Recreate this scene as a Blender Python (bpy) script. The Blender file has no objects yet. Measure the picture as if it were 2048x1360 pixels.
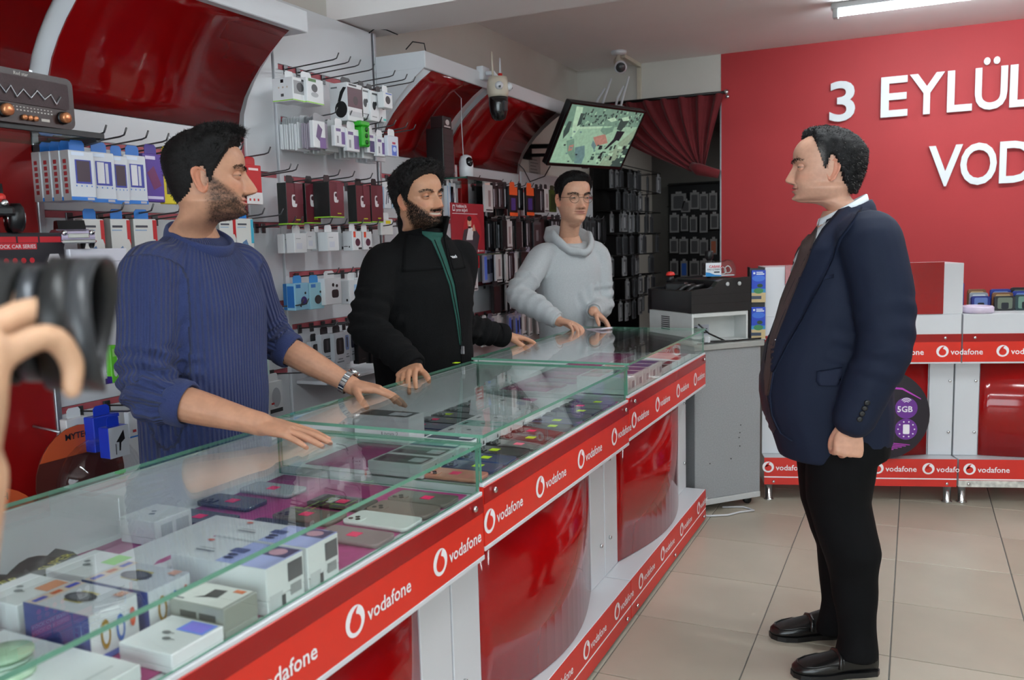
import bpy, bmesh, math, random
import numpy as np
from mathutils import Vector, Matrix, noise as mnoise
random.seed(7)
SC = bpy.context.scene
COL = SC.collection
PI = math.pi
# ---------------------------------------------------------------- camera
FPX, CYAW, CPIT, CROL, CAMZ = 1717.0, -.4399, .1118, -.027, 1.40
def _cam_rot():
    cy, sy, cp, sp, cr, sr = math.cos(CYAW), math.sin(CYAW), math.cos(CPIT), math.sin(CPIT), math.cos(CROL), math.sin(CROL)
    fwd = Vector((sy*cp, cy*cp, -sp)); right = Vector((cy, -sy, 0)); up = right.cross(fwd)
    return cr*right + sr*up, -sr*right + cr*up, fwd
CR, CU, CF = _cam_rot()
CAM = Vector((0, 0, CAMZ))
cd = bpy.data.cameras.new('camera'); cam = bpy.data.objects.new('camera', cd); COL.objects.link(cam)
M = Matrix((CR, CU, -CF)).transposed().to_4x4(); M.translation = CAM
cam.matrix_world = M
cd.sensor_width = 36; cd.lens = 36*FPX/2048; cd.clip_start = .05
cd.dof.use_dof = True; cd.dof.focus_distance = 3.1; cd.dof.aperture_fstop = 5.0
SC.camera = cam
# ---------------------------------------------------------------- world, lights, exposure
w = bpy.data.worlds.new('world'); SC.world = w; w.use_nodes = True
bg = w.node_tree.nodes['Background']; bg.inputs[0].default_value = (.86, .93, 1, 1); bg.inputs[1].default_value = 5.6
def tube_light(x, y, z, L, power):
    l = bpy.data.lights.new('tube_glow', 'AREA'); l.shape = 'RECTANGLE'; l.size = L; l.size_y = .05; l.energy = power
    l.color = (.97, 1., .98)
    o = bpy.data.objects.new('tube_glow', l); o.location = (x, y, z); COL.objects.link(o)
TUBES = [(.18, 5.48, 1.25), (.1, 3.0, 1.25), (1.9, 5.48, 1.25), (1.9, 3.0, 1.25), (.1, .2, 1.25), (1.9, .2, 1.25)]
for (x, y, L) in TUBES: tube_light(x, y, 2.62, L, 6)
tube_light(-1.0, 7.5, 2.45, .6, 7)          # unseen lamp, added to brighten the back room
SC.view_settings.view_transform = 'Standard'; SC.view_settings.look = 'None'
SC.view_settings.gamma = 1; SC.view_settings.use_curve_mapping = False
SC.view_settings.exposure = 0.36
SC.cycles.max_bounces = 8; SC.cycles.transparent_max_bounces = 20; SC.cycles.sample_clamp_indirect = 6
# ---------------------------------------------------------------- helpers
def _ray(u, v): return CR*((u-1024)/FPX) - CU*((v-680)/FPX) + CF
def at_z(u, v, z): d = _ray(u, v); return CAM + d*((z-CAMZ)/d.z)
def at_x(u, v, x): d = _ray(u, v); return CAM + d*(x/d.x)
def at_y(u, v, y): d = _ray(u, v); return CAM + d*(y/d.y)
def at_pl(u, v, p, n): d = _ray(u, v); return CAM + d*((Vector(p)-CAM).dot(n)/d.dot(n))
def lin(c):
    c = c/255.
    return c/12.92 if c <= .04045 else ((c+.055)/1.055)**2.4
def rgb(r, g, b): return (lin(r), lin(g), lin(b), 1)
MATS = {}
def mat(name, col=None, rough=.5, metal=0., var=.06, scale=18., bump=0., bscale=None, coat=0., spec=.5, emit=0., attr=None, sheen=0., aniso=None, sss=0.):
    """procedural surface: base colour with a little noise, optional fine relief"""
    if name in MATS: return MATS[name]
    m = bpy.data.materials.new(name); m.use_nodes = True; MATS[name] = m
    nt = m.node_tree; N = nt.nodes; L = nt.links; b = N['Principled BSDF']
    b.inputs['Roughness'].default_value = rough; b.inputs['Metallic'].default_value = metal
    b.inputs['Specular IOR Level'].default_value = spec; b.inputs['Coat Weight'].default_value = coat; b.inputs['Coat Roughness'].default_value = .03
    b.inputs['Sheen Weight'].default_value = sheen
    if sss: b.inputs['Subsurface Weight'].default_value = sss; b.inputs['Subsurface Radius'].default_value = (.012, .004, .002); b.inputs['Subsurface Scale'].default_value = 1
    tc = N.new('ShaderNodeTexCoord')
    nz = N.new('ShaderNodeTexNoise'); nz.inputs['Scale'].default_value = scale; nz.inputs['Detail'].default_value = 3
    if aniso:
        mp = N.new('ShaderNodeMapping'); mp.inputs['Scale'].default_value = aniso; L.new(tc.outputs['Object'], mp.inputs[0]); L.new(mp.outputs[0], nz.inputs['Vector'])
    else: L.new(tc.outputs['Object'], nz.inputs['Vector'])
    hs = N.new('ShaderNodeMix'); hs.data_type = 'RGBA'; hs.blend_type = 'MULTIPLY'; hs.inputs['Factor'].default_value = 1
    rp = N.new('ShaderNodeMapRange'); rp.inputs['To Min'].default_value = 1-var; rp.inputs['To Max'].default_value = 1+var
    rp.inputs['From Min'].default_value = .3; rp.inputs['From Max'].default_value = .7
    L.new(nz.outputs[0], rp.inputs[0]); L.new(rp.outputs[0], hs.inputs[7])
    if attr:
        a = N.new('ShaderNodeAttribute'); a.attribute_name = attr; L.new(a.outputs['Color'], hs.inputs[6])
    else: hs.inputs[6].default_value = rgb(*col)
    L.new(hs.outputs[2], b.inputs['Base Color'])
    if emit: L.new(hs.outputs[2], b.inputs['Emission Color']); b.inputs['Emission Strength'].default_value = emit
    if bump:
        n2 = N.new('ShaderNodeTexNoise'); n2.inputs['Scale'].default_value = bscale or scale*6; n2.inputs['Detail'].default_value = 4
        L.new(tc.outputs['Object'], n2.inputs['Vector'])
        bp = N.new('ShaderNodeBump'); bp.inputs['Strength'].default_value = bump; bp.inputs['Distance'].default_value = .002
        L.new(n2.outputs[0], bp.inputs['Height']); L.new(bp.outputs[0], b.inputs['Normal'])
    return m
def glass(name, tint, ior=1.5, rough=0.):
    """thin sheet glass: what is not mirrored by Fresnel passes straight through, tinted"""
    if name in MATS: return MATS[name]
    m = bpy.data.materials.new(name); m.use_nodes = True; MATS[name] = m
    nt = m.node_tree; N = nt.nodes; L = nt.links; N.remove(N['Principled BSDF'])
    t = N.new('ShaderNodeBsdfTransparent'); t.inputs[0].default_value = (*tint, 1)
    g = N.new('ShaderNodeBsdfGlossy'); g.inputs['Roughness'].default_value = rough; g.inputs[0].default_value = (1, 1, 1, 1)
    nz = N.new('ShaderNodeTexNoise'); nz.inputs['Scale'].default_value = 3.
    rr = N.new('ShaderNodeMapRange'); rr.inputs['To Min'].default_value = rough; rr.inputs['To Max'].default_value = rough+.02
    L.new(nz.outputs[0], rr.inputs[0]); L.new(rr.outputs[0], g.inputs['Roughness'])
    lw = N.new('ShaderNodeLayerWeight'); lw.inputs[0].default_value = .5
    pw = N.new('ShaderNodeMath'); pw.operation = 'POWER'; pw.inputs[1].default_value = 5.; L.new(lw.outputs['Facing'], pw.inputs[0])
    r0 = ((ior-1)/(ior+1))**2
    fr = N.new('ShaderNodeMath'); fr.operation = 'MULTIPLY_ADD'; fr.inputs[1].default_value = 1-r0; fr.inputs[2].default_value = r0; L.new(pw.outputs[0], fr.inputs[0])
    mx = N.new('ShaderNodeMixShader'); L.new(fr.outputs[0], mx.inputs[0]); L.new(t.outputs[0], mx.inputs[1]); L.new(g.outputs[0], mx.inputs[2])
    L.new(mx.outputs[0], N['Material Output'].inputs[0])
    return m
class MB:
    """collects geometry for ONE mesh object"""
    def __init__(s): s.v = []; s.f = []; s.m = []; s.sm = []; s.x = None
    def P(s, p):
        p = Vector(p)
        return tuple(s.x @ p) if s.x is not None else tuple(p)
    def add(s, vs, fs, m=0, smooth=False):
        o = len(s.v); s.v += [s.P(p) for p in vs]
        for f in fs: s.f.append(tuple(i+o for i in f)); s.m.append(m); s.sm.append(smooth)
        return s
    def box(s, a, b, m=0, bev=0., rot=None):
        x0, y0, z0 = [min(a[i], b[i]) for i in range(3)]; x1, y1, z1 = [max(a[i], b[i]) for i in range(3)]
        c = Vector(((x0+x1)/2, (y0+y1)/2, (z0+z1)/2)); h = ((x1-x0)/2, (y1-y0)/2, (z1-z0)/2)
        bev = min(bev, min(h)*.6)
        if bev <= 0:
            vs = [Vector((sx*h[0], sy*h[1], sz*h[2])) for sx in (-1, 1) for sy in (-1, 1) for sz in (-1, 1)]
            fs = [(0, 1, 3, 2), (4, 6, 7, 5), (0, 4, 5, 1), (2, 3, 7, 6), (0, 2, 6, 4), (1, 5, 7, 3)]
        else:
            vs = []; idx = {}
            for sx in (-1, 1):
                for sy in (-1, 1):
                    for sz in (-1, 1):
                        for ax in range(3):
                            q = [sx*(h[0]-bev), sy*(h[1]-bev), sz*(h[2]-bev)]; q[ax] += (sx, sy, sz)[ax]*bev
                            idx[(sx, sy, sz, ax)] = len(vs); vs.append(Vector(q))
            fs = []
            for ax in range(3):
                o1, o2 = (ax+1) % 3, (ax+2) % 3
                for sg in (-1, 1):
                    q = []
                    for (a1, a2) in ((-1, -1), (1, -1), (1, 1), (-1, 1)):
                        k = [0, 0, 0]; k[ax] = sg; k[o1] = a1; k[o2] = a2; q.append(idx[(*k, ax)])
                    fs.append(tuple(q if sg > 0 else q[::-1]))
                for a1 in (-1, 1):
                    for a2 in (-1, 1):
                        k0 = [0, 0, 0]; k1 = [0, 0, 0]; k0[ax] = -1; k1[ax] = 1
                        for k in (k0, k1): k[o1] = a1; k[o2] = a2
                        q = [idx[(*k0, o1)], idx[(*k1, o1)], idx[(*k1, o2)], idx[(*k0, o2)]]
                        fs.append(tuple(q if a1*a2 < 0 else q[::-1]))
            for sx in (-1, 1):
                for sy in (-1, 1):
                    for sz in (-1, 1):
                        q = [idx[(sx, sy, sz, a)] for a in range(3)]
                        fs.append(tuple(q if sx*sy*sz > 0 else q[::-1]))
        if rot is not None: vs = [rot @ q for q in vs]
        return s.add([q+c for q in vs], fs, m, False)
    def quad(s, a, b, c, d, m=0): return s.add([a, b, c, d], [(0, 1, 2, 3)], m)
    def prism(s, poly, ax, t0, t1, m=0, smooth=False):
        """extrude a 2-D polygon (in the two axes after ax) along ax"""
        n = len(poly); vs = []
        for t in (t0, t1):
            for (p, q) in poly:
                k = [0, 0, 0]; k[ax] = t; k[(ax+1) % 3] = p; k[(ax+2) % 3] = q; vs.append(k)
        fs = [tuple(range(n-1, -1, -1)), tuple(range(n, 2*n))]
        s.add(vs, fs, m, False)
        o = len(s.v)-2*n
        for i in range(n):
            j = (i+1) % n; s.f.append((o+i, o+j, o+n+j, o+n+i)); s.m.append(m); s.sm.append(smooth)
        return s
    def loft(s, rings, m=0, cap=True, smooth=True, closed=True):
        n = len(rings[0]); vs = [p for r in rings for p in r]; fs = []
        for i in range(len(rings)-1):
            for j in range(n if closed else n-1):
                k = (j+1) % n; fs.append((i*n+j, i*n+k, (i+1)*n+k, (i+1)*n+j))
        if cap and closed:
            fs.append(tuple(range(n-1, -1, -1))); o = (len(rings)-1)*n; fs.append(tuple(range(o, o+n)))
        return s.add(vs, fs, m, smooth)
    def tube(s, path, r, m=0, n=8, cap=True, flat=1.):
        path = [Vector(p) for p in path]; rr = r if hasattr(r, '__len__') else [r]*len(path)
        rings = []; t0 = (path[1]-path[0]).normalized(); up = Vector((0, 0, 1)) if abs(t0.z) < .9 else Vector((1, 0, 0))
        u = (up - t0*up.dot(t0)).normalized()
        for i, p in enumerate(path):
            t = (path[min(i+1, len(path)-1)]-path[max(i-1, 0)]).normalized()
            u = (u - t*u.dot(t)).normalized(); q = t.cross(u)
            rings.append([p + (u*math.cos(a)*flat + q*math.sin(a))*rr[i] for a in [2*PI*j/n for j in range(n)]])
        return s.loft(rings, m, cap)
    def lathe(s, prof, c=(0, 0, 0), ax=2, m=0, n=20, smooth=True):
        rings = []
        for (r, h) in prof:
            ring = []
            for j in range(n):
                a = 2*PI*j/n; k = [0, 0, 0]; k[ax] = h; k[(ax+1) % 3] = r*math.cos(a); k[(ax+2) % 3] = r*math.sin(a)
                ring.append(Vector(k)+Vector(c))
            rings.append(ring)
        return s.loft(rings, m, True, smooth)
    def ball(s, c, r, m=0, n=12, k=8, sc=(1, 1, 1)):
        rings = []
        for i in range(1, k):
            a = PI*i/k; rings.append([Vector(c)+Vector((r*math.sin(a)*math.cos(b)*sc[0], r*math.sin(a)*math.sin(b)*sc[1], -r*math.cos(a)*sc[2])) for b in [2*PI*j/n for j in range(n)]])
        return s.loft(rings, m, True, True)
    def build(s, name, mats, parent=None, me_name=None):
        me = bpy.data.meshes.new(me_name or name); me.from_pydata(s.v, [], s.f)
        if not isinstance(mats, (list, tuple)): mats = [mats]
        for q in mats: me.materials.append(q)
        me.polygons.foreach_set('material_index', s.m); me.polygons.foreach_set('use_smooth', s.sm)
        me.update()
        o = bpy.data.objects.new(name, me); COL.objects.link(o)
        if parent is not None: o.parent = parent
        return o
def thing(name, label, cat, loc=(0, 0, 0), rz=0., group=None):
    o = bpy.data.objects.new(name, None); o.empty_display_size = .05; COL.objects.link(o)
    o.location = loc; o.rotation_euler = (0, 0, rz); o['label'] = label; o['category'] = cat
    if group: o['group'] = group
    return o
def tag(o, label, cat, group=None):
    o['label'] = label; o['category'] = cat
    if group: o['group'] = group
    return o
def struct(o): o['kind'] = 'structure'; return o
def child_copy(o, parent, M=None):
    c = o.copy(); COL.objects.link(c); c.parent = parent
    if M is not None: c.matrix_local = M
    return c
_TX = {}
def text_geo(t, size=1., bold=0., extr=0., res=3, space=1.):
    """lettering outlines from the built-in font as plain vertices and faces"""
    k = (t, size, bold, extr, res, space)
    if k in _TX: return _TX[k]
    cu = bpy.data.curves.new('t', 'FONT'); cu.body = t; cu.size = size; cu.offset = bold; cu.extrude = extr; cu.resolution_u = res; cu.space_character = space
    o = bpy.data.objects.new('t', cu); COL.objects.link(o)
    dg = bpy.context.evaluated_depsgraph_get(); me = bpy.data.meshes.new_from_object(o.evaluated_get(dg))
    r = ([tuple(q.co) for q in me.vertices], [tuple(p.vertices) for p in me.polygons])
    bpy.data.objects.remove(o); bpy.data.curves.remove(cu); bpy.data.meshes.remove(me)
    _TX[k] = r; return r
def put_text(mb, t, org, ux, uy, size, m=0, bold=0., extr=0., center=False, space=1., lift=0.):
    vs, fs = text_geo(t, 1., bold, extr/size if size else 0, 2, space)
    if not vs: return
    ux = Vector(ux).normalized(); uy = Vector(uy).normalized(); un = ux.cross(uy); org = Vector(org)
    xs = [q[0] for q in vs]; off = (min(xs)+max(xs))/2 if center else 0
    mb.add([org + ux*((q[0]-off)*size) + uy*(q[1]*size) + un*(q[2]*size+lift) for q in vs], fs, m)
def disc(n=24, r=1.): return [(r*math.cos(2*PI*i/n), r*math.sin(2*PI*i/n)) for i in range(n)]
def plate(mb, poly, org, ux, uy, lift, m):
    """a flat print: 2-D polygon laid on a surface, lifted a hair"""
    ux = Vector(ux).normalized(); uy = Vector(uy).normalized(); n = ux.cross(uy); org = Vector(org)+n*lift
    mb.add([org+ux*p+uy*q for p, q in poly], [tuple(range(len(poly)))], m)
def rect(x0, y0, x1, y1): return [(x0, y0), (x1, y0), (x1, y1), (x0, y1)]
def rrect(x0, y0, x1, y1, r, n=4):
    o = []
    for (cx, cy, a) in ((x1-r, y0+r, -PI/2), (x1-r, y1-r, 0), (x0+r, y1-r, PI/2), (x0+r, y0+r, PI)):
        o += [(cx+r*math.cos(a+PI/2*i/n), cy+r*math.sin(a+PI/2*i/n)) for i in range(n+1)]
    return o
ORD = ['first', 'second', 'third', 'fourth', 'fifth', 'sixth', 'seventh', 'eighth', 'ninth', 'tenth', 'eleventh', 'twelfth', 'thirteenth', 'fourteenth', 'fifteenth', 'sixteenth', 'seventeenth', 'eighteenth', 'nineteenth', 'twentieth', 'twenty-first', 'twenty-second', 'twenty-third', 'twenty-fourth', 'twenty-fifth']
# shared materials
white = mat('white_melamine', (210, 212, 216), .28, var=.02, scale=3)
wall_w = mat('white_wall_paint', (200, 196, 188), .8, var=.03, scale=4, bump=.1, bscale=90)
ceil_m = mat('ceiling_paint', (234, 228, 226), .85, var=.02, scale=2, bump=.08, bscale=120)
red_wall = mat('red_wall_paint', (174, 45, 49), .62, var=.04, scale=3, bump=.12, bscale=140)
red_gloss = mat('red_gloss_panel', (150, 8, 10), .10, var=.03, scale=4, coat=0., spec=.55)
red_cove = mat('red_cove_gloss', (122, 6, 9), .10, var=.03, scale=4, spec=.42)
red_sign = mat('red_sign_vinyl', (216, 44, 28), .3, var=.02, scale=4)
red_dark = mat('dark_red_band', (150, 10, 12), .25, var=.03, scale=4)
red_plinth = mat('red_plinth_vinyl', (206, 44, 34), .4, var=.05, scale=5)
logo_w = mat('logo_white', (240, 238, 240), .45, var=.01)
alu = mat('brushed_aluminium', (186, 190, 194), .32, metal=.85, var=.04, scale=60)
chrome = mat('chrome', (206, 208, 210), .14, metal=1., var=.02)
black_p = mat('black_plastic', (18, 18, 20), .4, var=.1, scale=30)
black_m = mat('black_metal', (14, 14, 15), .35, var=.08, scale=30, metal=.3)
dark_g = mat('dark_grey_plastic', (44, 45, 48), .45, var=.08)
grey_p = mat('light_grey_metal', (186, 188, 188), .4, var=.03)
def cm(r, g, b, rough=.38): return mat('card_%d_%d_%d_%d' % (r, g, b, int(rough*100)), (r, g, b), rough, var=.025, scale=8)
WHT = (226, 228, 230)
film = glass('clear_film', (.90, .91, .93), 1.45, .06)
def ell(cx, cy, rx, ry, n=18): return [(cx+rx*math.cos(2*PI*i/n), cy+ry*math.sin(2*PI*i/n)) for i in range(n)]
def dup(root, loc, label=None, rz=None):
    r = root.copy(); COL.objects.link(r); r.location = loc
    if label: r['label'] = label
    if rz is not None: r.rotation_euler = (0, 0, rz)
    for ch in list(root.children):
        c = ch.copy(); COL.objects.link(c); c.parent = r
    return r
# ================================================================= room
XL, YB, ZC = -2.435, 6.5, 2.73
tile_m = [mat('beige_tile_%d' % i, c, .3, var=.05, scale=5, bump=.03, bscale=60) for i, c in enumerate([(174, 166, 150), (178, 170, 154), (170, 162, 146)])]
grout = mat('grey_grout', (112, 110, 106), .9, var=.08, scale=40)
flo = struct(MB().box((XL-.1, -3.2, -.08), (4.2, 9., -.004)).build('floor', grout))
TXW, TYW = .4315, .4672
ox, oy = -.4768, 3.9223          # a joint crossing
tiles = {}
for i in range(-5, 10):
    for j in range(-8, 6):
        x0 = ox+i*TXW; y0 = oy+j*TYW
        if x0 < XL-.3 or y0 > 6.6 or y0 < .6: continue
        k = (i*7+j*3+i*j) % 3
        if k not in tiles:
            g = .0022
            tiles[k] = MB().box((g, g, -.008), (TXW-g, TYW-g, 0), 0, .0012).build('tile', tile_m[k], flo); t = tiles[k]
        else: t = child_copy(tiles[k], flo)
        t.location = (x0, y0, 0)
struct(MB().box((XL-.2, -3.2, ZC), (4.2, 6.7, ZC+.1)).build('ceiling', ceil_m))
struct(MB().box((XL-.2, -3.2, 0), (XL, 9., ZC)).build('wall_left', wall_w))
b = MB(); b.box((-1.315, YB, 0), (4.2, YB+.16, ZC), 0); wb = struct(b.build('wall_back', red_wall))
b = MB(); b.box((XL, YB+.004, 2.43), (-1.316, YB+.16, ZC)); struct(b.build('trim_1', wall_w))           # lintel above the curtain
b = MB(); b.box((-1.322, YB-.004, 0), (-1.312, YB+.165, 2.43)); struct(b.build('trim_2', alu))          # bright corner strip of the opening
# the dim room behind the opening
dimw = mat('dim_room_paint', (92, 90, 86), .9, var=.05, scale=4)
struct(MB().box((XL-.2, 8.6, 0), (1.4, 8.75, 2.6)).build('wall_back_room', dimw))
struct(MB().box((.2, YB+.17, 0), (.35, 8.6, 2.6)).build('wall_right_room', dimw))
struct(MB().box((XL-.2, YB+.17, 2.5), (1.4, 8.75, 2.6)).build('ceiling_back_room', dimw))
struct(MB().box((4.0, -3.2, 0), (4.2, 6.7, ZC)).build('wall_right', wall_w))
# shop front behind the camera: wall with one wide window
b = MB()
b.box((XL, -3.2, 0), (-1.6, -3.05, ZC)); b.box((3.4, -3.2, 0), (4.0, -3.05, ZC)); b.box((-1.6, -3.2, 0), (3.4, -3.05, .25)); b.box((-1.6, -3.2, 2.5), (3.4, -3.05, ZC))
struct(b.build('wall_front', wall_w))
wn = struct(MB().box((-1.6, -3.13, .25), (3.4, -3.12, 2.5)).build('window_1', glass('window_glass', (.92, .95, .95))))
b = MB()
for x in (-1.6, .07, 1.73, 3.36): b.box((x, -3.16, .25), (x+.05, -3.08, 2.5))
for z in (.25, 2.45): b.box((-1.6, -3.16, z), (3.4, -3.08, z+.05))
b.build('window_frame', alu, wn)
# down-stand beam
struct(MB().box((XL, 3.30, 2.42), (4., 3.66, ZC)).build('trim_3', ceil_m))
# ceiling tubes
tube_e = mat('lit_tube', (235, 248, 255), .4, var=0., emit=47.)
for k, (x, y, L) in enumerate(TUBES):
    if k == 0: lab = 'lit fluorescent tube on the ceiling above the red wall'
    else: lab = 'lit fluorescent tube on the ceiling, %s of those out of view' % ORD[k-1]
    if k in (4, 5, 6) or k == 3: pass
    t = thing('ceiling_tube_lamp', lab, 'lamp', (x, y, ZC), 0, None)
    MB().box((-L/2-.03, -.03, -.035), (L/2+.03, .03, 0), 0, .004).build('housing', grey_p, t)
    MB().tube([(-L/2, 0, -.055), (L/2, 0, -.055)], .02, 0, 12).build('tube', tube_e, t)
    for s in (-1, 1): MB().box((s*L/2-.02, -.026, -.085), (s*L/2+.02+.01*s, .026, -.03), 0, .004).build('end_cap', grey_p, t)
t = thing('added_lamp', 'small dim lamp on the ceiling of the back room', 'lamp', (-1.0, 7.5, 2.5))  # made-up fixture for the light added in the back room
MB().box((-.33, -.05, -.04), (.33, .05, 0), 0, .005).build('housing', grey_p, t)
# lettering on the red wall: each letter a solid cut-out
def wall_word(label, letters, z0, H):
    t = thing('letter_sign', label, 'sign', (0, YB, z0))
    for ch, x0, x1 in letters:
        vs, fs = text_geo(ch, 1., .016, .02, 4)
        xs = [q[0] for q in vs]; zs = [q[1] for q in vs if True]
        zt = max(zs) if ch != 'Ü' else None
        base = text_geo('E', 1., .016, .02, 4)[0]; eh0 = min(q[1] for q in base); eh1 = max(q[1] for q in base)
        sx = (x1-x0)/(max(xs)-min(xs)); sz = H/(eh1-eh0)
        m = MB(); m.add([(x0+(q[0]-min(xs))*sx, -.016-q[2]*.6, (q[1]-eh0)*sz) for q in vs], fs)
        m.build('letter', mat('letter_white', (226, 232, 235), .35, var=.01), t)
wall_word('upper row of white cut-out letters reading 3 EYLÜL on the red wall',
          [('3', -.564, -.398), ('E', -.236, -.070), ('Y', -.060, .150), ('L', .166, .312), ('Ü', .327, .511), ('L', .524, .672)], 2.182, .266)
wall_word('lower row of white cut-out letters, VODAFONE, on the red wall',
          [('V', .066, .268), ('O', .255, .466), ('D', .481, .68), ('A', .69, .90), ('F', .92, 1.06), ('O', 1.08, 1.29), ('N', 1.31, 1.5), ('E', 1.53, 1.69)], 1.704, .266)
# ================================================================= glass counters
XF = -.914
ZG = .813
g_sheet = glass('counter_glass', (.955, .985, .97)); g_edge = mat('glass_edge_green', (96, 150, 128), .15, var=.05, spec=.8)
g_edge2 = mat('glass_edge_dark', (40, 84, 70), .15, var=.05, spec=.8)
pink = mat('magenta_felt', (168, 52, 118), .95, var=.1, scale=60, bump=.3, bscale=300)
# printed mark: white ring with a drop, and the word
def logo_mb(R=.0298, h=.056, t='vodafone'):
    m = MB(); ux, uz = Vector((0, 1, 0)), Vector((0, 0, 1))
    plate(m, disc(28, R), (0, 0, 0), ux, uz, .0006, 0)
    drop = [(R*.66*math.cos(a), -R*.16+R*.62*math.sin(a)) for a in [2*PI*i/20 for i in range(20)]]
    drop = [(p, q) for p, q in drop]
    tail = [(-R*.60, -R*.1), (-R*.52, R*.28), (-R*.30, R*.62), (0, R*.86), (R*.40, R*.98), (R*.22, R*.80), (R*.10, R*.58), (R*.12, R*.44), (0, R*.2)]
    plate(m, [(p*.92, q*.92) for p, q in drop], (0, 0, 0), ux, uz, .0011, 1); plate(m, [(p*.92, q*.92) for p, q in tail], (0, 0, 0), ux, uz, .0011, 1)
    put_text(m, t, (0, R*1.32, -h*.30), ux, uz, h*.74, 0, .012, 0, False, 1.0, .0008)
    return m
LOGO = {}
def logo(parent, loc, redm, rz=0., R=.0298, h=.056, t='vodafone'):
    k = (redm.name, R, t)
    if k not in LOGO: o = logo_mb(R, h, t).build('logo_lettering', [logo_w, redm], parent); LOGO[k] = o
    else: o = child_copy(LOGO[k], parent)
    o.location = loc; o.rotation_euler = (0, 0, rz); return o
screw_me = {}
def screw(parent, loc, rz=0., name='cap_screw'):
    if 's' not in screw_me: o = MB().lathe([(.004, 0), (.0075, .001), (.0075, .007), (.006, .009)], ax=0, n=10).build(name, chrome, parent); screw_me['s'] = o
    else: o = child_copy(screw_me['s'], parent)
    o.location = loc; o.rotation_euler = (0, 0, rz); return o
def arc_panel(y0, y1, xb, bulge, z0, z1, n=18):
    m = MB(); pts = []
    for i in range(n+1):
        t = i/n; pts.append((xb + bulge*math.sin(PI*t), y0+(y1-y0)*t))
    back = [(x-.006, y) for x, y in pts]
    poly = pts + back[::-1]
    k = len(poly)
    m.prism(poly, 2, z0, z1, 0, True)
    return m
def unit(y0, y1, dz, label, rings_t, rings_p, seam=True):
    T = thing('display_counter', label, 'counter', (XF, (y0+y1)/2, 0))
    ym = (y0+y1)/2; L = (y1-y0)/2-.0015; xo = XF
    def A(mb, name, m, p=T): return mb.build(name, m, p)
    X = lambda x: x-xo
    # plinth
    pl = A(MB().box((X(-1.5), -L, .018), (X(XF-.003), L, .165), 0, .002), 'plinth', white)
    pf = A(MB().box((X(XF-.003), -L, .018), (X(XF), L, .163), 0), 'plinth_front', red_plinth, pl)
    A(MB().box((X(XF), -L, .068), (X(XF)+.0006, L, .073), 0), 'stripe', logo_w, pl)
    for y in rings_p: logo(pl, (X(XF)+.0002, y-ym, .116), red_plinth)
    for y in (-L+.06, L-.06, 0): screw(pl, (X(XF), y, .045))
    for y in (-L+.08, L-.08): A(MB().lathe([(.022, -.0), (.022, .018)], (X(-1.0), y, 0), n=12), 'foot', black_p)
    # carcass, posts, red bowed panel
    A(MB().box((X(-1.5), -L, .165), (X(-1.03), L, .655+dz)), 'carcass', white)
    pw = .145
    for s in (-1, 1):
        yy = (-L, -L+pw) if s < 0 else (L-pw, L)
        po = A(MB().box((X(-1.03), yy[0]+.001, .166), (X(-1.012), yy[1]-.001, .655+dz), 0, .002), 'post', white)
        for z in (.30, .60): screw(po, (X(-1.012), (yy[0]+yy[1])/2+s*.025, z))
    A(arc_panel(-L+pw+.004, L-pw-.004, X(-1.014), .080, .168, .650+dz), 'bowed_panel', red_gloss)
    # shelf box carrying the glass, with the sign strip on its front
    A(MB().box((X(-1.53), -L, .655+dz), (X(XF-.012), L, ZG+dz-.004), 0), 'shelf_box', white)
    fs = A(MB().box((X(XF-.012), -L, .668+dz), (X(XF), L, ZG+dz), 0, .001), 'sign_strip', red_sign)
    A(MB().box((X(XF), -L, .772+dz), (X(XF)+.0012, L, ZG+dz-.001), 0), 'upper_band', red_dark, fs)
    A(MB().box((X(XF-.012), -L, .657+dz), (X(XF)+.001, L, .668+dz), 0, .001), 'white_edging', white, fs)
    A(MB().box((X(XF-.0125), -L, ZG+dz+.0005), (X(XF)-.0005, L, ZG+dz+.009), 0, .001), 'white_lip', white, fs)
    for y in rings_t: logo(fs, (X(XF)+.0004, y-ym, .724+dz), red_sign)
    for y in (-L+.05, L-.05): screw(fs, (X(XF)+.001, y, .795+dz))
    # show case
    z0 = ZG+dz; z1 = .932+dz
    A(MB().box((X(-1.53), -L, z0-.004), (X(XF-.0125), L, z0), 0), 'case_floor', white)
    A(MB().box((X(-1.53), -L, z0), (X(-1.518), L, z1), 0), 'back_panel', white)
    def pane(name, a, b, thin):
        m = MB(); m.box(a, b)
        o = A(m, name, [g_sheet, g_edge, g_edge2])
        # the four narrow faces show the green edge of the sheet
        for p in o.data.polygons:
            if abs(p.normal[thin]) < .5: p.material_index = 1
        return o
    pane('glass_top', (X(-1.545), -L, z1), (X(XF)+.002, L, z1+.008), 2)
    pane('glass_front', (X(XF-.013), -L+.006, z0+.010), (X(XF-.007), L-.006, z1), 0)
    for s in (-1, 1): pane('glass_end', (X(-1.517), s*(L-.003)-.003, z0+.001), (X(XF-.014), s*(L-.003)+.003, z1), 1)
    return T
U1 = (.33, 1.757, -.003); U2 = (1.76, 2.905, .014); U3 = (2.908, 4.15, .026)
unit(*U1, 'nearest glass-topped red and white counter, edge of the photo to first joint', [.36, .62, .93, 1.234, 1.547], [.6, .9, 1.2, 1.5])
unit(*U2, 'middle glass-topped red and white counter between the two glass joints', [1.787, 2.096, 2.415, 2.737], [1.82, 2.12, 2.433, 2.742])
unit(*U3, 'farthest glass-topped red and white counter next to the grey cabinet', [2.965, 3.28, 3.61, 3.93], [3.03, 3.34, 3.66, 3.99])
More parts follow.
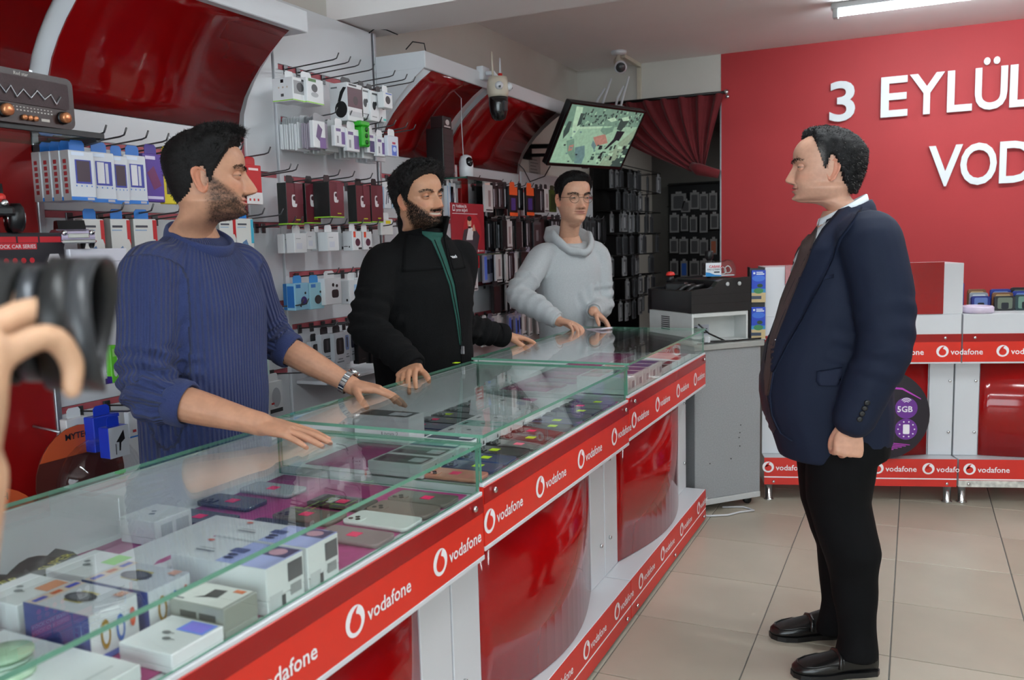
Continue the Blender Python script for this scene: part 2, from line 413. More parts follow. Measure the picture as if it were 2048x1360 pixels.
# ================================================================= what lies in the show cases
Z1, Z2, Z3 = ZG-.003+.0005, ZG+.014+.0005, ZG+.026+.0005
def cloth(name, x0, x1, y0, y1, z, lab):
    b = MB(); n = 14; vs = []; fs = []
    for i in range(n+1):
        for j in range(5):
            x = x0+(x1-x0)*j/4; y = y0+(y1-y0)*i/n
            vs.append((x+.004*math.sin(i*1.7+j), y, z+.0018+.0009*math.sin(i*1.3+j*2.1)))
    for i in range(n):
        for j in range(4): a = i*5+j; fs.append((a, a+5, a+6, a+1))
    k = len(vs); vs += [(p[0], p[1], z) for p in vs[:k]]
    fs += [tuple(q+k for q in f[::-1]) for f in fs[:]]
    for i in range(n): fs += [(i*5, k+i*5, k+i*5+5, i*5+5), (i*5+4, i*5+9, k+i*5+9, k+i*5+4)]
    b.add(vs, fs, 0, True); tag(b.build(name, pink), lab, 'cloth')
cloth('felt_cloth', -1.49, -.95, .40, 1.74, Z1-.0005, 'magenta felt lining the bottom of the nearest counter')
cloth('felt_cloth', -1.47, -1.25, 1.80, 2.86, Z2-.0005, 'magenta felt under the back row of phones in the middle counter')
cloth('felt_cloth', -1.10, -.95, 1.79, 2.89, Z2-.0005, 'magenta felt under the front row of phones in the middle counter')
cloth('felt_cloth', -1.45, -1.25, 2.95, 4.08, Z3-.0005, 'magenta felt in the far counter')
Z1 += .003; Z2 += .003; Z3 += .003
PINK, LIME = (255, 40, 110), (206, 240, 20)
PH = {}
def phone(x, y, z, col, stk, rz=PI/2, lab='', tilt=0., L=.156, W=.075, lens=True, back=None, sx=.0, tagc=None):
    """handset lying face down: rounded slab, camera island, price sticker"""
    T = thing('phone', lab, 'phone', (x, y, z), rz)
    m = MB(); m.prism(rrect(-W/2, -L/2, W/2, L/2, .012, 4), 2, .0, .0085, 0, True)
    m.build('body', mat('phone_%d_%d_%d' % col, col, .22, var=.04, scale=10, coat=.3), T)
    if lens:
        b = MB(); b.prism(rrect(-W/2+.006, L/2-.045, -W/2+.034, L/2-.006, .006, 3), 2, .0085, .0102, 0, True)
        for (px_, py_) in ((-W/2+.014, L/2-.016), (-W/2+.014, L/2-.034), (-W/2+.027, L/2-.025)): b.lathe([(.0055, .0102), (.0055, .0114), (.004, .0116)], (px_, py_, 0), 2, 1, 10)
        b.build('camera_island', [mat('phone_%d_%d_%d' % col, col), mat('lens_black', (8, 8, 12), .08, var=.02)], T)
    if stk:
        b = MB(); b.box((-.012, -.014+sx, .0087), (.013, .012+sx, .0092)); b.build('price_sticker', mat('sticker_%d' % stk[0], stk, .6, var=.03, emit=0.), T)
    if tagc:
        b = MB(); b.box((-.02, .016+sx, .0087), (.016, .04+sx, .0091)); b.build('paper_label', mat('paper_label', (190, 192, 186), .7), T)
    if tilt: T.rotation_euler = (0, tilt, rz)
    return T
def carton(x0, x1, y0, y1, z0, z1, lab, name='phone_box', top=(), front=(), near=(), col=(226, 227, 230), cat='box', rz=0., lid=True):
    """lidded carton: base, lid a hair wider, printing on lid, +x side and -y side"""
    cx, cy = (x0+x1)/2, (y0+y1)/2; w, d, h = x1-x0, y1-y0, z1-z0
    T = thing(name, lab, cat, (cx, cy, z0), rz)
    MB().box((-w/2+.0006, -d/2+.0006, 0), (w/2-.0006, d/2-.0006, h*.3 if lid else h), 0, .001).build('base', cm(*col), T)
    if lid: MB().box((-w/2, -d/2, h*.3+.0004), (w/2, d/2, h), 0, .0015).build('lid', cm(*col), T)
    def pr(pl, org, ux, uy, a, c, nm):
        if not pl: return
        ms = []; b = MB()
        for k, it in enumerate(pl):
            poly, colr = it[0], it[1]
            mm = cm(*colr)
            if mm not in ms: ms.append(mm)
            if isinstance(poly, str): put_text(b, poly, Vector(org)+Vector(ux)*(it[2]*a)+Vector(uy)*(it[3]*c), ux, uy, it[4], ms.index(mm), 0, 0, False, 1., .0009)
            else:
                if not hasattr(poly[0], '__len__'): poly = rect(*poly)
                plate(b, [(p*a, q*c) for p, q in poly], org, ux, uy, .0004+.0002*k, ms.index(mm))
        b.build(nm, ms, T)
    # printing on the lid reads from the shop side: right is +y, up is -x
    pr(top, (w/2, -d/2, h), (0, 1, 0), (-1, 0, 0), d, w, 'printed_lid')
    pr(front, (w/2, -d/2, 0), (0, 1, 0), (0, 0, 1), d, h, 'printed_end')
    pr(near, (-w/2, -d/2, 0), (1, 0, 0), (0, 0, 1), w, h, 'printed_side')
    return T
GRY = (120, 122, 126)
# nearest counter, front to back
carton(-1.03, -.925, .825, .925, Z1, Z1+.030, 'white earbud box with a shimmering blue sticker, nearest the red strip', 'earbud_box',
       top=[((.62, .05, .95, .55), (110, 150, 250)), ((.66, .1, .92, .5), (140, 130, 250)), (ell(.35, .45, .05, .07), GRY), (ell(.5, .6, .05, .07), GRY), ((.34, .3, .36, .45), GRY), ((.49, .45, .51, .6), GRY)])
carton(-1.04, -.928, .930, 1.003, Z1, Z1+.052, 'grey box with a black car holder printed on its white lid', 'holder_box',
       top=[((.03, .05, .97, .97), (232, 232, 228)), ([(.25, .72), (.4, .6), (.75, .62), (.78, .4), (.4, .36), (.36, .5)], (50, 52, 54)), ((.75, .12, .9, .3), (226, 110, 50)), ((.1, .8, .16, .95), GRY)], near=[((.2, .55, .5, .75), (60, 62, 60)), ((.55, .55, .85, .75), (60, 62, 60))], col=(150, 152, 146))
wt = [((0, 0, 1, 1), (204, 206, 214)), ((0, .8, 1, .96), (224, 200, 180)), ((.05, .84, .3, .92), (70, 80, 190)), ((.4, .84, .6, .92), (200, 90, 40)), ((.7, .84, .95, .92), (70, 80, 190)), (rect(.3, .36, .72, .62), (190, 170, 60)), (ell(.5, .5, .19, .21), (60, 60, 66)), (ell(.5, .5, .13, .15), (96, 98, 104)), ((.75, .08, .95, .2), (226, 170, 150))]
wn_ = [((0, 0, 1, 1), (64, 74, 140))]
wf = [((0, 0, 1, .12), (90, 110, 200)), (ell(.3, .5, .1, .3), (170, 130, 40)), (ell(.3, .5, .06, .2), (220, 220, 224)), (ell(.6, .5, .09, .28), (70, 110, 190)), (ell(.6, .5, .05, .18), (220, 220, 224)), (ell(.85, .6, .06, .2), (220, 90, 60))]
carton(-1.195, -1.055, .800, .886, Z1, Z1+.075, 'smart watch box, blue sided, in front of the pale one', 'watch_box', wt, wf, wn_, lid=False)
carton(-1.195, -1.050, .900, .986, Z1, Z1+.072, 'smart watch box with blue side, farther of the two beside the car holder box', 'watch_box', wt, wf, wn_, lid=False)
ab = lambda c: [((.55, .03, .95, .35), c), (ell(.4, .5, .06, .07), GRY), (ell(.52, .62, .05, .06), GRY), ((.39, .35, .41, .5), GRY)]
carton(-1.325, -1.22, .806, .905, Z1, Z1+.062, 'white earbud box with an orange shimmering sticker', 'earbud_box', ab((226, 150, 110)))
carton(-1.345, -1.24, .945, 1.045, Z1, Z1+.052, 'white earbud box with a green shimmering sticker', 'earbud_box', ab((150, 220, 110)))
carton(-1.465, -1.365, 1.200, 1.297, Z1, Z1+.052, 'small white earbud box at the back, alone on the felt', 'earbud_box', [(ell(.4, .5, .06, .07), GRY), (ell(.55, .6, .05, .06), GRY)], [((.15, .2, .45, .8), (190, 192, 196)), ((.55, .2, .9, .8), (190, 192, 196))])
carton(-1.335, -1.195, 1.060, 1.335, Z1, Z1+.030, 'long flat white tablet box with a pink pen line', 'tablet_box',
       [([(.03, .22), (.1, .30), (.95, .32), (.98, .24), (.9, .20), (.1, .18)], (196, 92, 138)), ((.25, .24, .8, .26), (236, 220, 228))])
pb = [((0, 0, 1, .52), (176, 184, 238)), ((.55, .02, .98, .3), (60, 50, 110)), (ell(.75, .16, .16, .08), (200, 150, 170)), (rrect(.45, .40, .66, .56, .03), (80, 90, 140)), (ell(.2, .46, .06, .05), (44, 50, 90)), (ell(.34, .47, .06, .05), (44, 50, 90)), (ell(.8, .9, .05, .035), (226, 110, 80)), ((.3, .66, .34, .86), GRY), ((.42, .7, .44, .86), GRY)]
pf = [((.05, .1, .4, .4), (200, 202, 206)), ((.55, .5, .95, .9), (90, 92, 100)), ((.6, .2, .9, .42), (150, 152, 156)), ((.36, .05, .46, .3), (80, 80, 84))]
carton(-1.135, -.928, 1.025, 1.118, Z1, Z1+.080, 'white earphone box with violet printing, nearer of the pair by the red strip', 'earphone_box', pb, pf)
carton(-1.135, -.928, 1.128, 1.215, Z1, Z1+.080, 'white earphone box with violet printing, farther of the pair by the red strip', 'earphone_box', pb, pf)
carton(-1.23, -.945, .60, .79, Z1, Z1+.030, 'large flat white box in the near corner of the counter, pale green ring above', 'tablet_box', [((.1, .1, .9, .12), (200, 204, 206))])
rg = thing('green_cable_reel', 'pale green translucent cable reel on the big flat white box', 'reel', (-1.09, .70, Z1+.0305), .6)
gp = mat('pale_green_plastic', (176, 206, 176), .25, var=.05, spec=.7)
MB().lathe([(.034, 0), (.034, .004), (.026, .006), (.026, .026), (.034, .028), (.034, .032), (.012, .032)], n=24).build('spool', gp, rg)
MB().tube([(.03*math.cos(a), .03*math.sin(a), .010+.0005*i) for i, a in enumerate([i*PI/6 for i in range(25)])]+[(-.09, .02, .004), (-.16, .06, .003)], .0022, 0, 6).build('cable', mat('pale_green_cable', (190, 210, 196), .4), rg)
carton(-1.31, -1.255, .735, .792, Z1, Z1+.07, 'small white box cut by the left edge of the photo', 'earbud_box', [((.2, .2, .8, .8), (214, 216, 220))])
# dark plastic bags at the back left
for k, (x, y, r, q) in enumerate(((-1.42, 1.02, .3, 'farther'), (-1.42, .90, -.2, 'nearer'))):
    T = thing('card_bag', 'dark glossy bag with yellow lettering, %s of the two at the back' % q, 'bag', (x, y, Z1), r)
    b = MB(); n = 7; vs = []; fs = []
    for i in range(n):
        for j in range(n): vs.append((-.055+.11*i/(n-1), -.075+.15*j/(n-1), .004+.018*abs(math.sin(i*.9+j*.6))+.012*(i in (0, n-1))))
    for i in range(n-1):
        for j in range(n-1): a = i*n+j; fs.append((a, a+n, a+n+1, a+1))
    kk = len(vs); vs += [(p[0], p[1], max(0, p[2]-.004)) for p in vs]; fs += [tuple(q_+kk for q_ in f[::-1]) for f in fs]
    b.add(vs, fs, 0, True); b.build('bag', mat('dark_foil', (40, 46, 44), .18, var=.1), T)
    b = MB(); put_text(b, 'SUPER', (.01, -.04, .027), (0, 1, 0), (-1, 0, 0), .03, 0); b.build('lettering', cm(206, 196, 40), T)
# handsets in the nearest counter
NAVY, BLKP, SIL, BRZ, WHP, ROSE = (26, 40, 62), (28, 30, 36), (170, 174, 178), (112, 104, 96), (224, 230, 228), (150, 128, 132)
phone(-1.405, 1.365, Z1, NAVY, PINK, lab='navy phone with pink sticker beside the small white box at the back', sx=.01)
phone(-1.43, 1.482, Z1, NAVY, PINK, lab='navy phone with pink sticker, second from the near end at the back', sx=.0)
phone(-1.41, 1.60, Z1, SIL, PINK, lab='silver phone with pink sticker at the back by the glass divider', lens=False)
phone(-1.205, 1.372, Z1, (40, 48, 66), None, lab='dark blue phone half hidden behind the violet-printed boxes')
phone(-1.19, 1.462, Z1, BRZ, PINK, lab='bronze phone with pink sticker in the middle of the nearest counter', sx=.01)
phone(-1.18, 1.568, Z1, BLKP, PINK, lab='black phone with pink sticker and paper label near the divider', tagc=1)
phone(-1.02, 1.660, Z1, BRZ, PINK, lab='bronze phone with pink sticker by the red strip, next to the divider', sx=-.01)
phone(-1.02, 1.492, Z1, WHP, None, lab='white phone lying between the two stickered ones by the red strip', L=.16, W=.078)
phone(-1.02, 1.388, Z1, ROSE, PINK, lab='rose grey phone with pink sticker by the red strip')
phone(-1.02, 1.576, Z1, (128, 112, 104), None, lab='brown phone without sticker beside the bronze one')
# middle counter: back row
BR = [((26, 44, 66), None, 1, 'dark teal phone with paper label'), ((36, 46, 96), PINK, 0, 'blue phone with pink sticker'), ((30, 34, 44), PINK, 0, 'dark grey phone with pink sticker'), ((34, 44, 50), LIME, 0, 'dark phone with yellow-green sticker'),
      ((26, 40, 48), None, 0, 'dark phone without sticker'), ((26, 44, 50), PINK, 0, 'dark teal phone with pink sticker'), ((30, 36, 40), PINK, 1, 'dark phone with pink sticker and label'), ((20, 70, 80), PINK, 1, 'petrol phone with pink sticker')]
for i, (c, s_, tg, d_) in enumerate(BR):
    phone(-1.375, 2.20+i*.088, Z2, c, s_, lab=d_+', %s in the middle counter\'s back row' % ORD[i], sx=.03 if s_ else 0, tagc=tg)
# middle counter: row of lidded boxes
BX = [((96, 98, 98), 'dark grey phone'), ((104, 106, 106), 'grey phone'), ((70, 92, 130), 'blue phone'), ((44, 56, 80), 'navy phone'), (None, 'white phone'), ((150, 200, 190), 'mint phone'), (None, 'pale phone')]
by = [1.808, 1.897, 1.985, 2.075, 2.165, 2.255, 2.345]
for i, (c, d_) in enumerate(BX):
    P = []
    if c: P.append((rrect(.08, .06, .92, .94, .05), c))
    P += [(rrect(.3, .1, .75, .36, .02), (214, 218, 224)), (ell(.3, .84, .07, .035), (30, 32, 36)), (ell(.45, .84, .07, .035), (30, 32, 36))]
    if i > 3: P.append((ell(.5, .5, .07, .045), (70, 74, 80)))
    carton(-1.245, -1.085, by[i]-.042, by[i]+.042, Z2, Z2+.034, 'flat white phone box picturing a %s, %s from the near divider' % (d_, ORD[i]), top=P, front=[(ell(.8, .5, .05, .18), (90, 92, 96))])
carton(-1.49, -1.30, 2.055, 2.14, Z2, Z2+.082, 'tall white phone box with a black lid picture behind the hand with the watch', top=[(rrect(.06, .05, .94, .95, .05), (34, 38, 46)), (rrect(.25, .12, .75, .45, .02), (206, 212, 222))],
       near=[('pova 2', GRY, .55, .32, .018), ((.5, .30, .52, .44), GRY)])
T = carton(-1.30, -1.12, 2.40, 2.53, Z2, Z2+.05, 'white phone box leaning up on top of the far boxes', top=[(ell(.25, .86, .05, .03), (30, 32, 36)), (ell(.38, .86, .05, .03), (30, 32, 36)), (ell(.5, .5, .06, .045), (50, 54, 60)), (rrect(.3, .08, .7, .25, .02), (190, 200, 220))], rz=.25)
T.location.z = Z2+.016; T.rotation_euler = (0, .16, .25)
carton(-1.285, -1.09, 2.39, 2.56, Z2, Z2+.016, 'flat white box under the leaning phone box', 'tablet_box')
# middle counter: front row
FRW = [((226, 140, 120), PINK, 'salmon pink phone with pink sticker'), ((60, 64, 110), LIME, 'indigo phone with yellow-green sticker'), ((30, 60, 110), LIME, 'blue phone with yellow-green sticker'), ((36, 40, 40), LIME, 'dark grey phone with yellow-green sticker'),
       ((40, 42, 44), PINK, 'dark grey phone with narrow pink sticker'), ((38, 40, 44), LIME, 'black phone with yellow-green sticker'), ((48, 44, 50), PINK, 'dark plum phone with pink sticker'), ((56, 50, 56), LIME, 'dark mauve phone with yellow-green sticker'),
       ((96, 100, 128), LIME, 'grey lilac phone with yellow-green sticker'), ((80, 86, 100), None, 'slate phone without sticker'), ((60, 66, 90), LIME, 'slate blue phone with yellow-green sticker'), ((60, 60, 66), PINK, 'charcoal phone with pink sticker'), ((90, 90, 104), LIME, 'grey phone with yellow-green sticker')]
for i, (c, s_, d_) in enumerate(FRW):
    phone(-1.02, 1.815+i*.0835, Z2, c, s_, lab=d_+', %s in the middle counter\'s front row' % ORD[i], sx=random.choice((-.02, .0, .015)), W=.074)
# far counter
for i in range(5):
    carton(-1.13, -.932, 2.955+i*.094, 3.043+i*.094, Z3, Z3+.062, 'white phone box with coloured lid in the far counter, %s from the glass divider' % ORD[i], top=[((.05, .55, .95, .95), (200, 60, 70) if i % 2 else (170, 60, 90)), ((.05, .05, .95, .5), (100, 90, 150) if i else (190, 194, 230)), ((.2, .65, .8, .85), (226, 180, 190))], front=[((.1, .2, .4, .8), (206, 206, 210)), ((.55, .3, .9, .7), (150, 152, 160))])
for i in range(4):
    carton(-1.14, -.94, 3.47+i*.125, 3.58+i*.125, Z3, Z3+.024, 'flat white tablet box at the far end, %s of four behind the glass' % ORD[i], 'tablet_box', top=[((.02, .03, .98, .2), ((44, 44, 50), (150, 60, 80), (160, 70, 80), (120, 60, 80))[i]), ((.1, .4, .9, .7), (206, 206, 214))])
for i in range(3):
    phone(-1.30+.02*i, 3.06+i*.10, Z3, ((150, 30, 50), (120, 60, 110), (160, 40, 60))[i], None, lab='%s flat pack in the far counter under the reflection' % ('crimson', 'plum', 'red')[i], lens=False)
# ================================================================= wall displays along the left wall
XB = -2.36
rail_r = mat('rail_red_lining', (176, 84, 92), .5, var=.1, scale=30)
red_matte = mat('red_board', (150, 14, 16), .35, var=.04, scale=5, coat=.2)
PROF = [(-2.356, 1.85), (-2.348, 1.92), (-2.325, 1.98), (-2.29, 2.035), (-2.25, 2.085), (-2.20, 2.135), (-2.145, 2.183), (-2.09, 2.222)]
def cove(y0, y1, t0, t1, parent, m, name='cove_panel', off=0.):
    b = MB(); n = len(PROF); vs = []
    for k, (x, z) in enumerate(PROF):
        t = k/(n-1); vs += [(x+off, y0+(t0-y0)*t, z), (x+off, y1+(t1-y1)*t, z)]
    vs += [(x-.006, y, z+.004) for x, y, z in vs]
    fs = []
    for k in range(n-1):
        a = 2*k; fs += [(a, a+1, a+3, a+2), (a+2*n, a+2+2*n, a+3+2*n, a+1+2*n), (a, a+2, a+2+2*n, a+2*n), (a+1, a+1+2*n, a+3+2*n, a+3)]
    e = 2*n-2; fs += [(0, 2*n, 2*n+1, 1), (e, e+1, e+1+2*n, e+2*n)]
    b.add(vs, fs, 0, False)
    for i in range(len(b.sm)): b.sm[i] = True
    o = b.build(name, m, parent)
    return o
HOOK = {}
def hook(parent, y, z, L=.24):
    k = round(L, 2)
    if k not in HOOK:
        b = MB(); b.tube([(0, 0, 0), (L-.03, 0, .012), (L-.012, 0, .016), (L, 0, .036)], .0028, 0, 6); b.box((-.002, -.012, -.022), (.004, .012, .016), 0, .001)
        HOOK[k] = o = b.build('peg_hook', mat('hook_wire', (92, 92, 94), .3, metal=.8, var=.05), parent)
    else: o = child_copy(HOOK[k], parent)
    o.location = (XB, y, z); return o
def bay(label, y0, y1, zs, zb=.20, ztop=1.85, board=white, rails=True, name='wall_display'):
    """flat back boards between horizontal hook rails at heights zs"""
    T = thing(name, label, 'display', (XB, (y0+y1)/2, 0))
    def loc(o): o.location = (-XB, -(y0+y1)/2, 0); return o
    H = bpy.data.objects.new('frame', None)
    edges = [ztop]+[z for z in zs]+[zb]
    fr = loc(MB().box((XL+.002, y0, zb-.05), (XB-.012, y1, ztop)).build('backing', rail_r if board is white else black_m, T))
    for a, c in zip(edges[:-1], edges[1:]):
        loc(MB().box((XB-.012, y0+.012, c+.012), (XB, y1-.012, a-.010 if a != ztop else a), 0, .002).build('board', board, T))
    if rails:
        for z in zs: loc(MB().box((XB-.010, y0+.01, z-.009), (XB-.004, y1-.01, z+.011)).build('rail', rail_r, T))
    return T
def add_local(T, b, name, m):
    o = b.build(name, m, T); o.location = -Vector(T.location); return o
def hk(T, ys, z, L=.24):
    for y in ys:
        o = hook(T, 0, 0, L); o.location = Vector((XB, y, z)) - Vector(T.location)
def upright(T, y, z0, z1, m=alu, w=.010):
    add_local(T, MB().box((XB-.03, y-w, z0), (XB+.008, y+w, z1), 0, .002), 'upright', m)
# --- bay left of the first white upright: red
T0 = thing('wall_display', 'red wall display at the left edge of the photo behind the radio', 'display', (XB, 1.2, 0))
add_local(T0, MB().box((XL+.002, .6, .2), (XB, 1.735, 1.85)), 'backing', red_matte)
o = cove(.6, 1.735, .6, 1.735, T0, red_cove); o.location = -Vector(T0.location)
# --- bay A
TA = bay('white wall display with red cove behind the man in the blue sweater', 1.745, 2.63, [1.745, 1.525, 1.215, .925], .2, 1.85)
o = cove(1.80, 2.60, 1.81, 2.635, TA, red_cove); o.location = -Vector(TA.location)
o = cove(1.745, 2.64, 1.745, 2.64, TA, white, 'cove_backing', -.012); o.location = -Vector(TA.location)
add_local(TA, MB().box((-2.43, .9, 2.205), (-2.08, 2.70, 2.285), 0, .003), 'fascia', white)
upright(TA, 1.745, .2, 2.2)
hk(TA, [1.80, 1.87, 1.95, 2.03, 2.1, 2.18, 2.27, 2.36, 2.5], 1.735); hk(TA, [1.84, 1.95, 2.06, 2.17, 2.3, 2.45, 2.55], 1.515); hk(TA, [1.82, 1.92, 2.02, 2.12], .915)
# --- narrow strip and bay B
TS = bay('narrow white hook panel between the blue-sweater man and the white display', 2.63, 2.83, [1.70, 1.50, 1.18, .90], .2, 2.41, rails=False)
hk(TS, [2.66, 2.70], 1.69, .2); hk(TS, [2.67, 2.71], 1.49, .2); hk(TS, [2.69, 2.72], 1.17, .2); hk(TS, [2.71], .9, .2)
TBb = bay('tall white display panel under the ceiling beam, five rows of packages', 2.84, 3.55, [2.14, 1.93, 1.69, 1.495, 1.295, 1.075], .2, 2.41)
upright(TBb, 2.835, .2, 2.41, white, .012); upright(TBb, 3.556, .2, 2.41, alu)
add_local(TBb, MB().box((XB, 2.86, .835), (-2.20, 3.54, .85), 0, .002), 'bottom_shelf', white)
hk(TBb, [2.90, 2.98, 3.05, 3.15, 3.31, 3.41, 3.48], 2.135, .27); hk(TBb, [2.9, 3.0, 3.12, 3.22, 3.33, 3.43, 3.5], 1.925, .25)
hk(TBb, [2.9, 3.0, 3.13, 3.28, 3.4], 1.68, .25); hk(TBb, [2.9, 3.0, 3.12, 3.24, 3.36, 3.46], 1.487, .2); hk(TBb, [2.9, 3.0, 3.1, 3.22, 3.34, 3.46], 1.285, .22); hk(TBb, [2.9, 2.98, 3.06, 3.14, 3.24, 3.34, 3.44], 1.067, .2)
add_local(TBb, MB().tube([(-2.36, 3.52, 2.405), (-2.33, 3.53, 2.425), (-2.29, 3.56, 2.42), (-2.25, 3.60, 2.40)], .003, 0, 6), 'loose_cable', black_p)
# --- bays C and D
TC = bay('white wall display with red cove behind the man in the black fleece', 3.57, 4.36, [1.745, 1.53, 1.30, 1.08], .2, 1.85)
o = cove(3.575, 4.12, 3.64, 4.16, TC, red_cove); o.location = -Vector(TC.location)
o = cove(3.565, 4.36, 3.565, 4.40, TC, white, 'cove_backing', -.010); o.location = -Vector(TC.location)
add_local(TC, MB().box((XB-.03, 4.365, .2), (XB+.012, 4.45, 1.85), 0, .002), 'red_pilaster', red_matte)
hk(TC, [3.62, 3.70, 3.8, 3.92, 4.05, 4.2], 1.735, .22); hk(TC, [3.62, 3.7, 3.8, 3.9], 1.52, .2); hk(TC, [3.65, 3.8, 3.95, 4.1], 1.29, .2)
TD = bay('wall display with red cove and racks of dark phone cases behind the hooded man', 4.47, 5.20, [1.745, 1.545, 1.355, 1.165, .985], .2, 1.85)
o = cove(4.22, 5.15, 4.28, 5.20, TD, red_cove); o.location = -Vector(TD.location)
o = cove(4.21, 5.20, 4.21, 5.30, TD, white, 'cove_backing', -.010); o.location = -Vector(TD.location)
upright(TD, 4.475, .2, 1.85, white, .014)
add_local(TC, MB().box((-2.40, 3.555, 2.222), (-2.08, 5.33, 2.30), 0, .003), 'fascia', white)
add_local(TC, MB().prism([(z, x) for x, z in PROF]+[(2.30, -2.08), (2.30, -2.36)], 1, 3.556, 3.564), 'end_plate', white)
add_local(TC, MB().tube([(-2.10, 3.60, 2.30), (-2.09, 3.57, 2.335), (-2.14, 3.55, 2.345), (-2.19, 3.57, 2.32)], .003, 0, 6), 'loose_cable', black_p)
for z in (1.735, 1.535, 1.345, 1.155, .975): hk(TD, [4.53, 4.64, 4.75, 4.86, 4.97, 5.08], z, .2)
TE = bay('white wall display with dim racks of phone cases under the television', 5.21, 6.62, [1.745, 1.57, 1.36, 1.15, .96], .45, 1.87)
for z in (1.56, 1.35, 1.14, .95): hk(TE, [5.3+.16*i for i in range(8)], z, .16)
# ---------------------------------------------------------------- packages
def pack(y0, y1, z0, z1, xf, dep, body, prints=(), tab=None, sides=(), label='', cat='package', group=None, name='hanging_box', lean=0., tabw=.6, clear=False):
    """one hanging package: carton facing +x, printed front, hang tab"""
    w, h = y1-y0, z1-z0
    T = thing(name, label, cat, (xf-dep, (y0+y1)/2, z0), lean, group)
    m = MB(); m.box((0, -w/2, 0), (dep, w/2, h), 0, min(.0022, dep*.2)); m.build('carton', film if clear else cm(*body), T)
    if prints:
        mats = []; b = MB()
        for k, (poly, col) in enumerate(prints):
            mm = cm(*col)
            if mm not in mats: mats.append(mm)
            if isinstance(poly, tuple) and len(poly) == 4 and not hasattr(poly[0], '__len__'): poly = rect(*poly)
            plate(b, [(-w/2+p*w, q*h) for p, q in poly], (dep, 0, 0), (0, 1, 0), (0, 0, 1), .0004+.00025*k, mats.index(mm))
        b.build('printed_front', mats, T)
    if sides:
        mats = []; b = MB()
        for k, (poly, col) in enumerate(sides):
            mm = cm(*col)
            if mm not in mats: mats.append(mm)
            if isinstance(poly, tuple) and len(poly) == 4 and not hasattr(poly[0], '__len__'): poly = rect(*poly)
            plate(b, [(p*dep, q*h) for p, q in poly], (0, -w/2, 0), (1, 0, 0), (0, 0, 1), .0004+.00025*k, mats.index(mm))
        b.build('printed_side', mats, T)
    if tab:
        b = MB(); tw = w*tabw/2; xt = dep*.5
        o = [(-tw, h), (tw, h), (tw, h+.022), (tw*.7, h+.03), (-tw*.7, h+.03), (-tw, h+.022)]
        b.prism(o, 0, xt-.0008, xt+.0008); b.build('hang_tab', cm(*tab), T)
    return T
def pk(l, t, r, b, xf, dep, *a, **k):
    cu, cv = (l+r)/2, (t+b)/2; dep = dep*.42 if dep > .035 else dep
    y0, y1 = at_x(l, cv, xf).y, at_x(r, cv, xf).y
    z1, z0 = at_x(cu, t, xf).z, at_x(cu, b, xf).z
    return pack(y0, y1, z0, z1, xf, dep, *a, **k)
DK, GRN, MAR, LIL, BLU = (22, 22, 26), (150, 210, 60), (96, 28, 40), (120, 92, 150), (40, 120, 200)
# row 1 of bay B
f1 = [((0, .02, 1, .06), GRN), ((.05, .3, .95, .86), (150, 152, 154)), (ell(.5, .6, .25, .2), (36, 36, 40)), ((.6, .86, .95, .95), DK)]
s1 = [((0, .02, 1, .06), GRN), ((.42, .78, .56, .92), DK), ((.3, .55, .36, .62), (200, 180, 160)), ((.5, .55, .56, .62), (200, 180, 160)), ((.7, .55, .76, .62), (200, 180, 160)), ((.42, .2, .56, .32), (90, 90, 92))]
pk(586, 156, 614, 203, -2.13, .235, WHT, f1, WHT, s1, label='white box with headphone photo and green base line, top row left end', cat='box', name='headphone_box')
pk(614, 158, 647, 208, -2.115, .20, WHT, [((0, .02, 1, .06), GRN), (ell(.45, .62, .18, .16), (60, 60, 64)), (ell(.45, .36, .22, .1), (170, 172, 176)), ((.1, .86, .55, .97), (60, 110, 40))], WHT, s1, label='white watch box with green base line, second in the top row', cat='box', name='watch_box')
sH = [(ell(.62, .30, .34, .22), (14, 14, 16)), ([(.45, .5), (.62, .52), (.78, .72), (.95, .86), (.78, .88), (.6, .76)], (14, 14, 16)), ((.1, .86, .45, .9), (120, 122, 126))]
pk(695.5, 168, 726, 243, -2.12, .215, WHT, [((0, .36, .97, .88), (84, 44, 56)), ((.1, .92, .6, .97), (60, 60, 62)), (ell(.5, .55, .16, .12), (50, 26, 34)), ((.1, .12, .9, .26), (200, 202, 206))], (40, 40, 42), sH, label='large white headphone box with black headphones printed on its side, top row', cat='box', name='headphone_box')
buds = [(ell(.42, .5, .2, .14), DK), (ell(.62, .58, .12, .07), DK), ((.2, .86, .8, .92), (90, 90, 92)), ((.15, .12, .7, .15), (150, 150, 152))]
pk(723, 176, 740, 236, -2.12, .10, WHT, buds, (40, 40, 42), label='slim white earphone box directly right of the large headphone box', cat='box', name='earphone_box')
pk(741, 182, 758, 242, -2.11, .12, WHT, buds, (40, 40, 42), label='second slim white earphone box in the top row', cat='box', name='earphone_box')
pk(758, 186, 772, 244, -2.13, .10, WHT, [(ell(.6, .55, .3, .12), DK), ((.55, .05, .95, .12), (90, 200, 190))], (40, 40, 42), label='slim white box with teal corner mark, half behind the small box, top row', cat='box', name='earphone_box')
pk(768, 185, 785, 216, -2.07, .08, WHT, [(ell(.45, .5, .28, .26), DK), ((.2, .86, .9, .94), (90, 120, 190))], WHT, label='small white box with a black gadget at the far end of the top row', cat='box', name='gadget_box')
